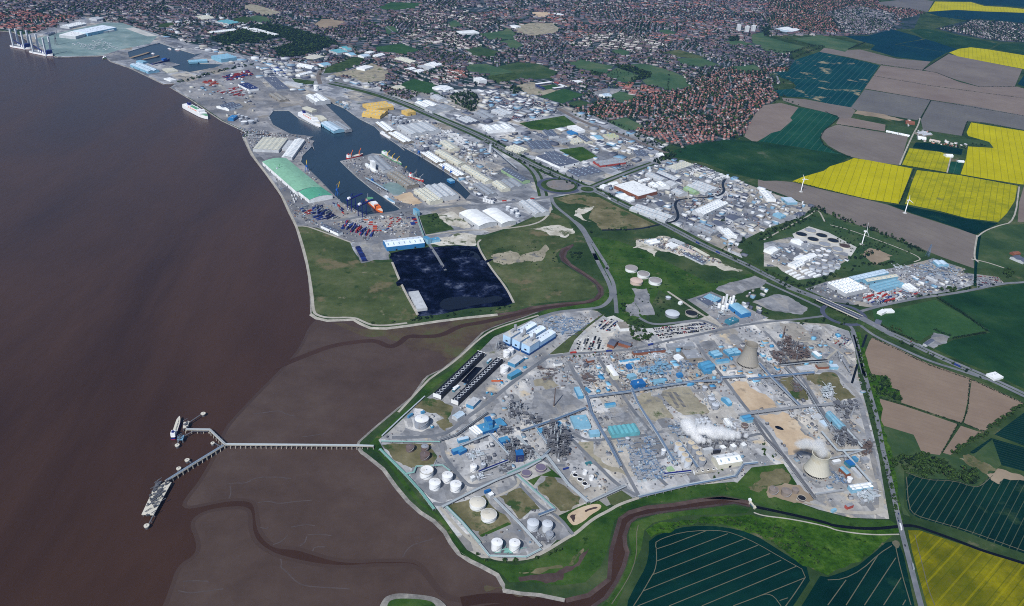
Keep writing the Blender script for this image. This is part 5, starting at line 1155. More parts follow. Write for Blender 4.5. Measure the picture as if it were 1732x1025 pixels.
TK=[
 ("L 610,366 66",17,'tank_grey','tank_white','large grey walled tank with white roof near the jetty road','cone'),
 ("L 655,832 63",13,'tank_white','tank_white','widest white tank with sunken roof in the dark bund','float'),
 ("L 845,880 48",13,'tank_white','tank_white','white cone tank by the teal pipe in the dark bund','cone'),
 ("L 730,944 52",13,'tank_white','tank_white','white cone tank at the seaward side of the dark bund','cone'),
 ("L 922,962 50",13,'tank_white','tank_white','white cone tank at the road corner of the dark bund','cone'),
 ("L 505,620 38",9,'tank_rust','tank_rust','rusty tank nearest the jetty in the scrubby bund','cone'),
 ("L 640,618 36",9,'tank_rust','tank_grey','rusty tank with paler roof in the scrubby bund','cone'),
 ("L 640,688 43",10,'tank_rust','tank_rust','widest rusty tank in the scrubby bund','cone'),
 ("P 905,525 66",9,'tank_white','tank_beige','domed pale tank nearest the plant road','dome'),
 ("P 995,622 65",9,'tank_white','tank_beige','domed pale tank beside the green strip','dome'),
 ("P 1062,850 45",15,'tank_white','tank_white','tall white tank nearest the sea in the last bund','cone'),
 ("P 1205,855 45",15,'tank_white','tank_white','tall white tank nearest the lane in the last bund','cone'),
 ("P 1355,690 47",15,'tank_silver','tank_silver','silver domed tank at the lane side of silver bund','dome'),
 ("P 1473,700 42",15,'tank_silver','tank_silver','silver domed tank beside the dark bund wall','dome'),
 ("P 1490,780 30",10,'tank_grey','tank_grey','short grey tank in the silver bund','cone'),
 ("P 1300,285 40",5,'tank_purple','tank_purple','low purple roofed tank with sandy ring','flat'),
 ("P 1418,240 44",5,'tank_purple','tank_purple','low purple roofed tank at the lane corner','flat'),
 ("O 622,512 36",9,'tank_brown','tank_brown','brown tank nearest the lawn in gravel bund','cone'),
 ("O 725,528 40",9,'tank_brown','tank_brown','widest brown tank in gravel bund','cone'),
 ("O 798,516 28",7,'tank_brown','tank_brown','smallest brown tank in gravel bund','cone'),
 ("O 848,585 33",4,'tank_rust','dark_opening','open dark rimmed tank in gravel bund','open'),
 ("I 820,285 41",9,'tank_white','roof_grey','white sided oil tank farthest from the hardstanding','flat'),
 ("I 900,325 41",9,'tank_white','roof_grey','white sided oil tank in the middle of the grass','cone'),
 ("I 978,368 43",9,'tank_white','roof_grey','white sided oil tank beside the pale track','cone'),
 ("I 853,370 41",9,'tank_pink','tank_pink','rusty pink oil tank above the hardstanding','cone'),
 ("I 1092,588 48",6,'tank_grey','tank_silver','wide silver roofed tank beside the car park','cone'),
 ("I 1220,586 42",5,'concrete_old','dark_opening','round open basin with pale rim beside the car park','open'),
 ("V 895,422 33",14,'tank_white','tank_white','white tank nearest the fan rows at the power station','cone'),
 ("V 935,400 28",14,'tank_white','tank_white','white tank against the power station wall','cone'),
 ("V 872,570 39",14,'tank_white','tank_white','white tank beside the teal blue hall','cone'),
 ("O 1240,425 20",8,'tank_white','tank_white','small white tank beside the slate blue hall','cone'),
 ("B 412,568 17",22,'tank_white','tank_white','white round silo near the head of the dock','dome'),
 ("A 1625,808 22",12,'tank_grey','tank_white','white roofed tank nearest the ferry berth','cone'),
 ("A 1670,803 22",12,'tank_grey','tank_silver','silver tank beside the ferry yard','cone'),
 ("N 60,455 22",8,'tank_grey','tank_silver','grey tank beside the main rack','cone'),
 ("N 115,548 27",9,'tank_grey','tank_silver','grey tank of the pair beside the light blue shed','cone'),
 ("N 145,598 30",9,'tank_grey','tank_silver','lower grey tank of the pair by the light blue shed','cone'),
 ("N 385,760 30",5,'tank_rust','tank_rust','rusty open pit tank beside the teal shed','open'),
 ("P 870,230 27",11,'tank_white','tank_white','white domed sphere tank in the process street','dome'),
 ("P 950,215 20",9,'tank_grey','tank_silver','silver tank beside the white domed tank','cone'),
 ("M 870,760 20",8,'tank_grey','tank_silver','small silver tank below turquoise workshop','cone'),
 ("Q 975,100 18",11,'tank_silver','tank_white','slim silver tank beside the silo rows','dome'),
 ("I 1065,482 18",5,'tank_grey','tank_silver','small domed tank in the long grass','dome'),
]
for a in TK: _o=tank(*a); LANDM.append((_o.location.x,_o.location.y,a[4]))
for i,c_ in enumerate("165,568 215,650 268,735 320,822 365,545 430,622 490,712 540,802".split()):
 tank("Y %s 57" % c_,15,'tank_silver' if i < 4 else 'tank_grey','roof_buff',('buff topped silo of the silver row by the pale lane' if i < 4 else 'buff topped grey silo of the row under the steam'),'cone','silo','buff topped silos in two rows','silo')
for c_ in "462,180 532,170 602,160 488,222 556,215 640,212".split():
 tank("Y %s 28" % c_,15,'tank_silver','tank_silver','slim blue grey silo of the cluster above the steam','dome','silo','slim silos above the steam','silo')
for i,c_ in enumerate("155,588 183,610 205,600 218,632".split()):
 tank("F %s 15" % c_,12,'tank_silver','tank_white','pale dock tank between the rounded sheds','cone','storage_tank','pale tanks between rounded sheds')
for c_ in "1650,535 1668,540 1686,545 1704,548 1660,522".split():
 tank("E %s 10" % c_,10,'tank_white','tank_white','slim white tank beside the grey double shed','cone','storage_tank','slim white dock tanks')
for c_ in "1705,792 1600,790 1590,760 1640,775 1612,770".split():
 tank("A %s 11" % c_,11,'tank_grey','tank_silver','small tank in the works by the ferry yard','cone','storage_tank','tanks by the ferry yard')
for c_ in "905,765 930,775 960,778 985,770 945,795 1005,790 975,800".split():
 tank("B %s 13" % c_,18,'tank_grey','tank_silver','silver silo beside the buff yellow mill','cone','silo','silver silos at the yellow mill','silo')
# sewage works
for i,c_ in enumerate("250,770 385,778 328,803 462,812".split()):
 tank("G %s 37" % c_,3,'concrete_new','dark_water','full settling tank with dark water at the sewage works','open','settling_tank','full settling tanks','settling tank')
for i,c_ in enumerate("310,745 405,835 490,868".split()):
 tank("G %s 37" % c_,3,'concrete_new','tank_grey','covered grey settling tank at the sewage works','open','settling_tank','covered settling tanks','settling tank')
tank("G 540,848 36",3,'concrete_new','creek_mud','drained brown settling tank at the sewage works','open','settling_tank',None,'settling tank')
for c_ in "362,92 395,83 428,98 375,127 412,122 402,158 358,178".split():
 tank("J %s 19" % c_,8,'tank_grey','tank_white','white topped digester at the sewage works','flat','digester','white topped digesters','digester')
for c_ in "325,200 370,212 410,190 447,176 455,212 415,232 490,192".split():
 tank("J %s 21" % c_,9,'tank_silver','tank_grey','grey topped digester at the sewage works','flat','digester','grey topped digesters','digester')
for i,(x,y) in enumerate([(160,225),(185,240),(210,255),(235,268),(262,222),(288,234),(312,246),(345,255)]):
 shed("J %d,%d %d,%d %d,%d" % (x-18,y+6,x+22,y-8,x+30,y+2),4,'barrel','w','w','white ridge covered filter bay in two ranks','filter bay','filter_bay','white filter bays')
for s_,lb in (("J 160,180 215,155 262,185",'largest white hall of the sewage works'),("J 200,140 240,120 290,155",'white stepped hall beside the digesters'),("J 0,85 40,65 75,100",'white hall by the grass oval'),("J 180,20 195,12 258,42",'narrow white tunnel roof beside the tanks'),("J 262,130 310,108 350,130",'white press house beside the digesters')):
 shed(s_,8,'g1','w','w',lb,'hall')
shed("J 240,68 290,50 312,66",6,'flat','g','lg','grey control house beside the settling tanks','control house')
# cooling towers
def cooling_tower(bx,by,rb,rt,h,mat,label):
 c=G(bx,by); root=empty('cooling_tower',(c.x,c.y,0)); tag(root,label,'cooling tower'); n=48; z0=4.0
 th=.78; rth=rt*.95; prof=[]
 for i in range(17):
  t=i/16
  if t < th: k=(th-t)/th; r=rth+(rb-rth)*(k ** 1.55)
  else: r=rth+(rt-rth)*((t-th)/(1-th)) ** 1.6
  prof.append((r,z0+(h-z0)*t))
 q=MB(); q.lathe((0,0,0),prof,n); q.lathe((0,0,0),[(r-.8,z) for r,z in prof][::-1],n); q.build('shell',mat,root,True)
 q=MB(); q.lathe((0,0,h),[(rt,-1.2),(rt+.5,-1.2),(rt+.5,.1),(rt-.8,.1),(rt-.8,-.6)],n); q.build('rim',mat,root)
 for i in range(n):
  a0,a1=2*math.pi*i/n,2*math.pi*(i+.5)/n
  q=MB(); q.tube(((rb+.7)*math.cos(a0),(rb+.7)*math.sin(a0),0),(rb*math.cos(a1),rb*math.sin(a1),z0+.3),.4,4); q.build('column','concrete_old',root)
 q=MB(); q.cyl((0,0,0),rb*.97,z0-.6,n,cap=True); q.build('fill','black_steel',root)
 q=MB(); q.lathe((0,0,0),[(rb+2.2,0),(rb+2.2,.9),(rb+1.6,.9),(rb+1.6,.2)],n); q.build('basin','concrete_old',root)
 occ([(c.x+(rb+6)*math.cos(t*.7854),c.y+(rb+6)*math.sin(t*.7854)) for t in range(8)],5)
 return c
def rib_mat(name,c,ribs):
 m,nt,b=newmat(name,.85,.15); N=NB(nt)
 tc=N.n('ShaderNodeTexCoord').outputs['Object']; sp=N.n('ShaderNodeSeparateXYZ'); N.ln(tc,sp.inputs[0])
 an=N.m('ARCTAN2',sp.outputs[1],sp.outputs[0]); s_=N.m('SINE',N.m('MULTIPLY',an,ribs))
 k=N.grade(N.mix(0,C(c),C(c)),N.m('MULTIPLY_ADD',s_,.5,.5),.05)
 k=N.grade(k,N.noise(.06,6,.7),.12)
 f=N.m('MULTIPLY',N.m('SUBTRACT',N.noise(.05,4,.6),.55),5); f.node.use_clamp=True
 N.ln(N.mix(N.m('MULTIPLY',f,.5),k,C(170,150,104)),b.inputs['Base Color'])
rib_mat('tower_old',(146,142,134),30); rib_mat('tower_new',(188,185,172),40)
CT1=cooling_tower(1264.5,614,24.5,15.0,50,'tower_old','old grey hyperbolic cooling tower beside the blue roofs')
CT2=cooling_tower(1381,797,24.0,16.8,42,'tower_new','pale ribbed cooling tower trailing steam')
# power station: three boiler houses with long halls behind
pf=G(*px("V 1110,465")[0]); pl=G(*px("V 1365,300")[0]); pw=G(*px("V 842,340")[0])
ul=(pl-pf); Lp=ul.length; ul.normalize(); un=Vector((-ul.y,ul.x,0)); Wp=(pw-pf).dot(un)
root=empty('power_station',(pf.x,pf.y,0)); tag(root,'pale blue power station with three tall boiler houses and white roofs','power station')
def rel(a,b,z): v=ul*a+un*b; return (v.x,v.y,z)
blk=Wp/3
for i in range(3):
 b0=blk*i+(0 if i == 0 else blk*.06); b1=blk*(i+1)-blk*.14; H_=24
 q=MB(); q.prism([rel(0,b0,0),rel(Lp*.36,b0,0),rel(Lp*.36,b1,0),rel(0,b1,0)],5.5,H_); q.build('boiler_house','wall_pw',root)
 q=MB(); q.prism([rel(-.3,b0-.3,0),rel(Lp,b0-.3,0),rel(Lp,b1+.3,0),rel(-.3,b1+.3,0)],0,5.6); q.build('plinth','wall_db',root)
 q=MB(); q.prism([rel(-.2,b0-.2,0),rel(Lp*.36+.2,b0-.2,0),rel(Lp*.36+.2,b1+.2,0),rel(-.2,b1+.2,0)],H_,H_+.7); r_=q.build('roof','sheet_lg',root)
 for k in range(9):
  v=MB(); v.box(rel(Lp*random.uniform(.04,.33),random.uniform(b0+2,b1-2),H_+.7),random.uniform(2,5),2,random.uniform(1,2.5),.4); v.build('roof_plant','tank_beige',r_)
 q=MB(); e0,e1=b0+1.0,b1-1.0; em=(e0+e1)/2; hh=16
 q.prism([rel(Lp*.361,e0,0),rel(Lp,e0,0),rel(Lp,e1,0),rel(Lp*.361,e1,0)],5.5,hh,top=False)
 q.add([rel(Lp,e0,hh),rel(Lp,em,hh+2.5),rel(Lp,e1,hh)],[(0,1,2)]); q.build('turbine_hall','wall_pw',root)
 for s0,s1 in ((e0,em),(e1,em)):
  q=MB(); q.add([rel(Lp*.362,s0,hh),rel(Lp+.6,s0,hh),rel(Lp+.6,s1,hh+2.6),rel(Lp*.362,s1,hh+2.6)],[(0,1,2,3)]); q.build('hall_roof','sheet_w2',root)
 for k in range(5):
  v=MB(); v.box(rel(Lp*(.45+.1*k),em,hh+2.3),2.5,1.8,1.4,math.atan2(ul.y,ul.x)); v.build('ridge_vent','steel_grey',root)
 st=MB(); st.cyl(rel(Lp*.30,(b0+b1)/2,H_+.5),3.6,12,14); st.cyl(rel(Lp*.30,(b0+b1)/2,H_+12.5),3.2,4,14); st.build('stack','steel_grey',root,False)
 st=MB(); st.box(rel(Lp*.22,(b0+b1)/2,H_+.6),8,6,6,math.atan2(ul.y,ul.x)); st.build('silencer','steel_grey',root)
 w_=MB(); w_.add([Vector(rel(-.06,(b0+b1)/2-3,9)),Vector(rel(-.06,(b0+b1)/2+3,9)),Vector(rel(-.06,(b0+b1)/2+3,13)),Vector(rel(-.06,(b0+b1)/2-3,13))],[(0,1,2,3)]); w_.build('louvre','dark_opening',root)
occ([(pf.x+p[0],pf.y+p[1]) for p in (rel(-4,-4,0),rel(Lp+4,-4,0),rel(Lp+4,Wp+4,0),rel(-4,Wp+4,0))],5)
# fan rows
def fan_row(s,h,nf,label,mat='black_steel',rows=1,cap='tank_white',fr=.36):
 A,B,Cc=[G(a,b,h) for a,b in px(s)]
 u=(B-A); Lg=u.length; u.normalize(); n=Vector((-u.y,u.x,0)); W_=(Cc-B).dot(n)
 if W_ < 0: n=-n; W_=-W_
 root=empty('cooling_fan_row',(A.x,A.y,0)); tag(root,label,'fan row')
 def pt(a,b,z): v=u*a+n*b; return (v.x,v.y,z)
 q=MB(); q.prism([pt(0,0,0),pt(Lg,0,0),pt(Lg,W_,0),pt(0,W_,0)],2.5,h); q.build('body',mat,root)
 for e in (0,Lg):
  q=MB(); q.prism([pt(e-.3,-.3,0),pt(e+.3,-.3,0),pt(e+.3,W_+.3,0),pt(e-.3,W_+.3,0)],2.5,h+.8); q.build('end_wall','tank_white',root)
 for i in range(nf+1):
  for b in (.05,.95):
   q=MB(); q.box(pt(Lg*i/nf,W_*b,0),.8,.8,2.6); q.build('leg','steel_grey',root)
 for j in range(rows):
  for i in range(nf):
   c=pt(Lg*(i+.5)/nf,W_*(j+.5)/rows,h); r=fr*min(Lg/nf,W_/rows)
   q=MB(); q.lathe(c,[(r*1.0,0),(r*.97,1.2),(r*.86,1.2),(r*.86,.1)],16); f=q.build('fan_ring',cap,root)
   q=MB(); q.cyl((c[0],c[1],h+.05),r*.9,.1,12); q.box((c[0],c[1],h+.6),r*1.5,r*.3,.2,random.uniform(0,3)); q.box((c[0],c[1],h+1.25),r*.3,r*1.5,.2,random.uniform(0,3)); q.build('fan_blade','black_steel',f)
 occ([(A.x+p[0],A.y+p[1]) for p in (pt(-5,-5,0),pt(Lg+5,-5,0),pt(Lg+5,W_+5,0),pt(-5,W_+5,0))],5)
fan_row("V 188,826 615,416 688,434",11,17,'long black fan row nearest the sea bank',fr=.4,cap='tank_silver')
fan_row("V 362,886 800,478 868,492",11,17,'long black fan row beside the plant road',fr=.4,cap='tank_silver')
fan_row("Y 400,990 750,940 775,975",7,4,'four fan cooling cell below the white warehouse','concrete_old',fr=.4)
fan_row("Q 215,300 330,405 375,385",7,3,'three fan cooling cell beside the lane','concrete_old',fr=.42)
for c_ in "245,285 335,272 310,340 388,315".split():
 p,r=pxr("Q %s 19" % c_,7); q=MB(); q.lathe((0,0,0),[(r*1.05,0),(r,6),(r*1.05,7),(r*.8,7),(r*.8,1)],18); o=q.build('fan_cell','tank_white'); o.location=(p.x,p.y,0)
 tag(o,'round white cooling cell beside the three fan cell','cooling cell','round white cooling cells')
patch('cooling_pool','pond_black',"V 455,715 590,572 665,580 520,740",7,'black cooling pool between the fan rows')
# pipe racks
def pipe_rack(s,wdt,h,mat,label,sm=0,npipe=4,leg=16.0,pr=.55,name='pipe_rack'):
 P=[G(a,b,h) for a,b in px(s)]
 o=P[0].copy(); root=empty(name,(o.x,o.y,0)); tag(root,label,'pipe rack' if name == 'pipe_rack' else name.replace('_',' '))
 d_=MB(); l_=MB()
 for a,b in zip(P[:-1],P[1:]):
  a_,b_=a-Vector((o.x,o.y,0)),b-Vector((o.x,o.y,0)); u=(b_-a_); L_=u.length; u.normalize(); n=Vector((-u.y,u.x,0))
  ns=max(1,int(L_/leg))
  d_.beam(a_-Vector((0,0,.8)),b_-Vector((0,0,.8)),wdt,.5)
  for i in range(ns+1):
   c=a_+u*(L_*i/ns)
   for sg in (-1,1):
    e=c+n*sg*wdt*.45; l_.box((e.x,e.y,0),.6,.6,h-.5,0)
 d_.build('deck','steel_grey',root); l_.build('trestle','steel_grey',root)['kind']='stuff'
 for k in range(npipe):
  q=MB(); off=(k-(npipe-1)/2)*wdt/npipe
  for a,b in zip(P[:-1],P[1:]):
   u=(b-a).normalized(); n=Vector((-u.y,u.x,0))*off; o2=Vector((o.x,o.y,0))
   q.tube(a+n-o2,b+n-o2,pr*random.uniform(.7,1.2),5)
  q.build('pipe',mat if random.random() < .7 else 'pipe_pale',root)
 return root
PR=[
 ("M 520,380 900,330 1200,280 1480,240 1726,230 N 190,375 390,360",7,7,'steel_blue','long blue grey pipe rack crossing the plant streets'),
 ("N 410,388 590,366 780,350 950,332",6,7,'steel_blue','pipe rack in front of the first cooling tower'),
 ("M 500,370 540,520 610,650 700,800 810,1010",6,7,'steel_blue','pipe rack along the street past the turquoise workshop'),
 ("M 905,300 960,430 1060,590 1150,730 1290,960",6,7,'steel_blue','pipe rack beside the stained foundation plot'),
 ("M -100,690 200,590 490,480",6,7,'steel_blue','diagonal blue pipe rack above the blue stores'),
 ("L 1480,520 1700,730 Q 20,140 200,380 360,520",6,6,'pipe_pale','pale pipe rack along the purple tank lane'),
 ("N 340,680 490,655 850,610 1100,590 1290,575",7,7,'steel_grey','pipe rack dividing sandy lots from orange sand'),
 ("N 500,260 600,370 830,600",7,7,'steel_blue','pipe rack from cooling tower to the cross rack'),
 ("N 715,290 800,380 900,490 1000,660 1090,800",6,7,'steel_dark','dark pipe rack between grass lots'),
 ("N 660,270 900,245 1060,235",8,7,'black_steel','black pipe rack below the burnt frames'),
 ("N 440,690 560,870 700,1010 O 720,270 960,590",6,7,'steel_dark','dark pipe rack along the orange sand'),
 ("P 1220,300 1530,580",6,5,'pipe_teal','teal pipe rack across the dry bunds'),
 ("P 1530,580 1400,630",6,5,'steel_blue','short blue pipe bridge above the silver tanks'),
 ("P 1040,490 1240,690 1420,885",5,5,'pipe_pale','pale pipe rack beside the domed tanks lane'),
 ("P 650,560 780,690 920,855",5,5,'pipe_teal','teal pipe rack along the seaward bund'),
 ("P 615,560 850,440 1060,340 1290,250 1415,180",5,5,'steel_grey','grey pipe rack along the tank road'),
 ("L 770,560 920,512 1210,305",5,6,'steel_dark','dark pipe bridge along the plant road'),
 ("L 960,610 1230,500 1420,700",5,7,'steel_blue','blue pipe rack round the pale slab'),
 ("L 1130,850 1400,745",5,7,'navy_paint','navy pipe rack in the process street'),
 ("L 1390,865 1700,725",6,6,'pipe_teal','teal pipe rack above the purple tanks'),
 ("O 960,555 1190,520",4,4,'steel_grey','low pipe rack beside the corner yard'),
 ("N 1010,815 1140,970 1360,962 1200,780",4,6,'pipe_pale','pale pipe loop round the dark process lot'),
 ("O 1190,205 1300,330 1420,470",4,6,'pipe_pale','pale pipe run down to the slotted hall'),
 ("O 1065,268 1200,240 1360,190",4,5,'steel_grey','grey pipe run behind the second cooling tower'),
 ("Q 375,520 660,388",6,6,'steel_grey','pipe bridge above the sandy basin'),
 ("Q 770,478 1160,385 1450,330 1560,308 1625,212 1740,200",6,6,'steel_blue','pipe rack along the plant perimeter road'),
 ("Q 980,295 1200,270",5,6,'navy_paint','navy pipe rack beside the fan cell'),
 ("Y 170,500 320,710 470,930",6,9,'steel_blue','pipe rack between the two silo rows'),
 ("M 1480,240 1600,190",5,6,'steel_grey','short pipe branch to the blue hall'),
 ("N 1140,160 1240,330",4,5,'steel_grey','short pipe run near the perimeter road'),
 ("L 230,640 340,750 460,870 600,1025 P 550,580",5,4,'pipe_teal','bright teal pipeline along the sea bank'),
 ("L 460,870 540,855 560,800 800,788 870,840",3,4,'pipe_teal','teal pipeline round the dark bund'),
 ("P 920,860 1000,960 1300,968 1420,905",4,4,'pipe_teal','teal pipeline round the last bund'),
 ("L 240,570 540,575 780,575",3,4,'pipe_teal','thin teal pipeline beside the jetty road'),
 ("L 640,160 430,350 250,520",2.5,3,'pipe_pale','pale pipeline on the sea bank'),
 ("L 1700,725 1790,640 M 0,600",5,6,'steel_blue','blue pipe bridge to the tall column unit'),
 ("F 45,190 210,330",5,14,'steel_grey','inclined grey conveyor from the dock silo',),
 ("E 1190,615 1215,700 1250,795",5,10,'pipe_teal','conveyor gallery from quay to coal yard'),
]
for a in PR: pipe_rack(*a,name='conveyor' if 'conveyor' in a[4] else 'pipe_rack')
# conveyor bridge and quay loader on the spit
pipe_rack("E 860,395 930,435 1005,480",6,10,'pale_blue_paint','light blue quay conveyor on the spit',name='conveyor')
# process units
def unit(s,n,hmax,pal,label,tall=0,name='process_unit',vessels=6,grid=True,low=False):
 P=GP(s); cx=sum(p.x for p in P)/len(P); cy=sum(p.y for p in P)/len(P)
 root=empty(name,(cx,cy,0)); tag(root,label,name.replace('_',' '))
 ang=R(18) if cy < 2300 else R(50)
 xs=[p.x for p in P]; ys=[p.y for p in P]
 pts=[]
 t=0
 while len(pts) < n and t < n*30:
  t += 1; x,y=random.uniform(min(xs),max(xs)),random.uniform(min(ys),max(ys))
  if inpoly(P,np.array([x]),np.array([y]))[0]: pts.append((x-cx,y-cy))
 fr_,pp,bx_=MB(),MB(),MB()
 for i,(x,y) in enumerate(pts):
  k=random.random()
  if k < .30:   # open steel frame with floors
   sx,sy,hh=random.uniform(4,10),random.uniform(4,9),random.uniform(.35,1)*hmax
   nf=max(1,int(hh/5))
   for f in range(1,nf+1): fr_.box((x,y,hh*f/nf-.4),sx,sy,.4,ang,True)
   for a in (-.5,.5):
    for b in (-.5,.5): fr_.box((x+(a*sx)*math.cos(ang)-(b*sy)*math.sin(ang),y+(a*sx)*math.sin(ang)+(b*sy)*math.cos(ang),0),.6,.6,hh,ang)
  elif k < .52: pp.drum((x,y,random.uniform(1.5,hmax*.5)),random.uniform(4,11),random.uniform(.7,1.7),ang+random.choice((0,math.pi/2)))
  elif k < .72: pp.cyl((x,y,0),random.uniform(.8,2.2),random.uniform(.3,.9)*hmax,8)
  else: bx_.box((x,y,0),random.uniform(2.5,7),random.uniform(2,6),random.uniform(1.5,min(7,hmax*.6)),ang)
 for i in range(int(n*.8)):
  x,y=random.choice(pts); L_=random.uniform(6,22); a=ang+random.choice((0,math.pi/2)); z=random.uniform(2,hmax*.6)
  pp.tube((x,y,z),(x+L_*math.cos(a),y+L_*math.sin(a),z),.4,4)
 for q,nm,mt in ((fr_,'steel_frame',pal[0]),(pp,'pipework',pal[1]),(bx_,'equipment',pal[2])):
  if q.f: q.build(nm,mt,root)['kind']='stuff'
 for i in range(vessels):
  x,y=random.choice(pts); q=MB(); r=random.uniform(1.1,2.0); hh=random.uniform(.6,1.0)*hmax
  q.cyl((x,y,0),r,hh,10,cap=False); q.lathe((x,y,hh),[(r,0),(r*.7,r*.5),(r*.1,r*.7)],10,True)
  q.build('vessel' if low else 'column',random.choice(pal[1:]),root)
 for i in range(tall):
  x,y=random.choice(pts); q=MB(); hh=hmax*random.uniform(1.2,1.6); q.cyl((x,y,0),1.2,hh,10,.9)
  c_=q.build('stack','pipe_pale',root)
  q=MB()
  for z in (.5,.75,.95): q.cyl((x,y,hh*z),2.2,.4,10)
  q.build('platform',pal[0],c_)['kind']='stuff'
 occ(P,5)
 LANDM.append((cx,cy,label))
 return root
DK=('steel_dark','steel_grey','steel_grey'); BG=('steel_grey','steel_blue','pipe_pale'); LBp=('pale_blue_paint','pale_blue_paint','steel_blue'); RS=('rust_steel','steel_dark','rust_steel'); PL=('pipe_pale','tank_silver','steel_grey')
UN=[
 ("M 90,760 170,690 250,690 330,790 330,900 240,950 130,880",130,26,DK,'dense dark process unit with tall columns',3),
 ("L 1385,330 1420,250 1560,250 1700,400 1640,440 1500,420",70,15,DK,'grey process unit behind the bright blue hall',2),
 ("L 1260,490 1400,450 1440,500 1290,530",26,14,DK,'steel frame row beside the bright blue hall',1),
 ("L 1290,560 1400,600 1460,640 1620,690 1640,740 1430,770 1390,660",70,18,DK,'steel column row round the deep blue block',3),
 ("Q 700,130 820,85 870,100 990,340 760,360 690,190",230,6,BG,'low blue grey pipe field inside the plant',0),
 ("M 760,800 900,780 940,850 800,900",22,6,BG,'round pipe yard below turquoise workshop',0),
 ("M 930,130 1040,110 1150,60 1270,100 1270,190 1060,190 940,160",80,8,LBp,'light blue vessel field beside the deep blue hall',0),
 ("N 640,110 740,80 900,170 900,230 740,240",120,16,RS,'burnt dark steel frames by the perimeter loop',2),
 ("N 570,170 650,160 740,250 660,270",40,9,RS,'rusty low frames beside the burnt steel',0),
 ("N 1060,600 1280,580 1290,680 1200,720 1100,640",80,12,DK,'grey frame unit beside the inner perimeter road',1),
 ("N 1080,820 1190,800 1290,930 1140,950",70,14,DK,'dark process unit inside the pale pipe loop',2),
 ("N 1010,520 1050,460 1100,500 1090,560 1020,560",30,18,PL,'pale conical lattice plant on bare slab',0),
 ("O 1290,560 1400,530 1450,600 1340,640",60,9,PL,'pale pipe cluster at the plant corner',0),
 ("O 1330,180 1380,150 1420,220 1350,250",18,16,RS,'rusty column frame by the corner street',1),
 ("V 780,380 830,340 880,400 810,430",24,12,DK,'grey pipework in front of the power station',1),
 ("M 1560,400 1640,380 1720,470 1640,500",20,9,PL,'pale vessel group near two grey tanks',0),
 ("P 880,320 930,290 955,330 895,360",16,7,PL,'boxed cooler group beside the white cube',0),
 ("P 930,210 1010,170 1040,210 960,240",24,7,DK,'pump row beside the domed sphere tank',0),
 ("P 1130,180 1160,40 1230,60 1200,200",36,14,DK,'steel column strip beside the pale slab',2),
 ("Y 540,560 740,540 790,640 560,690",40,16,DK,'dark boiler unit under the steam plume',2),
 ("Y 820,500 1280,450 1290,610 850,660",60,9,DK,'steaming furnace range above the white warehouse',0),
 ("Y 20,300 200,270 330,480 120,470",40,8,BG,'grey pipework beneath the steam',0),
 ("Y 880,230 1010,160 1080,340 960,380",26,7,PL,'pale plant beside the steam',0),
 ("I 1330,570 1400,520 1490,520 1500,590 1400,620",30,10,PL,'white pipework of the silo works',0),
 ("J 1000,210 1130,160 1310,230 1240,300 1060,250",120,5,BG,'low blue grey substation yard',0),
 ("J 860,190 960,200 1010,260 880,230",20,4,PL,'pale equipment yard beside the long sheds',0),
 ("P 1340,790 1480,780 1560,800 1480,860 1380,850",26,3,DK,'black bund pipework round silver tanks',0),
 ("P 1020,915 1200,905 1210,935 1030,940",20,3,('pipe_teal','pipe_teal','steel_dark'),'teal manifold between two white tanks',0),
 ("M 20,120 180,110 260,220 120,240",30,4,RS,'scrap and rubble of the demolished lot',0),
 ("B 560,670 640,720 620,740 540,690",20,7,LBp,'blue loading gear on the far dock quay',0),
 ("V 1180,160 1300,95 1480,95 1660,170 1480,290 1380,250",260,4,BG,'transformer switchyard beside the power station',0),
 ("L 1010,700 1130,650 1180,700 1060,750",22,5,PL,'pale skid group beside the bright blue long store',0),
 ("M 450,180 560,170 600,250 480,270",26,4,RS,'rubble and stored steel beside the plant street',0),
 ("M 1340,70 1440,60 1470,140 1360,150",24,7,BG,'grey pump group beside the big blue hall',0),
 ("N 500,400 640,385 670,450 540,470",34,5,DK,'dark low equipment between rack and sand',0),
 ("N 770,440 835,425 850,490 790,495",18,5,RS,'rusty plant house group in the weedy lot',0),
 ("I 930,860 1080,840 1095,880 960,892",26,5,PL,'pale kiosks beside the long dark offices',0),
 ("M 640,540 700,520 740,580 660,600",14,5,DK,'dark tank skid beside the main rack',0),
 ("M 1000,760 1080,745 1130,830 1060,860",24,7,BG,'blue grey pipework below the wisp of steam',0),
 ("Q 1000,150 1060,130 1100,230 1040,250",20,6,BG,'grey pipe yard beside the green basin',0),
 ("P 1060,250 1140,215 1180,260 1100,300",22,5,DK,'dark loading skid beside the tank road',0),
 ("N 860,640 960,620 1000,700 930,720",22,5,PL,'pale stores above the inner compressor house',0),
 ("O 1070,420 1180,400 1210,470 1100,480",20,5,BG,'grey pump skids below the pale cooling tower',0),
 ("P 540,240 580,215 600,235 560,250",8,4,DK,'small pump skid beside the rusty tanks',0),
]
for a in UN: unit(*a,low=a[2] < 6,vessels=max(3,a[1] // 14),name='switchyard' if 'yard' in a[4] else 'process_unit')
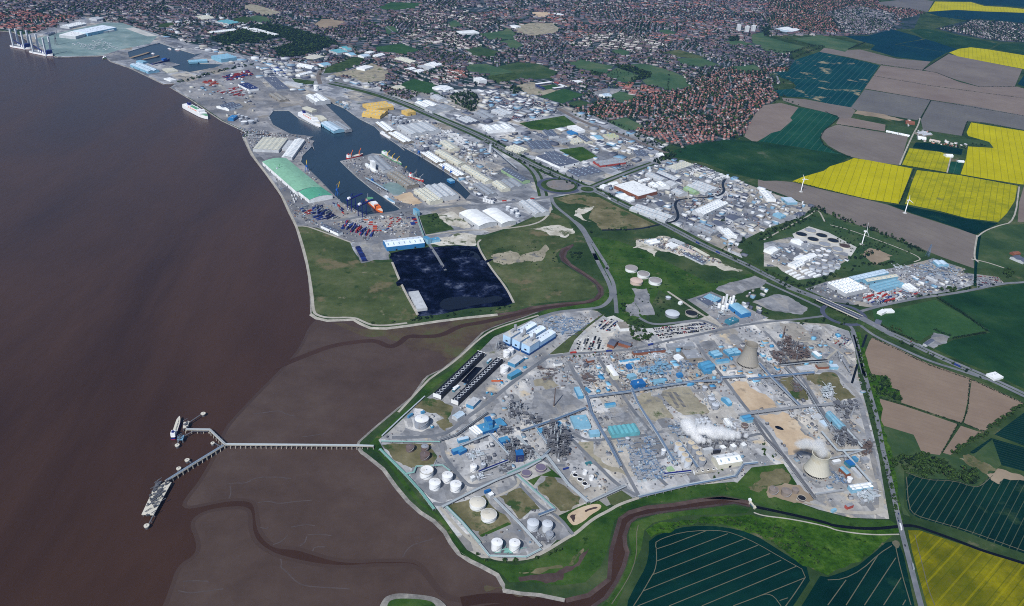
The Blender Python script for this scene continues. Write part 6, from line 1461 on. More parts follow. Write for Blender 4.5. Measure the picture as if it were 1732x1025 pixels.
# white silo works
p0=G(*px("I 1420,600")[0]); root=empty('silo_works',(p0.x,p0.y,0)); tag(root,'white silo plant with tall square stack beside blue hall','silo plant')
for s_,r_,h_ in (("I 1400,560",4.5,14),("I 1425,575",5.2,15),("I 1450,560",4.5,14),("I 1480,555",3.5,20),("I 1490,530",3.5,24),("I 1425,530",2.5,22),("I 1470,530",2.5,20)):
 c=GP(s_)[0]-p0; q=MB(); q.cyl((c.x,c.y,0),r_,h_,14,cap=False); q.lathe((c.x,c.y,h_),[(r_,0),(r_*.5,r_*.35),(r_*.1,r_*.4)],14,True); q.build('silo','tank_white',root)
c=GP("I 1440,548")[0]-p0; q=MB(); q.box((c.x,c.y,0),5,4,36,.4); q.build('stack','tank_white',root)
# flare mast with stays, chimneys and lone stacks
def stack(s,h,r,mat,label,cat='chimney',bands=0):
 c=GP(s)[0]; root=empty('chimney' if cat == 'chimney' else cat.replace(' ','_'),(c.x,c.y,0)); tag(root,label,cat)
 q=MB(); q.cyl((0,0,0),r,h,12,r*.75,cap=False); q.build('shaft',mat,root,True)
 q=MB(); q.lathe((0,0,h),[(r*.75,-1.5),(r*.9,-1.5),(r*.9,0),(r*.6,0)],12); q.build('rim',mat,root)
 q=MB(); q.box((0,0,0),r*3,r*3,1.0); q.build('base','concrete_old',root); return c,root
c,root=stack("M 198,472",46,1.3,'rust_steel','thin brown flare mast with stays on the demolished lot','flare mast')
for k in range(3):
 a=k*2.09+.6; q=MB(); q.tube((0,0,44),(24*math.cos(a),24*math.sin(a),0),.12,3); q.build('stay','steel_dark',root)
stack("N 690,60",34,1.6,'rust_steel','rusty stack above the burnt frames'); stack("N 998,128",18,1.3,'pipe_pale','short white stack by the loop track'); stack("N 1180,110",14,1.2,'pipe_pale','short pale stack near the car lot')
for i,s_ in enumerate(("Y 930,560","Y 1085,535","Y 1240,520","Y 560,560")): stack(s_,16,1.0,'steel_grey','slim steel stack of the steaming furnaces','chimney')[1]['group']='furnace stacks'
for s_ in ("Y 810,600 870,580 925,625","Y 975,580 1035,560 1085,605","Y 1135,560 1195,540 1245,585"): shed(s_,8,'flat','w','lg','white furnace box below the steam','furnace','furnace','white furnace boxes')
shed("Y 540,640 690,615 705,650",11,'flat','lg','lg','pale boiler block beside the dark slatted range','boiler house'); shed("Y 705,650 820,640 830,660",9,'flat','dg','dk','dark slatted range beside the pale boiler block','building')
# ------------------------------------------------------------------ steam plumes: real volumes
def steam(name,P,rads,dens,label,scale=.05,seed=0.0):
 pts=[Vector(p) for p in P]; lo=Vector((min(p.x-r for p,r in zip(pts,rads)),min(p.y-r for p,r in zip(pts,rads)),min(p.z-r*.7 for p,r in zip(pts,rads))))
 hi=Vector((max(p.x+r for p,r in zip(pts,rads)),max(p.y+r for p,r in zip(pts,rads)),max(p.z+r*.9 for p,r in zip(pts,rads))))
 m=bpy.data.materials.new(name); m.use_nodes=True; nt=m.node_tree
 for n in list(nt.nodes):
  if n.type != 'OUTPUT_MATERIAL': nt.nodes.remove(n)
 N=NB(nt); acc=None
 nz=N.n('ShaderNodeTexNoise'); nz.inputs['Scale'].default_value=scale; nz.inputs['Detail'].default_value=5; nz.inputs['Roughness'].default_value=.62
 ad=N.n('ShaderNodeVectorMath',operation='ADD'); N.ln(N.g,ad.inputs[0]); ad.inputs[1].default_value=(seed,seed,seed); N.ln(ad.outputs[0],nz.inputs['Vector'])
 for p,r in zip(pts,rads):
  d=N.n('ShaderNodeVectorMath',operation='DISTANCE'); N.ln(N.g,d.inputs[0]); d.inputs[1].default_value=p
  v=N.m('SUBTRACT',1.0,N.m('DIVIDE',d.outputs['Value'],r))
  acc=v if acc is None else N.m('MAXIMUM',acc,v)
 t=N.m('ADD',acc,N.m('MULTIPLY',N.m('SUBTRACT',nz.outputs['Fac'],.5),1.35))
 t=N.m('MULTIPLY',N.m('SUBTRACT',t,.2),2.4); t.node.use_clamp=True
 pv=N.n('ShaderNodeVolumePrincipled'); pv.inputs['Color'].default_value=(1,1,1,1); pv.inputs['Anisotropy'].default_value=0.0
 N.ln(N.m('MULTIPLY',t,dens),pv.inputs['Density'])
 nt.links.new(pv.outputs[0],[n for n in nt.nodes if n.type == 'OUTPUT_MATERIAL'][0].inputs['Volume'])
 m.cycles.volume_step_rate=.3
 q=MB(); c=(lo+hi)/2; q.box((c.x,c.y,lo.z),hi.x-lo.x,hi.y-lo.y,hi.z-lo.z,0,True)
 o=link(name,q.mesh(name,m)); tag(o,label,None,None,'stuff'); return o
def along(s,z0,z1,n):
 P=[G(a,b,z0+(z1-z0)*i/max(1,len(px(s))-1)) for i,(a,b) in enumerate(px(s))]
 out=[]
 for i in range(n):
  t=i/(n-1)*(len(P)-1); k=min(int(t),len(P)-2); out.append(P[k].lerp(P[k+1],t-k))
 return out
A_=along("Y 1230,440 1060,430 920,420 800,400 680,380 560,350",14,30,8); steam('steam',A_,[8,10,13,15,17,18,18,16],.34,'dense white steam cloud from the furnace range',.055,3)
A_=along("Y 650,520 540,520 450,470 380,380 310,290 270,260",14,34,7); steam('steam',A_,[8,9,12,15,18,19,15],.3,'white steam cloud drifting from the dark boiler unit',.06,9)
A_=along("N 1050,985 1010,960 960,930 900,915 840,920",46,62,6); A_[0]=Vector((CT2.x,CT2.y,46)); A_[1]=Vector((CT2.x-2,CT2.y+12,52)); steam('steam',A_,[16,17,18,17,15,13],.13,'soft white steam trailing from the pale cooling tower',.05,20)
A_=along("M 1110,740 1060,700 1000,650 960,590",8,30,5); steam('steam',A_,[8,9,10,9,8],.05,'thin steam wisp beside turquoise workshop',.06,31)
A_=along("M 840,560 800,510 770,470",6,25,4); steam('steam',A_,[9,10,10,8],.03,'faint steam wisp over the dark lot',.06,41)
# ------------------------------------------------------------------ jetty
def trestle(s,wdt,z,label,pile=14.0,roof=None):
 P=[G(a,b,z) for a,b in px(s)]; o=P[0].copy(); root=empty('jetty',(o.x,o.y,0)); tag(root,label,'jetty'); o2=Vector((o.x,o.y,0))
 for a,b in zip(P[:-1],P[1:]):
  q=MB(); q.beam(a-o2,b-o2,wdt,1.0); q.build('deck','concrete_old',root)
  u=(b-a); L_=u.length; u.normalize(); n=Vector((-u.y,u.x,0)); k=max(1,int(L_/pile))
  for i in range(k+1):
   c=a+u*(L_*i/k)-o2
   q=MB(); e=n*(wdt/2+.8)
   for sg in (-1,1): q.box((c.x+e.x*sg,c.y+e.y*sg,-5),1.2,1.2,z+4)
   q.beam(c-e*1.1-Vector((0,0,1.0)),c+e*1.1-Vector((0,0,1.0)),1.4,1.0); q.build('pile_bent','concrete_old',root)
  for k2 in range(4):
   q=MB(); off=n*((k2-1.5)*wdt*.2); dz=Vector((0,0,.8)); q.tube(a+off+dz-o2,b+off+dz-o2,.45,5); q.build('pipe','pipe_pale' if k2 % 2 else roof or 'steel_grey',root)
 return root
trestle("K 1700,450 1590,446 715,438",5.5,5,'long straight pipe jetty from the chemical plant',9,'pipe_pale')
trestle("K 715,440 610,340 450,338",5,5,'elbow jetty branch to the tanker berth',9)
trestle("K 700,445 520,555 320,680",5.5,5,'diagonal jetty branch to the old pier head',9,'steel_blue')
def platform(s,z,mat,label,name='pier_head',cat='pier',clutter=0,pal=DK):
 P=[G(a,b,z) for a,b in px(s)]; c=sum(P,Vector())/len(P); root=empty(name,(c.x,c.y,0)); tag(root,label,cat)
 Q_=[(p.x-c.x,p.y-c.y) for p in P]; q=MB(); q.prism(Q_,z-1.5,z,True,True); q.build('deck',mat,root)
 for p in Q_:
  q=MB(); q.box((p[0]*.92,p[1]*.92,-5),1.6,1.6,z+3.6); q.build('pile','steel_dark',root)
 if clutter:
  q=MB(); k=0
  while k < clutter:
   t=[random.random() for _ in Q_]; sm=sum(t); x=sum(a*p[0] for a,p in zip(t,Q_))/sm*1.6; y=sum(a*p[1] for a,p in zip(t,Q_))/sm*1.6; k += 1
   if random.random() < .5: q.box((x,y,z),random.uniform(1.5,5),random.uniform(1,3),random.uniform(1,5),.9)
   else: q.drum((x,y,z+random.uniform(1,4)),random.uniform(4,12),.6,1.0)
  q.build('equipment',pal[0],root)['kind']='stuff'
 return root
platform("K 315,685 355,690 235,908 155,905 230,745",5,'tank_beige','long concrete pier head with dark pipework',clutter=70)
platform("K 250,690 290,680 260,740 232,745",5.5,'steel_dark','dark loading platform beside the old pier head','loading_platform','platform',10)
platform("K 435,290 475,285 460,325 430,330",5.5,'tank_beige','small berth platform beside the tanker','berth_platform','platform',8)
platform("K 395,385 440,375 430,408 392,408",5.5,'pale_blue_paint','blue berth platform beside the tanker','berth_platform','platform',6)
for s_,lb in (("K 565,232 16",'mooring dolphin at the far end of a walkway'),("K 392,442 15",'mooring dolphin below the tanker stern'),("K 628,428 13",'lone mooring dolphin inside the jetty elbow'),("K 458,541 16",'mooring dolphin joined to the diagonal branch'),("K 402,597 16",'mooring dolphin beside the diagonal branch'),("K 188,978 18",'mooring dolphin beyond the old pier head')):
 p,r=pxr(s_,4); root=empty('mooring_dolphin',(p.x,p.y,0)); tag(root,lb,'mooring dolphin')
 q=MB(); q.cyl((0,0,0),r,1.6,14,z0=2.4); q.build('cap','tank_beige',root); q=MB(); q.cyl((0,0,-5),r*.75,7.4,10,cap=False); q.build('pile','steel_dark',root); q=MB(); q.cyl((0,0,4),.6,1.2,8); q.build('bollard','steel_dark',root)
for s_,lb in (("K 475,290 550,240",'thin walkway to the far dolphin'),("K 435,385 500,350 600,350",'thin walkway beside the tanker berth'),("K 405,408 395,432",'short walkway below the tanker'),("K 230,915 205,965",'thin walkway beyond the pier head'),("K 468,548 485,560",'short walkway to the diagonal branch'),("K 640,430 680,450",'short walkway inside the elbow')):
 P=[G(a,b,4.5) for a,b in px(s_)]; o=P[0]; root=empty('walkway',(o.x,o.y,0)); tag(root,lb,'walkway'); o2=Vector((o.x,o.y,0))
 for a,b in zip(P[:-1],P[1:]):
  q=MB(); q.beam(a-o2,b-o2,2.0,.6); q.build('deck','steel_dark',root)
  q=MB(); m_=(a+b)/2-o2; q.box((m_.x,m_.y,-5),.8,.8,9); q.build('pile','steel_dark',root)

q=MB(); Pc=GP("H 800,200 1230,150 1380,170 1440,290 1540,420 1450,470 1150,480 960,430 880,400"); cx_,cy_=[p.x for p in Pc],[p.y for p in Pc]; k=0
while k < 46:
 x,y=random.uniform(min(cx_),max(cx_)),random.uniform(min(cy_),max(cy_))
 if not inpoly(Pc,np.array([x]),np.array([y]))[0]: continue
 L_,w_,h_=random.uniform(10,34),random.uniform(6,12),random.uniform(1.5,4); a=R(66)+random.gauss(0,.15); k += 1
 n=12; vs=[]
 for r_,z_ in ((1,.2),(.62,.62),(.25,1)):
  for i in range(n):
   t=2*math.pi*i/n; u,v=math.cos(t)*L_*r_*random.uniform(.85,1.1),math.sin(t)*w_*r_*random.uniform(.8,1.15); vs.append((x+u*math.cos(a)-v*math.sin(a),y+u*math.sin(a)+v*math.cos(a),h_*z_*random.uniform(.9,1.1)))
 q.add(vs,[(j*n+i,j*n+(i+1) % n,(j+1)*n+(i+1) % n,(j+1)*n+i) for j in range(2) for i in range(n)]+[tuple(range(2*n,3*n))])
tag(q.build('coal_heaps','coal'),'low black heaps of coal across the stockyard',None,None,'stuff')

c0=GP("M 1255,350")[0]; root=empty('foundation_slabs',(c0.x,c0.y,0)); tag(root,'ruled rows of dark concrete foundation strips on pale plot','foundations')
for a,b in (("M 1255,350 1330,480",0),("M 1300,345 1390,475",1)):
 P=GP(a)
 for k in range(13):
  p=P[0].lerp(P[1],k/12)-c0; q=MB(); q.box((p.x,p.y,0),7,2.0,.9,R(18)); q.build('slab','steel_dark',root)

# ================================================================== docks: ships, cranes, containers
def ship(s,beam,z,hull,deck,label,name='cargo_ship',cat='ship',dh=6.0,boot='red_paint'):
 """s: stern then bow on the water in the photo"""
 a,b=[G(x,y,-1.5) for x,y in px(s)]; u=b-a; u.z=0; L_=u.length; rz=math.atan2(u.y,u.x)
 root=empty(name,(a.x,a.y,-2.0),rz); tag(root,label,cat); W2=beam/2
 prof=[(0,W2*.8),(L_*.04,W2*.95),(L_*.15,W2),(L_*.72,W2),(L_*.86,W2*.78),(L_*.95,W2*.38),(L_,0.25)]
 out=[(x,-y) for x,y in prof]+[(x,y) for x,y in prof[::-1]]
 q=MB(); n=len(out); lo=[(x*.985+.3,y*.9,-2.5) for x,y in out]; mid=[(x,y,1.0) for x,y in out]; hi=[(x+(1.5 if x > L_*.9 else 0),y,dh+(1.8 if x > L_*.84 else 0)) for x,y in out]
 q.add(lo+mid,[(i,(i+1) % n,n+(i+1) % n,n+i) for i in range(n)]); q.build('boot_top',boot,root)
 q=MB(); q.add(mid+hi,[(i,(i+1) % n,n+(i+1) % n,n+i) for i in range(n)]); q.build('hull',hull,root)
 q=MB(); dk=[(x,y*.97,dh-.5+(1.8 if x > L_*.84 else 0)) for x,y,_ in hi]; q.add(dk,[tuple(range(n))]); q.build('deck',deck,root)
 return root,L_,dh
def sbox(root,L_,x0,x1,wdt,z0,h,mat,name,y=0.0):
 q=MB(); q.box(((x0+x1)/2*L_,y,z0),(x1-x0)*L_,wdt,h); return q.build(name,mat,root)
def ferry(s,label,beam,deckm):
 root,L_,d=ship(s,beam,0,'white_paint',deckm,label,'ferry','ferry',12,'navy_paint')
 sbox(root,L_,.04,.84,beam*.94,11.5,6,'white_paint','superstructure'); sbox(root,L_,.10,.78,beam*.86,17.5,4,'white_paint','upper_deck')
 sbox(root,L_,.30,.60,beam*.5,21.5,.6,deckm,'sun_deck'); sbox(root,L_,.70,.78,beam*.9,21.5,4,'white_paint','bridge'); f=sbox(root,L_,.18,.25,beam*.35,21.5,9,'navy_paint','funnel'); sbox(f.parent,L_,.19,.24,beam*.2,30.5,1,'steel_dark','funnel_cap')
 for k in range(5):
  for sg in (-1,1): sbox(root,L_,.30+.08*k,.345+.08*k,2,18,2.4,'orange_paint','lifeboat',sg*beam*.45)
 q=MB(); q.tube((L_*.6,0,21),(L_*.6,0,36),.5,5); q.build('mast','white_paint',root)
ferry("A 1232,714 1385,795",'white ferry with green deck at the river berth',28,'green_paint'); ferry("B 305,768 442,848",'white ferry moored inside the dock',23,'tank_beige')
root,L_,d=ship("E 872,545 972,634",17,0,'orange_paint','tank_beige','orange and green offshore supply ship in dock','supply_ship','ship',6)
sbox(root,L_,.60,.78,14,5.5,7,'orange_paint','superstructure'); sbox(root,L_,.40,.58,15,5.5,9,'white_paint','bridge')
q=MB(); q.cyl((L_*.18,0,14),11,1.0,8); q.build('helideck','green_paint',root)
for k in range(4):
 q=MB(); q.tube((L_*.18+7*math.cos(k*1.57),7*math.sin(k*1.57),5),(L_*.18+7*math.cos(k*1.57),7*math.sin(k*1.57),14),.5,5); q.build('helideck_leg','steel_grey',root)
q=MB(); q.tube((-2,2,8),(-20,10,14),.7,5); q.build('boom','steel_grey',root)
def crane_ship(s,hull,boom,label,nb,sup='white_paint',beam=14):
 root,L_,d=ship(s,beam,0,hull,'tank_beige',label,'cargo_ship','ship',6)
 sbox(root,L_,.04,.2,beam*.85,5.5,9,sup,'superstructure'); sbox(root,L_,.08,.14,beam*.4,14.5,4,hull,'funnel')
 for k in range(nb):
  x=.3+.5*k/max(1,nb-1)
  sbox(root,L_,x,x+.12,beam*.7,5.5,1.6,'steel_grey','hatch')
  q=MB(); q.cyl((L_*x-2,0,5.5),1.6,11,8); q.tube((L_*x-2,0,15),(L_*x+9,4,27),.9,5); q.build('deck_crane',boom,root)
crane_ship("E 735,272 842,246",'red_paint','orange_paint','red coaster at the tip of the spit',2); crane_ship("E 972,238 1098,312",'green_paint','yellow_paint','green ship with yellow cranes on the east arm',3)
crane_ship("E 1150,392 1245,425",'red_paint','steel_grey','small red coaster at the scrap quay',2,beam=11)
root,L_,d=ship("E 985,522 1055,572",10,0,'white_paint','pale_blue_paint','small white blue barge beside the spit','barge','barge',4); sbox(root,L_,.1,.35,7,3.5,4,'white_paint','cabin')
root,L_,d=ship("E 962,100 1025,138",12,0,'white_paint','tank_white','small white vessel at the quay sheds','coaster','ship',5); sbox(root,L_,.1,.35,9,4.5,6,'white_paint','cabin')
root,L_,d=ship("A 1012,432 1130,400",16,0,'navy_paint','steel_dark','dark blue ship under repair in the far dock','ship','ship',7); sbox(root,L_,.6,.8,12,6.5,9,'blue_paint','superstructure')
for s_,lb in (("A 1165,332 1195,336",'white tug in the far dock'),("A 1120,324 1140,332",'small white boat in the far dock'),("A 1010,358 1028,362",'tiny white launch in the far dock'),("A 685,388 705,380",'pilot boat at the dock mouth')):
 root,L_,d=ship(s_,7,0,'white_paint','white_paint',lb,'tug_boat','boat',3); sbox(root,L_,.3,.65,5,2.5,4,'white_paint','cabin')
for s_,lb in (("A 865,388 1000,350",'brown pontoon nearest the turbine quay'),("A 950,398 1062,374",'brown pontoon beside the repair ship')):
 root,L_,d=ship(s_,17,0,'rust_steel','soil_tan',lb,'pontoon','pontoon',3,'rust_steel')
# tanker at the jetty
root,L_,d=ship("K 366,408 410,272",9,0,'navy_paint','tank_beige','blue tanker with white bridge at the jetty berth','tanker','ship',6)
sbox(root,L_,.03,.2,8,5.5,8,'white_paint','superstructure'); sbox(root,L_,.06,.12,4,13.5,3,'navy_paint','funnel')
for k in range(4): q=MB(); q.drum((L_*(.32+.15*k),0,6.0),L_*.12,1.8,0,10); q.build('cargo_tank','tank_beige',root)
# jack up installation vessels
Z8=lambda x,y: "W %.2f,%.2f" % (x*.06828,40+y*.06828)
for a,b,lb in (((420,600),(760,640),'wind farm jack up ship farther along the quay'),((900,740),(1310,810),'wind farm jack up ship beside the quay corner')):
 root,L_,d=ship(Z8(a[0]-110,a[1]-40)+" "+Z8(b[0],b[1])[2:],36,0,'white_paint','steel_grey',lb,'installation_vessel','ship',9)
 sbox(root,L_,.72,.88,30,8.5,16,'navy_paint','superstructure'); sbox(root,L_,.60,.72,24,8.5,8,'white_paint','cabin')
 for x in (.22,.82):
  for sg in (-1,1):
   q=MB(); q.box((L_*x,sg*15,-6),7,7,92); q.build('leg','tank_silver',root)
 q=MB(); q.cyl((L_*.6,-10,9),3,12,10); q.tube((L_*.6,-10,20),(L_*.1,-6,40),1.5,5); q.build('crane','navy_paint',root)
 for k in range(3): sbox(root,L_,.28+.1*k,.34+.1*k,5,8.5,7,'tank_white','nacelle',5)
# cranes
def dock_crane(s,h,mat,boom,label,ang=.6):
 c=GP(s)[0]; root=empty('dock_crane',(c.x,c.y,0),ang); tag(root,label,'crane')
 for a in (-5,5):
  for b in (-5,5): q=MB(); q.tube((a,b,0),(a*.35,b*.35,h*.5),.7,5); q.build('leg',mat,root)
 q=MB(); q.box((0,0,h*.5),7,6,5); q.build('cab',mat,root); q=MB(); q.tube((0,0,h*.5+5),(-3,0,h),.9,5); q.build('mast',mat,root)
 q=MB(); q.tube((3,0,h*.55),(h*.45,0,h*1.15),1.0,5); q.tube((-3,0,h),(h*.45,0,h*1.15),.3,4); q.build('jib',boom,root)
dock_crane("E 672,515",36,'blue_paint','yellow_paint','blue quay crane with gold jib beside the green shed',1.2); dock_crane("E 468,352",30,'blue_paint','yellow_paint','gold jib crane on the green shed quay',1.7)
dock_crane("E 540,545",16,'blue_paint','blue_paint','small blue straddle hoist at the green shed end',.4); dock_crane("E 905,430",16,'blue_paint','pale_blue_paint','blue ship loader on the spit quay',2.4)
dock_crane("E 1215,240",14,'blue_paint','blue_paint','blue crane beside the east quay sheds',2.4); dock_crane("E 1380,345",14,'blue_paint','blue_paint','blue crane between the east quay sheds',2.4); dock_crane("E 1430,375",14,'blue_paint','blue_paint','blue crane at the end of the east quay',2.4)
dock_crane("B 405,680",22,'navy_paint','navy_paint','dark crane before the large white hall',1.0); dock_crane("E 1120,360",18,'steel_dark','yellow_paint','scrap crane on the spit',.8); dock_crane("E 1195,385",20,'steel_dark','steel_dark','dark scrap crane beside the small coaster',1.3); dock_crane("A 375,300",60,'steel_dark','steel_dark','tall dark crawler crane on the turbine quay',1.4); dock_crane("E 275,365",26,'tank_silver','green_paint','thin mast crane beside the green shed',.9)
def gantry(s,label):
 c=GP(s)[0]; root=empty('container_crane',(c.x,c.y,0),1.05); tag(root,label,'container crane')
 for a in (-9,9):
  for b in (-8,8): q=MB(); q.box((a,b,0),1.8,1.8,36); q.build('leg','navy_paint',root)
 for b in (-8,8): q=MB(); q.box((0,b,14),18,1.6,1.8,0,True); q.build('portal_beam','navy_paint',root)
 q=MB(); q.box((14,0,36),70,6,3,0,True); q.build('boom','navy_paint',root)
 q=MB(); q.tube((-9,0,38),(4,0,52),1,5); q.tube((9,0,38),(4,0,52),1,5); q.tube((4,0,52),(40,0,39),.4,4); q.build('apex','navy_paint',root)
 q=MB(); q.box((-10,0,39),9,7,5); q.build('machine_house','white_paint',root)
gantry("E 768,610",'navy container crane nearer the blue quay crane'); gantry("E 838,650",'navy container crane at the dock end')
# dock silo and wind turbines, pylon
c,root=stack("F 36,232",34,5,'tank_silver','tall grey silo tower with conveyor beside the tracks','silo tower')
def turbine(s,h,blade,label,hub_a,r0):
 c=GP(s)[0]; root=empty('wind_turbine',(c.x,c.y,0),hub_a); tag(root,label,'wind turbine')
 q=MB(); q.cyl((0,0,0),1.6,h,14,1.0); q.build('tower','white_paint',root,True)
 q=MB(); q.box((0,1.0,h),3.2,8,3.4); q.build('nacelle','white_paint',root); q=MB(); q.ball((0,-3.6,h+1.7),1.5,10,6); q.build('hub','white_paint',root,True)
 for k in range(3):
  a=r0+k*2.094; q=MB(); d=Vector((math.sin(a),0,math.cos(a))); p=Vector((0,-4.2,h+1.7)); n_=Vector((math.cos(a),0,-math.sin(a)))
  e=[p+n_*.9,p+d*blade*.25+n_*1.5,p+d*blade+n_*.3,p+d*blade-n_*.2,p+d*blade*.25-n_*.8,p-n_*.7]
  q.add(e+[v+Vector((0,-.5,0)) for v in e],[(0,1,2,3,4,5),(11,10,9,8,7,6)]+[(i,6+i,6+(i+1) % 6,(i+1) % 6) for i in range(6)]); q.build('blade','white_paint',root)
 q=MB(); q.cyl((0,0,0),7,.8,16); q.build('base','pale_concrete',root)
turbine("G 652,840",42,26,'white wind turbine beside the sewage works',1.5,.35); turbine("G 246,490",44,18,'white wind turbine below the pointed yellow field',2.0,2.9); turbine("G 938,632",44,18,'white wind turbine by the dark crop wedge',2.0,.3)
def pylon(s,h,label):
 c=GP(s)[0]; root=empty('electricity_pylon',(c.x,c.y,0),.5); tag(root,label,'pylon')
 for a in (-4,4):
  for b in (-4,4): q=MB(); q.tube((a,b,0),(a*.15,b*.15,h),.35,4); q.build('leg','steel_blue',root)
 for k in range(6):
  z0,z1=h*k/6,h*(k+1)/6; r0=4*(1-.85*k/6); r1=4*(1-.85*(k+1)/6); q=MB()
  for (a,b),(a2,b2) in (((-1,-1),(1,-1)),((1,-1),(1,1)),((1,1),(-1,1)),((-1,1),(-1,-1))): q.tube((a*r0,b*r0,z0),(a2*r1,b2*r1,z1),.22,3)
  q.build('bracing','steel_blue',root)
 for z,l in ((.68,9),(.8,7),(.92,5)): q=MB(); q.tube((-l,0,h*z),(l,0,h*z),.35,4); q.build('cross_arm','steel_blue',root)
pylon("J 1090,130",38,'blue grey lattice pylon beside the substation'); pylon("C 665,612",26,'thin mast beside the stadium road')
# flyover
P=GP("J 360,428 640,556"); a,b=P; u=(b-a); L_=u.length; rz=math.atan2(u.y,u.x); root=empty('flyover',(a.x,a.y,0),rz); tag(root,'concrete flyover carrying the carriageway over the roundabout','flyover')
q=MB(); q.box((L_/2,0,5.6),L_,24,1.6,0,True); q.build('deck','concrete_old',root); q=MB(); q.box((L_/2,0,7.22),L_,22,.05); q.build('carriageway','new_asphalt',root)
for sg in (-1,1): q=MB(); q.box((L_/2,sg*11.5,7.2),L_,.6,1.1); q.build('parapet','concrete_new',root)
q=MB(); q.box((L_/2,0,7.25),L_,.8,.9); q.build('median_barrier','steel_grey',root)
for k in range(1,4):
 for sg in (-1,1): q=MB(); q.box((L_*k/4,sg*7,0),1.6,3,5.6); q.build('pier','concrete_old',root)
for e,dr in ((0,-1),(L_,1)):
 q=MB(); q.add([(e,-12,7.25),(e,12,7.25),(e+dr*90,12,.5),(e+dr*90,-12,.5),(e,-22,0),(e,22,0)],[(0,3,2,1) if dr > 0 else (0,1,2,3)]); o=q.build('ramp','asphalt',root)
 q=MB(); q.add([(e,-12,7.2),(e+dr*90,-12,.45),(e,-24,0)],[(0,1,2)]); q.add([(e,12,7.2),(e+dr*90,12,.45),(e,24,0)],[(0,1,2)]); q.build('embankment','verge',root)
# sluice across the creek
c=GP("S 1178,112")[0]; root=empty('sluice',(c.x,c.y,0),.35); tag(root,'white sluice gate house where creek meets drain','sluice')
for sg in (-1,1): q=MB(); q.box((0,sg*7,-2),3,3,8); q.build('pier','concrete_new',root)
q=MB(); q.box((0,0,3.5),3.4,20,1.2,0,True); q.build('deck','concrete_new',root); q=MB(); q.box((0,9,4.7),4,5,4); q.build('gate_house','tank_white',root); q=MB(); q.box((-.6,0,-2),.5,11,5.4); q.build('gate','steel_blue',root)
# stadium
cc=G(*px("C 275,580")[0]); ax=(GP("C 350,575")[0]-GP("C 205,595")[0]).normalized(); rz=math.atan2(ax.y,ax.x); root=empty('stadium',(cc.x,cc.y,0),rz); tag(root,'small stadium with white roofed stand round green pitch','stadium')
q=MB(); q.box((0,0,.5),100,62,.3); q.build('pitch','pitch',root)
for nm,x,y,sx,sy,h,mt in (('west_stand',0,48,90,16,9,'sheet_w'),('corner_stand',56,-26,14,50,8,'sheet_w'),('stand',20,-46,70,14,8,'sheet_w'),('stand',-62,-6,14,60,9,'sheet_nv'),('stand',62,26,12,30,8,'sheet_rd')):
 q=MB(); q.box((x,y,0),sx,sy,h-2); o=q.build('stand','sheet_dg',root); q=MB(); q.box((x,y,h),sx+2,sy+2,.7,0,True); q.build('stand_roof',mt,o)
occ([(cc.x+90*math.cos(t*.7854),cc.y+90*math.sin(t*.7854)) for t in range(8)],5)
patch('stadium_ground','beige_rubble',"C 30,575 150,545 230,560 420,570 230,635 130,630 80,590",3,'tan ground beside the stadium',block=5)
for s_,lb in (("C 1530,205",'white tower block at the park edge, left standing alone'),("C 1585,215",'white tower block beside the trees'),("C 1627,210",'white tower block at the end of the group')):
 c=GP(s_)[0]; root=empty('tower_block',(c.x,c.y,0),.5); tag(root,lb.replace(', left standing alone',''),'tower block')
 q=MB(); q.box((0,0,0),22,18,40); q.build('wall','sheet_w',root); q=MB(); q.box((0,0,40),8,8,4); q.build('roof_plant','sheet_lg',root)
 for k in range(13):
  q=MB(); q.box((0,0,2+2.9*k),22.2,14,1.1,0,True); q.build('window_band','sheet_dg',root)
 occ([(c.x+25*math.cos(t*.7854),c.y+25*math.sin(t*.7854)) for t in range(8)],5)
# ------------------------------------------------------------------ containers, trailers, cars
CC={'blue': (38,58,128),'navy': (30,40,92),'red': (166,52,42),'white': (222,224,226),'grey': (140,146,152),'orange': (190,92,46),'teal': (60,120,130)}
for k,c_ in CC.items(): sheet('container_'+k,c_,.1)
def cont_mesh(c,wheels=False):
 q=MB(); q.box((0,0,.15 if not wheels else 1.1),12.2,2.5,2.6 if not wheels else 2.9)
 for x in (-6,-3,0,3,6): q.box((x,0,.14 if not wheels else 1.09),.16,2.58,2.66 if not wheels else 2.95)
 if wheels: q.box((-3.5,0,0),4,2.3,1.1); q.box((4.5,0,0),1,2.2,1.1)
 return q.mesh('shipping_container' if not wheels else 'lorry_trailer','container_'+c)
CM={k: cont_mesh(k) for k in CC}; TM={k: cont_mesh(k,True) for k in ('white','grey','blue','red')}
NCOUNT={}; OVER={}
def many(nm,me,x,y,z,rz,label,cat,group,cap=290):
 k=NCOUNT.get(nm,0)
 if k < cap:
  o=bpy.data.objects.new(nm,me); col.objects.link(o); o.location=(x,y,z); o.rotation_euler=(0,0,rz); tag(o,label,cat,group); NCOUNT[nm]=k+1
 else: OVER.setdefault((nm,me.name),[]).append((x,y,z,rz))
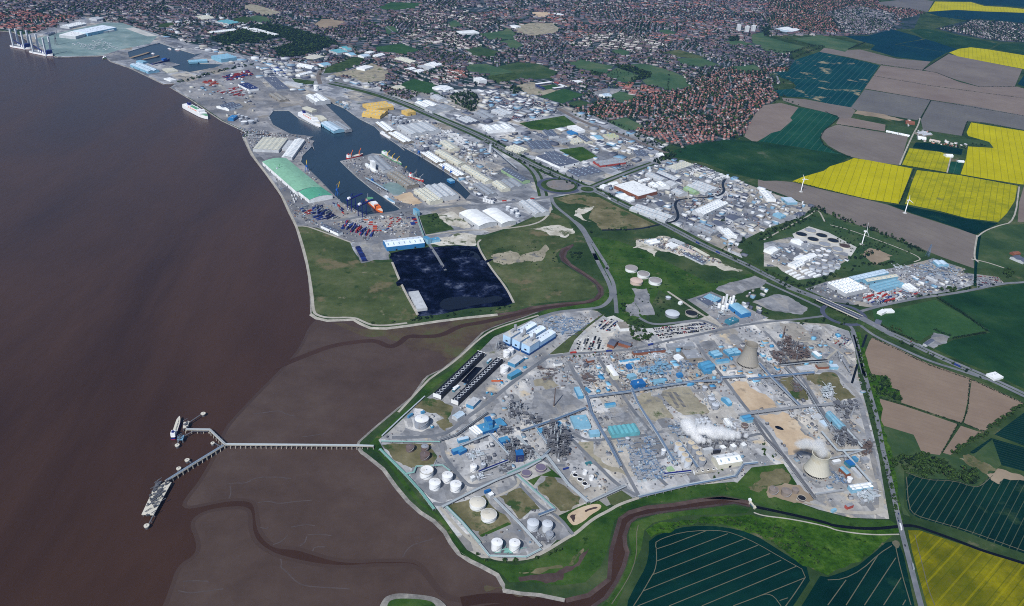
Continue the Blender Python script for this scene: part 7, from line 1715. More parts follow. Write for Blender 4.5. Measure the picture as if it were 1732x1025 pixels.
def rows(s,pitch_u,pitch_v,cols,meshes,nm,label,cat,group,fill=.8,stack=1,flip=0.0,cap=290,jit=.3):
 """fill a quad (A B C D) with rows along AB"""
 P=GP(s); A,B=P[0],P[1]; u=(B-A).normalized(); n=Vector((-u.y,u.x,0)); 
 if (P[2]-B).dot(n) < 0: n=-n
 xs=[(p-A).dot(u) for p in P]; ys=[(p-A).dot(n) for p in P]; rz=math.atan2(u.y,u.x)+flip
 v=0.0; r_=0
 while v < max(ys):
  a=min(xs)
  cc=random.choice(cols)
  while a < max(xs):
   p=A+u*a+n*v
   if random.random() < fill and inpoly(P,np.array([p.x]),np.array([p.y]))[0] and occ_get([p.x],[p.y])[0] in (0,3):
    if random.random() < .35: cc=random.choice(cols)
    for k in range(random.randint(1,stack)):
     many(nm,meshes[cc],p.x+random.uniform(-jit,jit),p.y+random.uniform(-jit,jit),.3+k*2.75,rz+random.uniform(-.02,.02)+(math.pi if random.random() < .5 else 0),label % cc,cat,group,cap)
   a += pitch_u
  v += pitch_v[r_ % len(pitch_v)]; r_ += 1
CL='%s shipping container stacked '
rows("E 500,600 545,580 670,660 620,690",13,(2.8,2.8,9),['blue','navy','navy','grey'],CM,'shipping_container',CL+'in the yard below the green shed','container','containers below the green shed',.8,3)
rows("E 395,610 470,590 600,680 560,700",13,(2.8,9),['blue','navy','grey','red'],CM,'shipping_container',CL+'beside the shore road','container','containers beside the shore road',.55,2)
rows("E 700,735 740,690 940,770 880,795",13,(2.8,2.8,10),['red','blue','navy','blue'],CM,'shipping_container',CL+'behind the dark roofed long shed','container','containers behind the dark shed',.8,3)
rows("E 785,865 830,860 870,950 825,962",12.6,(2.7,2.7,4),['blue','navy'],CM,'shipping_container',CL+'on the dark asphalt plot','container','containers on the asphalt plot',.95,2)
rows("E 1140,665 1185,660 1205,710 1150,715",13,(2.8,7),['red','navy','blue'],CM,'shipping_container',CL+'beside the conveyor gallery','container','containers by the conveyor',.6,2)
rows("E 865,680 890,680 960,760 930,760",13,(2.8,12),['red','red','orange'],CM,'shipping_container',CL+'in the red row of the terminal','container','red row of containers',.8,1)
rows("E 1000,680 1060,660 1130,700 1080,780 1010,760",14,(9,12),['red','white','grey','blue'],CM,'shipping_container',CL+'spread over the open terminal','container','containers on the open terminal',.3,1)
rows("E 640,560 700,600 720,640 640,600",13,(3,9),['navy','grey','red'],CM,'shipping_container',CL+'beside the container cranes','container','containers beside the cranes',.6,2)
rows("J 640,400 760,370 1050,380 860,440 690,440",13,(4,7),['red','red','white','blue','grey','orange'],CM,'shipping_container',CL+'in the yard by the six ridged shed','container','containers by the flyover yard',.6,2)
rows("F 415,430 560,410 600,470 480,490",14,(6,9),['red','red','orange'],CM,'shipping_container','%s container bundle on the roundabout yard','container','bundles on the roundabout yard',.55,1)
rows("A 1350,545 1400,535 1470,560 1400,580",13,(3,8),['red','orange'],CM,'shipping_container',CL+'on the ferry yard','container','containers on the ferry yard',.6,1)
rows("A 1450,610 1600,580 1640,640 1510,640",14,(4,8),['white','red','grey'],TM,'lorry_trailer','%s lorry trailer parked on the ferry yard','trailer','trailers on the ferry yard',.6,1)
rows("A 1480,510 1650,470 1690,500 1520,545",14,(4,7),['red','blue'],TM,'lorry_trailer','%s lorry trailer in the upper ferry yard','trailer','trailers in the upper ferry yard',.6,1)
rows("E 1370,90 1430,85 1580,185 1530,205",5,(14,16),['white'],TM,'lorry_trailer','%s lorry trailer beside the cream sheds','trailer','white trailers by the cream sheds',.85,1,math.pi/2)
rows("F 1330,375 1470,330 1640,400 1570,430 1440,395",5,(15,17),['white','white','grey'],TM,'lorry_trailer','%s lorry trailer in the pale compound by the drain','trailer','trailers in the pale compound',.7,1,math.pi/2)
rows("B 100,460 160,450 210,490 170,510",6,(14,15),['white','blue'],TM,'lorry_trailer','%s lorry trailer in the inner dock yard','trailer','trailers in the inner dock yard',.8,1,math.pi/2)
rows("B 560,680 600,672 660,720 620,735",6,(14,15),['white','grey'],TM,'lorry_trailer','%s lorry trailer beside the dock head','trailer','trailers beside the dock head',.8,1,math.pi/2)
rows("A 480,290 680,262 800,325 600,345",26,(16,22),['white'],TM,'lorry_trailer','%s turbine load on the grey green quay','trailer','turbine loads on the quay',.6,1)
rows("E 340,490 400,485 450,540 380,560",8,(13,16),['white','grey'],TM,'lorry_trailer','%s lorry trailer beside the green shed','trailer','trailers beside the green shed',.6,1,math.pi/2)
rows("Q 100,240 190,210 230,240 140,280",13,(4,9),['blue','orange'],CM,'shipping_container','%s site container beside the cooling cells','container','site containers by the cooling cells',.6,1)
rows("Q 275,175 310,165 390,215 330,250",13,(3.2,4),['blue','teal','red'],CM,'shipping_container','%s site container above the cooling cells','container','site containers above the cooling cells',.8,1)
rows("V 760,690 850,690 800,780 720,780",13,(9,12),['orange','blue','grey'],CM,'shipping_container','%s site container beside the fan row','container','site containers by the fan row',.4,1)
# cars
def car_mesh(nm,c):
 q=MB(); L_=4.4; 
 side=[(-2.2,.35),(2.2,.35),(2.2,.85),(1.3,1.0),(.7,1.5),(-1.1,1.52),(-1.9,1.0),(-2.2,.95)]
 for sg in (-1,1): q.add([(x,sg*.88,z) for x,z in side],[tuple(range(8)) if sg < 0 else tuple(range(7,-1,-1))])
 for i in range(1,8):
  a,b=side[i],side[(i+1) % 8]
  q.cur=1 if i in (3,5) else 0
  q.add([(a[0],-.88,a[1]),(b[0],-.88,b[1]),(b[0],.88,b[1]),(a[0],.88,a[1])],[(0,3,2,1)])
 q.cur=2
 for x in (-1.35,1.35):
  for sg in (-1,1): q.box((x,sg*.8,0),.64,.22,.62)
 return q.mesh(nm,['car_'+c,'car_glass','car_tyre'])
paint('car_glass',(30,36,44),.15,.05,spec=.6); paint('car_tyre',(22,22,24),.9,.05)
for k,c_ in {'silver': (176,180,186),'black': (22,24,30),'white': (228,230,232),'blue': (34,52,104),'red': (140,30,28),'grey': (92,96,104)}.items(): paint('car_'+k,c_,.3,.03,spec=.6)
CARM={k: car_mesh('car',k) for k in ('silver','black','white','blue','red','grey')}
KC=['silver','black','black','white','blue','grey','red','black']
rows("I 960,692 1340,652 1385,695 1000,762",2.7,(5.2,9.5),KC,CARM,'parked_car','%s car in the four row staff car park','car','cars in the four row car park',.72,1,math.pi/2,150)
rows("I 440,845 470,765 600,740 650,835",2.8,(5.2,9.5),KC,CARM,'parked_car','%s car in the car park beside the railway cutting','car','cars beside the railway cutting',.72,1,math.pi/2,270)
rows("I 570,690 650,620 730,640 690,715",2.8,(5.2,9.5),KC,CARM,'parked_car','%s car in the car park above the offices','car','cars above the offices',.72,1,math.pi/2,298)
for s_ in ("F 1310,590 1390,550 1490,540 1400,600","F 840,260 960,260 990,320 880,350","F 1280,330 1400,300 1480,325 1330,380","B 1500,620 1620,600 1700,640 1580,680","B 1480,690 1700,640 1732,700 1560,720","C 0,680 110,640 340,730 300,770 0,800",
           "F 880,140 960,130 1100,200 1000,210","F 1400,490 1600,450 1700,480 1500,530","J 700,430 1060,385 1050,400 760,455","J 1415,260 1560,275 1590,308 1425,335","F 1310,660 1480,640 1400,700","N 1050,80 1100,40 1240,60 1260,120 1150,120","F 1040,540 1120,540 1090,590","B 430,420 620,380 600,410 480,440"):
 rows(s_,3.0,(5.4,9.5),KC+['white','silver'],CARM,'parked_car','%s parked car','car','cars',.6,1,math.pi/2,0)
# lorries and cars on the roads, a few
def lorry_mesh(c):
 q=MB(); q.box((-1,0,1.1),11.5,2.5,2.9); q.box((6.4,0,.5),2.2,2.5,3.0); q.box((-4,0,0),3,2.3,1.1); q.box((5,0,0),2,2.3,1.0); return q.mesh('lorry','container_'+c)
LM={k: lorry_mesh(k) for k in ('white','red','blue','grey')}
RP=[("F 750,490 900,570 1100,660 1260,740 1460,850 1732,970",'carriageway past the estates'),("J 640,555 900,670 1100,770 1300,860 1500,945",'carriageway by the tan fields'),("I 430,860 640,845 830,830 1000,785",'plant entrance road'),("T 440,380 470,470 500,580 560,830",'straight road beside the rape field'),("F 0,560 200,548 350,535",'port road')]
for s_,lb in RP:
 P=GP(s_)
 for a,b in zip(P[:-1],P[1:]):
  for k in range(2):
   t=random.random(); p=a.lerp(b,t); u=(b-a).normalized(); n=Vector((-u.y,u.x,0)); sg=random.choice((-1,1)); wd=6 if 'carriageway' in lb else 2
   rz=math.atan2(u.y,u.x)+(math.pi if sg > 0 else 0); p=p+n*sg*wd
   if random.random() < .5: kk=random.choice(list(LM)); many('lorry',LM[kk],p.x,p.y,.5,rz,'%s lorry driving on the %s' % (kk,lb),'lorry','lorries on the '+lb)
   else: kk=random.choice(KC); many('moving_car',CARM[kk],p.x,p.y,.5,rz,'%s car driving on the %s' % (kk,lb),'car','cars on the '+lb)
# whatever goes past the limit of single copies: one mesh per kind
def flush_over():
 for nm in sorted({k[0] for k in OVER}):
  V=[]; F_=[]; MI=[]; mats=[]; off=0
  for (n2,mn),L_ in OVER.items():
   if n2 != nm: continue
   me=bpy.data.meshes[mn]; v=np.array([x.co[:] for x in me.vertices]); fs=[list(p.vertices) for p in me.polygons]; mi=[p.material_index for p in me.polygons]
   base=len(mats); mats += list(me.materials)
   for x,y,z,rz in L_:
    ca,sa=math.cos(rz),math.sin(rz); w_=np.c_[v[:,0]*ca-v[:,1]*sa+x,v[:,0]*sa+v[:,1]*ca+y,v[:,2]+z]
    V.append(w_); F_ += [[i+off for i in f] for f in fs]; MI += [m+base for m in mi]; off += len(v)
  me=bpy.data.meshes.new(nm+'_mass'); me.from_pydata(np.concatenate(V).tolist(),[],F_)
  for m in mats: me.materials.append(m)
  me.polygons.foreach_set('material_index',MI); me.update()
  tag(link(nm+'_mass',me),'remaining %ss crowded in the distant yards' % nm.replace('_',' '),None,None,'stuff')
flush_over()

# ================================================================== housing, trees
attrmat('house_paint',.85,.22,.25); attrmat('leafage',.9,.45,.35,.1); attrmat('unit_paint',.6,.15,.1)
def mass(name,V,F_,colr,mat,label,nside=None):
 """V (n,k,3) stacked copies; F_ list of quads/tris index lists of one copy; colr (n, faces, 3)"""
 n,k,_=V.shape; nf=len(F_); me=bpy.data.meshes.new(name)
 lens=np.array([len(f) for f in F_]); flat=np.concatenate([np.array(f) for f in F_])
 loops=(flat[None,:]+(np.arange(n)*k)[:,None]).ravel(); starts=np.r_[0,np.cumsum(np.tile(lens,n))[:-1]]
 me.vertices.add(n*k); me.vertices.foreach_set('co',V.astype(np.float32).ravel()); me.loops.add(len(loops)); me.loops.foreach_set('vertex_index',loops.astype(np.int32))
 me.polygons.add(n*nf); me.polygons.foreach_set('loop_start',starts.astype(np.int32)); me.update(calc_edges=True)
 at=me.color_attributes.new('Col','FLOAT_COLOR','CORNER'); cl=np.repeat(colr.reshape(n*nf,3),np.tile(lens,n),axis=0); cl=np.c_[cl,np.ones(len(cl))]
 at.data.foreach_set('color',cl.astype(np.float32).ravel()); me.materials.append(MATS[mat]); me.validate(); me.update()
 return me
def L3(cs): return np.array([[lin(a) for a in c] for c in cs])
RED=L3([(150,94,84),(136,86,80),(158,104,92),(120,84,84),(110,88,92)]); BRN=L3([(74,74,90),(86,82,94),(66,70,88),(98,90,98),(108,86,86)]); PAL_=L3([(176,172,166),(88,80,86),(84,78,88),(190,188,184),(96,86,90)]); GRY=L3([(96,96,106),(112,110,118),(84,84,96),(128,126,130),(144,142,144)])
WALL=L3([(112,96,92),(140,132,130),(104,86,82),(172,168,166),(96,80,80)])
HB=np.array([(-1,-1,0),(1,-1,0),(1,1,0),(-1,1,0),(-1,-1,1),(1,-1,1),(1,1,1),(-1,1,1),(-1,0,1.0),(1,0,1.0)],float)
HF=[(0,1,5,4),(2,3,7,6),(1,2,6,9,5),(3,0,4,8,7),(4,5,9,8),(6,7,8,9)]
HOUSES=[]   # x y rz lx ly roof wall
def housing(s,base,pal,period=46.0,lot=9.0,seeds=320.0,jit=.5,dens=.93,terrace=True):
 P=GP(s); xs=[p.x for p in P]; ys=[p.y for p in P]; x0,x1,y0,y1=min(xs),max(xs),min(ys),max(ys)
 ns=max(1,int((x1-x0)*(y1-y0)/seeds ** 2)); S=np.c_[RN.uniform(x0,x1,ns),RN.uniform(y0,y1,ns)]
 seeds_=seeds; ang=R(base)+RN.normal(0,jit*.55,ns)+(RN.random(ns) < .3)*math.pi/2; out=0
 for k in range(ns):
  rad=seeds*1.3; u=np.array([math.cos(ang[k]),math.sin(ang[k])]); n=np.array([-u[1],u[0]])
  lt=lot*RN.uniform(.9,1.2)*(RN.uniform(2.5,5) if lot < 9.3 else 1.7); rowsv=np.arange(-rad,rad,period)
  V_=np.concatenate([rowsv-11,rowsv+11]); U_=np.arange(-rad,rad,lt); gu,gv=np.meshgrid(U_,V_); gu=gu.ravel(); gv=gv.ravel()
  X=S[k,0]+gu*u[0]+gv*n[0]; Y=S[k,1]+gu*u[1]+gv*n[1]
  ok=(X > x0) & (X < x1) & (Y > y0) & (Y < y1); X,Y,gu,gv=X[ok],Y[ok],gu[ok],gv[ok]
  if not len(X): continue
  D=(X[:,None]-S[None,:,0]) ** 2+(Y[:,None]-S[None,:,1]) ** 2
  ok=(D.argmin(1) == k) & inpoly(P,X,Y) & (occ_get(X,Y) == 0) & (RN.random(len(X)) < dens)
  ok &= (np.abs(((gu+1000) % 160)-4) > 9)
  X,Y=X[ok],Y[ok]; m_=len(X)
  if not m_: continue
  rc=pal[RN.integers(0,len(pal),m_)]*RN.uniform(.8,1.2,(m_,1)); wc=WALL[RN.integers(0,len(WALL),m_)]
  wl=np.full(m_,lt*(.47 if lot < 9.3 else .36)); wl *= RN.uniform(.8,1.02,m_); dp=RN.uniform(3.6,4.8,m_); hh=RN.uniform(4.8,6.0,m_)
  HOUSES.append(np.c_[X+RN.normal(0,.6,m_),Y+RN.normal(0,.6,m_),np.full(m_,ang[k])+(RN.random(m_) < (.2 if lot > 9.3 else 0))*math.pi/2,wl,dp,hh,rc,wc]); out += m_
  rr=rowsv
  STREETS.append((S[k],u,n,rad,rr,k,S,P))
 return out
WOODS=[("T 440,70 600,30 700,65 800,115 950,140 1000,200 960,235 830,190 620,172 520,130",.75,.6,1.2),
 ("X 115,378 240,388 262,460 318,482 328,548 155,500",.7,.5,1.0),("B 0,170 160,165 300,205 430,235 540,270 560,300 480,310 420,345 330,370 180,390 120,330 260,285 160,250 0,290 -140,280 -180,260",),
 ("A 1400,260 1560,205 1640,195 1732,225 1732,290 1620,290 1500,305",),
 ("C 710,430 800,440 950,490 940,515 860,540 810,530 870,500 740,455",),
 ("C 540,475 640,490 600,515 550,500",),
 ("C 1460,250 1530,240 1540,270 1480,275",),
 ("C 1690,190 1732,180 D 40,190 60,230 0,235",),
 ("F 1120,290 1180,250 1280,240 1360,170 1300,230 1240,270 1160,305",.8),
 ("B 1290,640 1440,600 1500,660 1470,750 1400,720 1330,690",.5),
 ("C 30,640 0,560 100,600 30,640",.5),
 ("J 640,130 760,60 800,70 700,130 620,160 540,150",.4),
 ("E 1380,80 1380,82 1400,90 1395,100",.2),
 ("I 730,480 800,520 840,620 780,620 740,580 720,530",.25,.4,.8),
 ("I 990,480 1050,500 1030,640 980,600",.3,.4,.8),
 ("I 400,180 440,160 490,200 460,240 420,230",.8,.5,.9),
 ("I 330,80 300,200 350,240 300,260 280,200",.4,.4,.7),
 ("E 1260,650 1330,630 1380,690 1330,720 1280,700",.3,.4,.7)]
STREETS=[]
for s_ in WOODS: occ(GP(s_[0]),3)
# estates
ZE=[("C 450,730 620,670 740,690 870,655 1060,615 1250,580 1230,540 1300,510 1440,460 1480,450 1500,470 1732,460 D 160,450 160,475 30,490 60,590 100,650 0,720 C 1560,900 1450,960 1200,1000 1050,950 840,870 1000,800 900,780 640,800",-8,RED,44,9.5,210,.9,.9),
      ("C 0,420 200,380 380,425 540,480 640,500 700,540 520,520 430,530 300,520 150,440",-10,BRN,42,7.5,260,.3,.9),("C 380,290 680,215 1060,290 980,345 840,350 740,320 680,340 560,340 420,300",-14,PAL_,46,8,400,.06,.92),
      ("C 0,350 360,415 560,335 680,345 770,380 950,370 1060,290 1420,240 1420,280 1500,305 1640,300 1732,340 1732,470 1490,450 1430,370 1310,380 1130,325 1010,350 900,400 790,425 700,440 590,415 400,400",-10,BRN,44,8.5,260,.5,.9),
      ("C -300,100 0,60 330,60 700,20 1100,10 1732,0 1732,220 1600,180 1420,230 1060,285 680,210 400,280 330,160 160,70 0,140",-8,np.concatenate([BRN,BRN,GRY,RED]),46,9,300,.6,.88),("C 320,220 420,280 380,290 560,335 360,415 0,345 80,300 0,255 160,245",0,BRN,44,8.5,260,.4,.9),
      ("B 830,150 1000,100 1250,40 1732,60 1732,150 1300,190 960,230 870,170",-10,np.concatenate([PAL_,BRN]),46,9,260,.5,.9),("B 1310,110 1360,95 1590,150 1440,180 1340,140",-25,RED,40,9,300,.1,.95),("B 980,240 1080,225 1300,215 1500,300 1560,330 1460,380 1400,330 1160,290 1060,285",-22,PAL_,52,9,300,.1,.9),
      ("B 1010,370 1160,330 1460,390 1400,430 1250,430 1120,400",-10,BRN,40,7.5,300,.2,.9),("B 380,180 430,210 560,265 640,260 860,220 800,150 620,140 560,185",-18,BRN,40,7,300,.2,.93),("B 0,-40 500,-40 860,-20 830,100 620,130 400,120 200,90 300,160 430,200 200,130 0,20 -100,40 -60,-20",-20,BRN,42,7.5,260,.4,.92),
      ("B 860,-40 1732,-40 1732,50 1250,40 950,95 830,60",-10,np.concatenate([BRN,GRY,BRN]),46,8.5,300,.5,.88),("A 1090,0 1300,-40 1732,-60 1732,40 1600,60 1640,110 1460,110 1250,60",-22,BRN,42,7.5,260,.3,.92),("A -400,-80 700,-80 1100,-20 1100,60 1000,70 830,60 600,60 560,40 0,20 -300,30",-15,BRN,44,8,260,.5,.85),
      ("A -300,120 0,90 150,70 350,100 480,110 560,90 440,140 300,195 240,215 100,195 -100,190 -400,170",20,RED,42,9,160,.8,.9),("A 700,60 1090,60 1250,85 1420,115 1040,145 1000,190 780,110",-10,BRN,44,8,260,.3,.6),("A 1180,190 1400,250 1560,190 1420,170 1180,180",-10,BRN,44,8,260,.3,.7),
      ("B 560,500 680,460 720,480 620,530",-20,BRN,38,7,300,.2,.9),("B 1150,520 1300,440 1420,480 1420,560 1350,570 1240,545",-30,np.concatenate([RED,PAL_]),42,9,160,.6,.9),("B 820,570 900,580 1100,640 1000,660 880,620",-25,BRN,38,7,300,.1,.9),("C 700,550 860,560 1060,615 860,650 740,600",-12,RED,42,9,160,.6,.9),
      ("D 0,-60 760,-60 760,20 960,60 1080,85 1030,100 900,130 860,90 600,40 400,90 300,60 0,160",-10,RED,46,9.5,220,.7,.88),("D 0,140 280,70 420,90 520,220 400,220 200,215 180,180 60,180 0,200",-10,RED,44,9.5,200,.7,.88),("D 420,90 640,60 860,120 900,170 700,230 560,225",-12,GRY,36,8,220,.4,.95),("D 600,40 860,60 1040,95 900,120 780,110",-12,GRY,42,9,220,.4,.85),
      ("D 1390,135 1732,160 1900,165 1900,285 1732,280 1560,270 1440,250 1330,225 1150,190 1310,175",-12,np.concatenate([GRY,PAL_]),46,10,220,.5,.85),("C 860,860 900,840 1000,800 950,840",-10,RED,42,9,160,.6,.9)]
for z in ZE: housing(*z); occ(GP(z[0]),6)
housing("W -300,-50 1000,-60 1450,-50 1490,10 D 960,65 870,197 540,240 0,240 W 1290,75 1335,80 1335,119 1292,183 C 1450,940 840,870 350,690 B 1732,590 800,560 W 560,120 420,95 279,61 150,28 62,55 20,53 -300,20",-12,np.concatenate([BRN,BRN,GRY]),48,9,240,.7,.62)
ground('street_tar',[(118,122,132),(138,140,148)],.02,.1,.2)
# streets of the housing: pale strips, one mesh
q=MB()
for S0,u,n,rad,rr,k,S,P in STREETS:
 a_=np.arange(-rad,rad+1,20.0); AA,VV=np.meshgrid(a_,rr); x=S0[0]+u[0]*AA+n[0]*VV; y=S0[1]+u[1]*AA+n[1]*VV
 near_=S[((S-S0) ** 2).sum(1) < (3*rad) ** 2]; own=((x[...,None]-S0[0]) ** 2+(y[...,None]-S0[1]) ** 2) <= ((x[...,None]-near_[:,0]) ** 2+(y[...,None]-near_[:,1]) ** 2).min(-1,keepdims=True)+1e-6
 ok=own[...,0] & np.isin(occ_get(x,y),(0,6)) & inpoly(P,x,y)
 for r_ in range(len(rr)):
  run=None
  for i in range(len(a_)+1):
   g=i < len(a_) and ok[r_,i]
   if g and run is None: run=i
   if not g and run is not None:
    if i-1-run > 1: vv,ff=ribbon([Vector((x[r_,run],y[r_,run],0)),Vector((x[r_,i-1],y[r_,i-1],0))],9,.42+(k % 7)*.01); q.add(vv,ff)
    run=None
o=q.build('street','street_tar'); tag(o,'narrow grey streets between the rows of houses',None,None,'structure')
H_=np.concatenate(HOUSES); print('houses',len(H_))
dist=H_[:,1]+0*H_[:,0]; order=np.argsort(dist)
near,farh=order[:290],order[290:]
def hverts(H):
 V=HB[None].repeat(len(H),0).copy(); V[:,:,0] *= H[:,3:4]; V[:,:,1] *= H[:,4:5]; V[:,:,2] *= H[:,5:6]; V[:,8:,2] += (H[:,4:5]*.75)
 return V
V=hverts(H_[farh]); ca,sa=np.cos(H_[farh,2])[:,None],np.sin(H_[farh,2])[:,None]
X=V[:,:,0]*ca-V[:,:,1]*sa+H_[farh,0][:,None]; Y=V[:,:,0]*sa+V[:,:,1]*ca+H_[farh,1][:,None]; V[:,:,0],V[:,:,1]=X,Y
cl=np.zeros((len(farh),6,3)); cl[:,:4]=H_[farh,9:12][:,None]; cl[:,4:]=H_[farh,6:9][:,None]
me=mass('town_houses',V,HF,cl,'house_paint',''); tag(link('town_houses',me),'countless terraced and semi detached houses of the town',None,None,'stuff')
for i in near:
 h=H_[i:i+1]; V=hverts(h); cl=np.zeros((1,6,3)); cl[:,:4]=h[:,9:12][:,None]; cl[:,4:]=h[:,6:9][:,None]
 me=mass('house',V,HF,cl,'house_paint',''); o=link('house',me); o.location=(h[0,0],h[0,1],.3); o.rotation_euler=(0,0,h[0,2]); rr=h[0,6]; rd=h[0,6] > 1.7*h[0,8]
 rn=['light red','dull red','salmon','plum','slate purple'][((RED-h[0,6:9]) ** 2).sum(1).argmin()]; wn=['brick','stone grey','dark brick','white','dark brown'][((WALL-h[0,9:12]) ** 2).sum(1).argmin()]
 tag(o,'%s roofed house with %s walls on the estate edge beside the meadow hedge' % (rn,wn),'house','houses on the estate edge')
# ------------------------------------------------------------------ small industrial units between the traced ones
UB=HB.copy(); UNITS=[]
def units(s,n,ang,pal,smin=15,smax=46,hmin=4,hmax=9):
 P=GP(s); xs=[p.x for p in P]; ys=[p.y for p in P]; c_=L3(pal)
 for _ in range(n*6):
  if n <= 0: break
  x,y=random.uniform(min(xs),max(xs)),random.uniform(min(ys),max(ys)); lx=random.uniform(smin,smax)*.5; ly=lx*random.uniform(.45,.9)
  tx=[x+a*lx for a in (-1,0,1) for b in (-1,0,1)]; ty=[y+b*ly for a in (-1,0,1) for b in (-1,0,1)]
  if not inpoly(P,np.array([x]),np.array([y]))[0] or (occ_get(tx,ty) != 0).any(): continue
  a=R(ang+random.choice((0,90))+random.uniform(-3,3)); UNITS.append([x,y,a,lx,ly,random.uniform(hmin,hmax),*c_[random.randrange(len(c_))],*(c_[random.randrange(len(c_))]*.9)]); n -= 1
  occ([(x-lx,y-ly),(x+lx,y-ly),(x+lx,y+ly),(x-lx,y+ly)],5)
WP=[(216,220,224),(190,194,198),(146,152,160),(88,94,110),(124,160,186),(190,188,178),(166,170,174),(106,110,122),(150,146,140),(78,84,100),(206,208,210)]
units("W 62,55 190,35 279,61 420,95 500,110 560,125 520,150 440,120 400,110 300,80 200,50",90,20,WP)
units("W 420,95 560,120 735,152 870,150 903,162 949,176 900,200 860,190 800,180 740,195 680,165 600,150 500,140",190,49,WP)
units("W 745,200 860,150 949,176 1073,221 1127,246 1113,258 1020,310 990,310 900,272 820,228",210,50,WP); units("W 1010,320 1120,265 1180,280 1235,300 1300,325 1378,350 1300,385 1245,412 1270,445 1191,412 1099,365",240,50,WP,8,26)
units("E 1000,0 1300,20 1732,240 1732,560 1560,500 1400,380 1200,230 1080,170",110,34,WP,8,24); units("B 0,380 440,330 420,560 300,620 100,600 0,480",60,34,WP); units("A 1000,90 1732,60 1732,200 1400,250 1150,220",90,30,WP)
units("A 1200,560 1690,460 1732,700 1600,830 1400,740",40,30,WP,8,20); units("W 1000,595 1200,575 1440,565 1450,640 1300,660 1000,665",90,18,[(150,154,160),(120,176,206),(190,192,194),(110,112,120),(70,140,184),(166,150,130)],6,16,3,7)
units("W 880,640 1000,600 1000,690 1080,760 1200,720 1300,660 1460,660 1490,800 1500,870 1350,840 1260,780 1080,830 980,840 880,800 780,740",130,18,[(150,154,160),(190,192,194),(110,112,120),(132,136,142),(124,156,178),(170,160,146),(128,122,118),(90,94,104)],4,12,2.5,5)
units("W 690,700 760,660 900,600 900,640 820,700 760,740",40,30,[(190,192,194),(60,140,180),(150,150,150)],4,10,2.5,5); units("W 1250,470 1300,470 1290,540 1230,540",14,45,WP,6,14); units("W 1085,395 1130,385 1230,430 1265,455 1220,450 1150,420",40,55,[(214,208,196),(226,226,222),(130,130,136),(170,164,150)],6,20,3,6)
units("J 0,120 250,0 560,160 380,260 120,220",50,40,WP,5,14,3,6); units("J 290,350 420,400 620,380 1000,250 1300,230 1380,320 1000,390 700,450 400,420",70,40,WP,5,16,3,6); units("D 930,790 1060,770 1100,930 1350,950 1340,1000 1100,960 960,920",30,30,[(226,228,230),(170,100,80),(150,150,150),(190,184,176)],6,16,3,6); units("E 640,560 1100,610 1180,700 950,800 700,720",24,40,WP,6,12,3,5)
U_=np.array(UNITS); print('units',len(U_))
order=np.argsort(np.hypot(U_[:,0],U_[:,1])); nearu,faru=order[:295],order[295:]
def uverts(H): V=HB[None].repeat(len(H),0).copy(); V[:,:,0] *= H[:,3:4]; V[:,:,1] *= H[:,4:5]; V[:,:,2] *= H[:,5:6]; V[:,8:,2] += H[:,4:5]*.12; return V
V=uverts(U_[faru]); ca,sa=np.cos(U_[faru,2])[:,None],np.sin(U_[faru,2])[:,None]; X=V[:,:,0]*ca-V[:,:,1]*sa+U_[faru,0][:,None]; Y=V[:,:,0]*sa+V[:,:,1]*ca+U_[faru,1][:,None]; V[:,:,0],V[:,:,1]=X,Y
cl=np.zeros((len(faru),6,3)); cl[:,:4]=U_[faru,9:12][:,None]; cl[:,4:]=U_[faru,6:9][:,None]
tag(link('industrial_units',mass('industrial_units',V,HF,cl,'unit_paint','')),'crowd of small sheds in the distant estates',None,None,'stuff')
for i in nearu:
 h=U_[i:i+1]; V=uverts(h); cl=np.zeros((1,6,3)); cl[:,:4]=h[:,9:12][:,None]; cl[:,4:]=h[:,6:9][:,None]; me=mass('small_building',V,HF,cl,'unit_paint','')
 o=link('small_building',me); o.location=(h[0,0],h[0,1],.1); o.rotation_euler=(0,0,h[0,2]); c3=h[0,6:9]; nmc='white' if min(c3) > .55 else 'blue' if c3[2] > 1.6*c3[0] else 'dark grey' if max(c3) < .14 else 'tan' if c3[0] > 1.25*c3[2] else 'grey'
 lm=min(LANDM,key=lambda t: (t[0]-h[0,0]) ** 2+(t[1]-h[0,1]) ** 2)[2]
 for pre in (' beside ',' on ',' with ',' in ',' near ',' by ',' at ',' behind ',' between ',' above ',' below ',' amid ',' inside ',' joined ',' before ',' under ',' round ',' among ',' crossing ',' against '):
  if len(lm.split()) > 7: lm=lm.split(pre)[0]
 tag(o,'%s roofed hut beside the %s' % (nmc,' '.join(lm.split()[:9])),'hut','huts between the larger buildings')
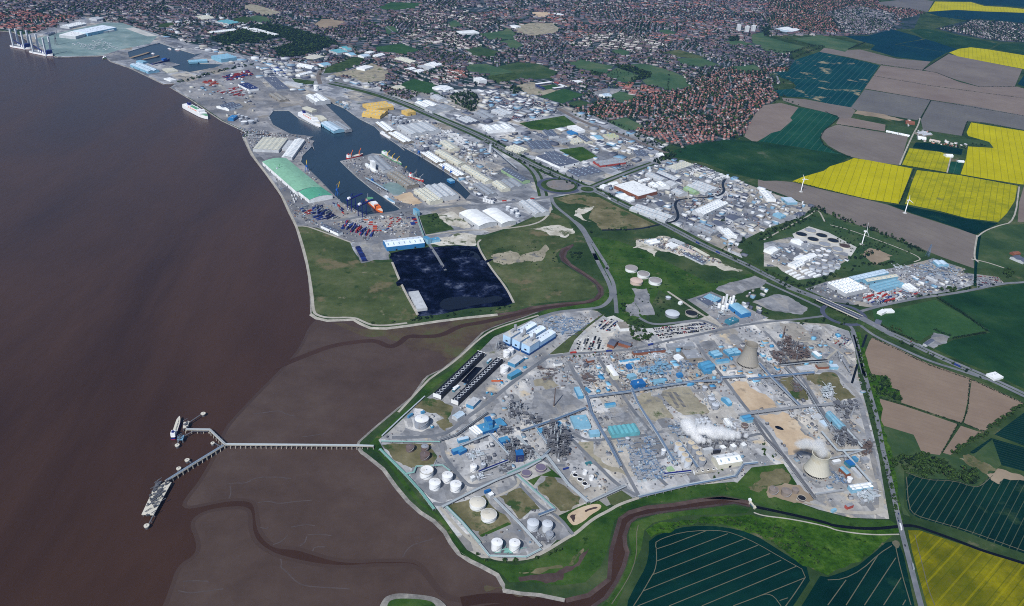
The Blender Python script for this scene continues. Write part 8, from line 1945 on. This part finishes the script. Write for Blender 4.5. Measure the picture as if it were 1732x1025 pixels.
# loose plant too small to tell apart: skids, valves, drums, stacked stores
def clutter(name,areas,n,label,pal,ang,smin=1.2,smax=4.5,hmax=3.2):
 rows_=[]; c_=L3(pal)
 for s in areas:
  P=GP(s); xs=np.array([p.x for p in P]); ys=np.array([p.y for p in P]); X=RN.uniform(xs.min(),xs.max(),n*3); Y=RN.uniform(ys.min(),ys.max(),n*3); ok=inpoly(P,X,Y) & (occ_get(X,Y) == 0); X,Y=X[ok][:n],Y[ok][:n]
  k=RN.integers(0,max(2,n // 7),len(X)); cx=RN.choice(X,max(2,n // 7)); cy=RN.choice(Y,max(2,n // 7)); pull=(RN.random(len(X)) < .6)[:,None]
  XY=np.where(pull,np.c_[cx[k],cy[k]]+RN.normal(0,7,(len(X),2)),np.c_[X,Y]); g_=inpoly(P,XY[:,0],XY[:,1]) & (occ_get(XY[:,0],XY[:,1]) == 0); XY=XY[g_]; m_=len(XY); cc=c_[RN.integers(0,len(c_),m_)]
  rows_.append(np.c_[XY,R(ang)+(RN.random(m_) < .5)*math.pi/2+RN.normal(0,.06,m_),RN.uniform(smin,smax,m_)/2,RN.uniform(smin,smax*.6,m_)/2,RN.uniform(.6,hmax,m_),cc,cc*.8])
 U=np.concatenate(rows_); V=HB[None].repeat(len(U),0).copy(); V[:,:,0] *= U[:,3:4]; V[:,:,1] *= U[:,4:5]; V[:,:,2] *= U[:,5:6]; ca,sa=np.cos(U[:,2])[:,None],np.sin(U[:,2])[:,None]
 X=V[:,:,0]*ca-V[:,:,1]*sa+U[:,0][:,None]; Y=V[:,:,0]*sa+V[:,:,1]*ca+U[:,1][:,None]; V[:,:,0],V[:,:,1]=X,Y; cl=np.zeros((len(U),6,3)); cl[:,:4]=U[:,9:12][:,None]; cl[:,4:]=U[:,6:9][:,None]
 tag(link(name,mass(name,V,HF,cl,'unit_paint','')),label,None,None,'stuff')
MIX=[(150,152,156),(186,188,190),(96,98,104),(78,80,88),(124,116,110),(120,144,164),(166,164,158),(130,104,94),(88,92,100),(136,138,142),(112,116,122)]
clutter('plant_clutter',["W 640,742 700,690 790,618 868,560 985,525 1090,556 1240,520 1440,562 1466,690 1500,870 1385,860 1270,815 1160,820 1085,836 1000,862 920,930 800,935 700,820","W 880,640 1010,600 1440,570 1466,690 1490,800 1350,835 1260,780 1080,830 980,840 880,790","M 0,0 1726,-60 1726,300 500,370"],1100,'small skids, valves and stored gear across the chemical plant',MIX,18)
clutter('yard_clutter',["W 190,40 420,100 735,155 900,165 1120,250 1010,315 800,220 640,160 430,150 290,140","W 1020,325 1120,262 1240,302 1375,352 1250,410 1270,445 1140,385","E 0,60 500,130 440,250 100,200","E 200,290 430,290 850,640 1190,600 1240,780 760,825 400,715","E 690,285 990,245 1525,545 1095,603","J 270,350 960,190 1340,215 1400,320 740,465","F 1000,815 1230,795 1380,855 1580,965 1450,965 1230,885","E 950,0 1300,20 1732,240 1732,560 1400,380 1080,170"],900,'pallets, vans and stored goods across the yards',MIX+[(200,202,206),(70,82,116)],50,1.8,6.5,3.4)
# ------------------------------------------------------------------ trees
paint('bark',(84,70,56),.95,.3,.6)
GREENS=L3([(40,62,28),(52,76,32),(64,88,38),(34,52,28),(58,78,44)]); DKG=L3([(22,42,28),(30,50,32),(38,58,34)]); FLW=L3([(66,96,32),(84,112,40),(200,206,180),(56,84,30),(74,102,36)])
def crown_arr(n,rng,rx=1.0,rz=1.0):
 """n leaf clump quads spread through an uneven crown of unit radius (centre 0)"""
 lob=rng.normal(0,.45,(7,3)); k=rng.integers(0,7,n); d=rng.normal(0,1,(n,3)); d /= np.linalg.norm(d,axis=1)[:,None]; r=rng.uniform(.35,1,n) ** .5*.62
 c=lob[k]+d*r[:,None]; c[:,2]=c[:,2]*.85; c *= np.array([rx,rx,rz]); sz=rng.uniform(.20,.36,n)
 nrm=d+rng.normal(0,.45,(n,3))+np.array([0,0,.5]); nrm /= np.linalg.norm(nrm,axis=1)[:,None]; a=np.cross(nrm,rng.normal(0,1,(n,3))); a /= np.linalg.norm(a,axis=1)[:,None]; b=np.cross(nrm,a)
 return np.stack([c-a*sz[:,None],c+b*sz[:,None],c+a*sz[:,None]*1.1,c-b*sz[:,None]*.9],1)
LQ=[(0,1,2,3)]
TREEM=[]
for k in range(8):
 rng=np.random.default_rng(100+k); A_=crown_arr(210,rng,1,1.05); cl=GREENS[rng.integers(0,5,210)]*rng.uniform(.8,1.25,(210,1)); TREEM.append(mass('crown',A_*3.6,LQ,cl[:,None],'leafage',''))
def trunk_mesh():
 q=MB(); q.cyl((0,0,0),.45,3.4,7,.28,cap=False)
 for k in range(5): a=k*1.26; q.tube((0,0,2.4+.2*k),(1.7*math.cos(a),1.7*math.sin(a),4.6+.3*k),.2,4,.06)
 return q.mesh('trunk','bark')
TRK=trunk_mesh(); NT=[0]
def tree(x,y,s,label,group):
 root=empty('tree',(x,y,0),random.uniform(0,6.28)); root.scale=(s,s,s*random.uniform(.9,1.15)); tag(root,label,'tree',group)
 t=link('trunk',TRK,root); c=link('crown',random.choice(TREEM),root); c.location=(0,0,5.0); NT[0] += 1
def on_line(s,step,spread,smin,smax,label,group):
 P=GP(s)
 for a,b in zip(P[:-1],P[1:]):
  L_=(b-a).length; k=max(1,int(L_/step))
  for i in range(k):
   p=a.lerp(b,(i+random.random())/k); tree(p.x+random.uniform(-spread,spread),p.y+random.uniform(-spread,spread),random.uniform(smin,smax),label,group)
def in_area(s,n,smin,smax,label,group):
 P=GP(s); xs=[p.x for p in P]; ys=[p.y for p in P]; k=0; t=0
 while k < n and t < n*30:
  t += 1; x,y=random.uniform(min(xs),max(xs)),random.uniform(min(ys),max(ys))
  if inpoly(P,np.array([x]),np.array([y]))[0]: tree(x,y,random.uniform(smin,smax),label,group); k += 1
on_line("R 990,590 1100,588",9,2,.7,1.0,'round dark tree on the bank below the last bund','trees below the last bund')
on_line("R 1215,575 1300,545 1375,510",9,2,.6,.9,'small dark tree on the bank beside the pale perimeter road','trees beside the perimeter road'); on_line("R 770,500 830,560 870,585",14,2,.5,.7,'low dark bush on the seaward bank','bushes on the seaward bank')
in_area("X 110,375 240,385 265,460 320,480 330,550 150,500",26,.6,1.0,'leafy tree in the copse beside tan field','trees in the copse')
in_area("T 420,60 600,20 700,60 800,110 960,130 1010,200 960,240 830,195 620,180 520,140 400,120",84,.7,1.45,'leafy tree in the overgrown paddock above the dark crop','trees in the overgrown paddock')
on_line("X 920,735 1000,670 1151,570",8,3,.8,1.1,'tree of the thick hedge beside the ploughed triangle','hedge trees by the ploughed field'); on_line("X 670,905 780,825 910,760",8,3,.8,1.1,'tree of the hedge between tan field and dark crop','hedge trees by the dark crop')
on_line("T 375,100 400,220 430,330 450,420",11,5,.5,.8,'roadside tree between plant and dark crop','roadside trees'); on_line("N 1290,60 1330,260 1390,500 1450,720 1480,900",12,5,.5,.8,'roadside tree along the plant edge','trees along the plant edge')
in_area("S 420,310 600,235 900,200 1180,220 1500,300 1700,480 1650,560 1400,430 1180,300 960,250 660,262",40,.35,.65,'flowering hawthorn bush on the scrub bank','hawthorns on the scrub bank')
in_area("I 790,640 860,640 960,740 940,770 850,780 800,720",34,.8,1.1,'dark tree in the wood beside the car park','trees beside the car park'); on_line("I 420,885 480,880",8,2,.5,.7,'verge tree at the plant gate','trees at the plant gate'); on_line("I 560,870 610,862",8,2,.5,.7,'verge tree along the entrance road','trees on the entrance road')
on_line("O 530,150 540,240 570,260 640,240",7,2,.5,.7,'tree round the small lawn below the steam','trees below the steam'); in_area("J 1145,350 1200,330 1270,350 1280,365 1160,375",12,.8,1.1,'tree in the clump beside the substation','trees by the substation'); in_area("J 1580,240 1640,215 1680,270 1610,300",12,.9,1.2,'tree beside the small farm','trees by the small farm')
in_area("J 740,580 900,650 1000,690 960,640 840,600",6,.6,.8,'tree beside the sports pavilion','trees by the pavilion'); on_line("Q 1330,380 1450,270",8,2,.4,.6,'small tree on the grassy slope by the pipe rack','trees on the slope'); print('trees',NT[0])
# hedges: each a single dense row of leaf clumps
def hedge(s,wdt,h,label,name='hedge',step=.9,sm=0,cols=DKG):
 P=GP(s)
 if sm: P=smooth(P,sm,False)
 o=P[0]; quads=[]; rng=RN
 for a,b in zip(P[:-1],P[1:]):
  L_=(b-a).length; n=max(4,int(L_*wdt/(step*step)*.55)); t=rng.random(n); u=np.array([(b-a).x,(b-a).y])/L_; nn=np.array([-u[1],u[0]])
  off=rng.uniform(-.5,.5,n)*wdt; c=np.c_[a.x-o.x+u[0]*t*L_+nn[0]*off,a.y-o.y+u[1]*t*L_+nn[1]*off,h*(1-(np.abs(off)/wdt*1.6) ** 2)*rng.uniform(.35,1.08,n)]
  sz=rng.uniform(.8,1.7,n); d=rng.normal(0,1,(n,3))+np.array([0,0,.7]); d /= np.linalg.norm(d,axis=1)[:,None]; e=np.cross(d,rng.normal(0,1,(n,3))); e /= np.linalg.norm(e,axis=1)[:,None]; f=np.cross(d,e)
  quads.append(np.stack([c-e*sz[:,None],c+f*sz[:,None],c+e*sz[:,None],c-f*sz[:,None]],1))
 Q_=np.concatenate(quads); cl=cols[rng.integers(0,len(cols),len(Q_))]*rng.uniform(.75,1.25,(len(Q_),1)); ob=link(name,mass(name,Q_,LQ,cl[:,None],'leafage','')); ob.location=(o.x,o.y,0); tag(ob,label,'hedge'); return ob
for s_,wd,h,lb in (("J 1150,410 1300,500 1490,635",6,7,'tall dark hedge along the far side of sports field'),("J 1255,680 1350,665 1475,645",5,6,'dark hedge closing the corner of sports field'),("J 1130,620 1180,645 1245,665",5,6,'dark hedge beside the small dark yard'),("J 745,575 830,630 920,660",5,6,'dark hedge between pavilion and carriageway'),("J 920,660 1020,705",5,6,'dark hedge below the sports field by the carriageway'),
                     ("X 715,695 600,900",3,2,'thin green ditch hedge between tan fields'),("X 790,400 775,600 740,690",3,2,'thin hedge up the tan field boundary'),("X 160,515 340,570 730,695 900,755",4,3,'hedge with white blossom between tan fields'),("X 140,125 300,200 500,300 800,405 1150,565",4,2.5,'low hedge along the carriageway and tan field'),
                     ("G 1000,340 900,575",5,2,'hedge between the two yellow fields'),("G 910,310 1220,365 1310,380 1700,450",4,2,'hedge above the streaky yellow field'),("D 780,430 1050,468 1150,485 1300,545 1430,578 1680,578",4,2.5,'hedge between far brown fields'),("D 730,505 1100,570 1732,655",4,2,'thin hedge across the pinkish field'),("D 670,592 1110,667 1732,772",4,2,'thin hedge below the pinkish field'),
                     ("D 1113,668 1045,790",5,2.5,'hedge beside the farm lane top'),("D 1355,808 1320,905",5,3,'hedge at the edge of notched yellow field'),("D 1360,806 1480,820 1732,868",4,2,'hedge above the notched yellow field'),("D 490,828 810,880 960,912",4,2,'thin hedge above rounded field'),("D 0,160 0,165 20,170",5,4,'short hedge in the far town'),
                     ("D 410,745 500,785 450,830 400,870 375,920 400,965 470,1010 560,1045",5,3,'curving hedge round the striped crop'),("D 1060,465 1225,358",5,3,'hedge beside the far ploughed field'),("D 560,330 670,285",7,6,'thick hedge beside the meadow'),("G 190,418 440,482 700,545 900,575",3,2,'thin hedge along the turbine field')):
 hedge(s_,wd,h,lb,'hedge',1.1 if h > 3 else 1.4)
# tree belts and woods that read as masses, and the trees of the town
TB=[]
def belt(s,wdt,n,smin=.6,smax=1.1,sm=0):
 P=GP(s)
 if sm: P=smooth(P,sm,False)
 Ls=[(b-a).length for a,b in zip(P[:-1],P[1:])]; T_=sum(Ls); n=int(T_*wdt/100*n)
 for _ in range(n):
  t=random.random()*T_; k=0
  while t > Ls[k] and k < len(Ls)-1: t -= Ls[k]; k += 1
  p=P[k].lerp(P[k+1],t/Ls[k]); TB.append((p.x+random.uniform(-.5,.5)*wdt,p.y+random.uniform(-.5,.5)*wdt,random.uniform(smin,smax)))
def wood(s,dens=.9,smin=.8,smax=1.3):
 P=GP(s); xs=np.array([p.x for p in P]); ys=np.array([p.y for p in P]); A=abs(sum(P[i].x*P[(i+1) % len(P)].y-P[(i+1) % len(P)].x*P[i].y for i in range(len(P))))/2
 m_=int((xs.max()-xs.min())*(ys.max()-ys.min())/55*dens); X=RN.uniform(xs.min(),xs.max(),m_); Y=RN.uniform(ys.min(),ys.max(),m_); ok=inpoly(P,X,Y); X,Y=X[ok],Y[ok]
 TB.extend(zip(X,Y,RN.uniform(smin,smax,len(X))))
for w_ in WOODS: wood(*w_)
for s_,wd,dn in (("F 970,100 1060,150 1200,220 1270,240",26,.7),("C 440,720 640,800 840,880 1000,960 1060,1010",16,.6),("C 350,700 450,770 640,850 900,950",10,.3),("A 560,60 760,110 900,160 1060,215 1150,250",34,.6),("A 1150,250 1400,300 1560,330",22,.4),("A 1180,555 1400,490 1600,445 1690,430",24,.8),("B 600,280 760,255 960,230 1260,195 1560,165 1732,150 C 0,140 200,130 430,90",26,.7),
                   ("C 330,110 450,85 600,60 800,30 950,0",24,.6),("B 440,500 470,445 640,385 690,355 650,310",14,.6),("F 0,150 280,310 480,400 620,450",16,.5),("F 0,110 280,270 480,360 640,430",12,.5),("F 760,480 900,560 1000,600",14,.5),("G 360,600 500,665 700,735 900,815 1080,900",28,.9),("G 0,790 260,670 360,600",30,.9),("J 40,240 270,340 500,240 640,190 960,180",20,.6),("J 40,240 180,320 330,360",22,.7),
                   ("F 1500,650 1610,700",14,.9),("F 1590,880 1732,800",26,.6),("J 0,260 200,360 370,430",10,.5),("J 660,590 900,700 1100,790 1300,870 1500,960",12,.35),("H 660,662 850,645 1100,620 1300,590 1600,545",10,.6),("D 0,330 180,350 350,300 400,310 180,390",18,.7),("D 60,225 250,290 380,310",12,.5),("C 900,410 1100,460 1280,490 1230,545",30,.6),("C 1080,250 1060,610 1250,580",8,.3),
                   ("C 1420,380 1460,480 1500,560 1460,650 1380,720",12,.5),("B 1000,600 1160,630 1290,650",16,.6),("B 1160,480 1300,435 1420,410",12,.6),("B 900,520 1000,480 1100,490",12,.5),("B 880,270 1060,300 1220,340 1400,360",8,.3),("D 950,60 1090,85 1400,130",10,.5),("D 1130,110 1300,140 1380,160",12,.4),("D 60,490 130,520 200,560 190,590 70,600",8,.4),("D 110,650 230,700",8,.4),("G 1020,140 1200,180 1340,200",16,.6),("D 1340,950 1530,985",14,.4),("J 1410,230 1405,330",8,.4),("J 700,455 1060,400 1300,370",8,.4),("J 1280,360 1420,340 1560,320",10,.5),
                   ("I 540,60 600,30 800,40 1000,10",10,.5),("I 520,700 420,780",6,.2),("I 1500,500 1732,610 J 0,510",10,.5),("I 1440,190 1560,260 1732,330",12,.6),("I 1600,130 1732,80",20,.5),("V 1290,450 1360,390",6,.2),("J 430,500 470,540 560,560 620,540",12,.25),("J 460,490 560,490 600,510",10,.3),("J 500,455 640,470",8,.5),("J 200,590 400,560 560,590",16,.35)):
 belt(s_,wd,dn)
# street and garden trees
k=0; HX,HY=H_[:,0],H_[:,1]; idx=RN.integers(0,len(H_),48000)
gx=HX[idx]+RN.normal(0,20,len(idx)); gy=HY[idx]+RN.normal(0,20,len(idx)); ok=np.isin(occ_get(gx,gy),(0,6)); TB.extend(zip(gx[ok],gy[ok],RN.uniform(.6,1.2,ok.sum())*np.where(gy[ok] > 3300,1.35,.85)))
# scattered bushes over the rough ground
def scatter(s,n,smin,smax):
 P=GP(s); xs=np.array([p.x for p in P]); ys=np.array([p.y for p in P]); X=RN.uniform(xs.min(),xs.max(),n*3); Y=RN.uniform(ys.min(),ys.max(),n*3); ok=inpoly(P,X,Y); X,Y=X[ok][:n],Y[ok][:n]; TB.extend(zip(X,Y,RN.uniform(smin,smax,len(X))))
scatter("C 640,500 720,450 870,500 820,545 700,535",60,.4,.8); scatter("F 720,790 1300,1000 W 1250,475 1090,540 1040,525 1000,420",120,.2,.5); scatter("G 400,680 700,780 1000,900 800,930 520,880",120,.3,.7); scatter("S 420,310 600,235 900,200 1180,220 1500,300 1700,480 1650,560 1400,430 1180,300 960,250 660,262",260,.15,.4); scatter("N 1270,100 1300,100 1480,900 1500,980 1440,960",80,.2,.45); scatter("T 360,20 400,10 470,420 430,440",60,.25,.5); scatter("F 0,860 400,830 430,1000 100,1023",60,.2,.4)
TBa=np.array(TB); print('mass trees',len(TBa))
dd=np.hypot(TBa[:,0],TBa[:,1]); lod=np.where(dd < 2600,26,np.where(dd < 3600,14,9)); parts=[]; cparts=[]
for n_ in (26,14,9):
 sel=TBa[lod == n_]; base=[crown_arr(n_,np.random.default_rng(300+k+n_),1.15,1.1) for k in range(10)]; sc={26: 1.5,14: 2.1,9: 2.6}[n_]
 for k in range(10):
  b=base[k]; ctr=b.mean(1,keepdims=True); b=(ctr+(b-ctr)*sc); s_=sel[k::10]
  if not len(s_): continue
  V=b[None]*(3.6*s_[:,2])[:,None,None,None]; V=V+np.stack([s_[:,0],s_[:,1],4.4*s_[:,2]],1)[:,None,None,:]; V=V.reshape(-1,4,3); parts.append(V)
  tc=np.concatenate([GREENS,DKG,DKG])[RN.integers(0,11,len(s_))]*RN.uniform(.7,1.15,(len(s_),1)); cparts.append((tc[:,None]*RN.uniform(.8,1.2,(len(s_),n_,1))).reshape(-1,3))
V=np.concatenate(parts); cl=np.concatenate(cparts); tag(link('woodland',mass('woodland',V,LQ,cl[:,None],'leafage','')),'distant woods, tree belts and garden trees as one mass',None,None,'stuff')

# ================================================================== air
m=bpy.data.materials.new('haze'); m.use_nodes=True; nt=m.node_tree
for n in list(nt.nodes):
 if n.type != 'OUTPUT_MATERIAL': nt.nodes.remove(n)
pv=nt.nodes.new('ShaderNodeVolumePrincipled'); pv.inputs['Color'].default_value=(.20,.44,1.0,1); pv.inputs['Density'].default_value=HAZE_DENSITY
pv.inputs['Anisotropy'].default_value=.1
nt.links.new(pv.outputs[0],[n for n in nt.nodes if n.type == 'OUTPUT_MATERIAL'][0].inputs['Volume'])
q=MB(); q.box((0,27000,-6),90000,70000,ALT+40,bottom=True)
me=q.mesh('haze',m); tag(link('haze',me),'thin blue summer haze over the whole view',None,None,'stuff')
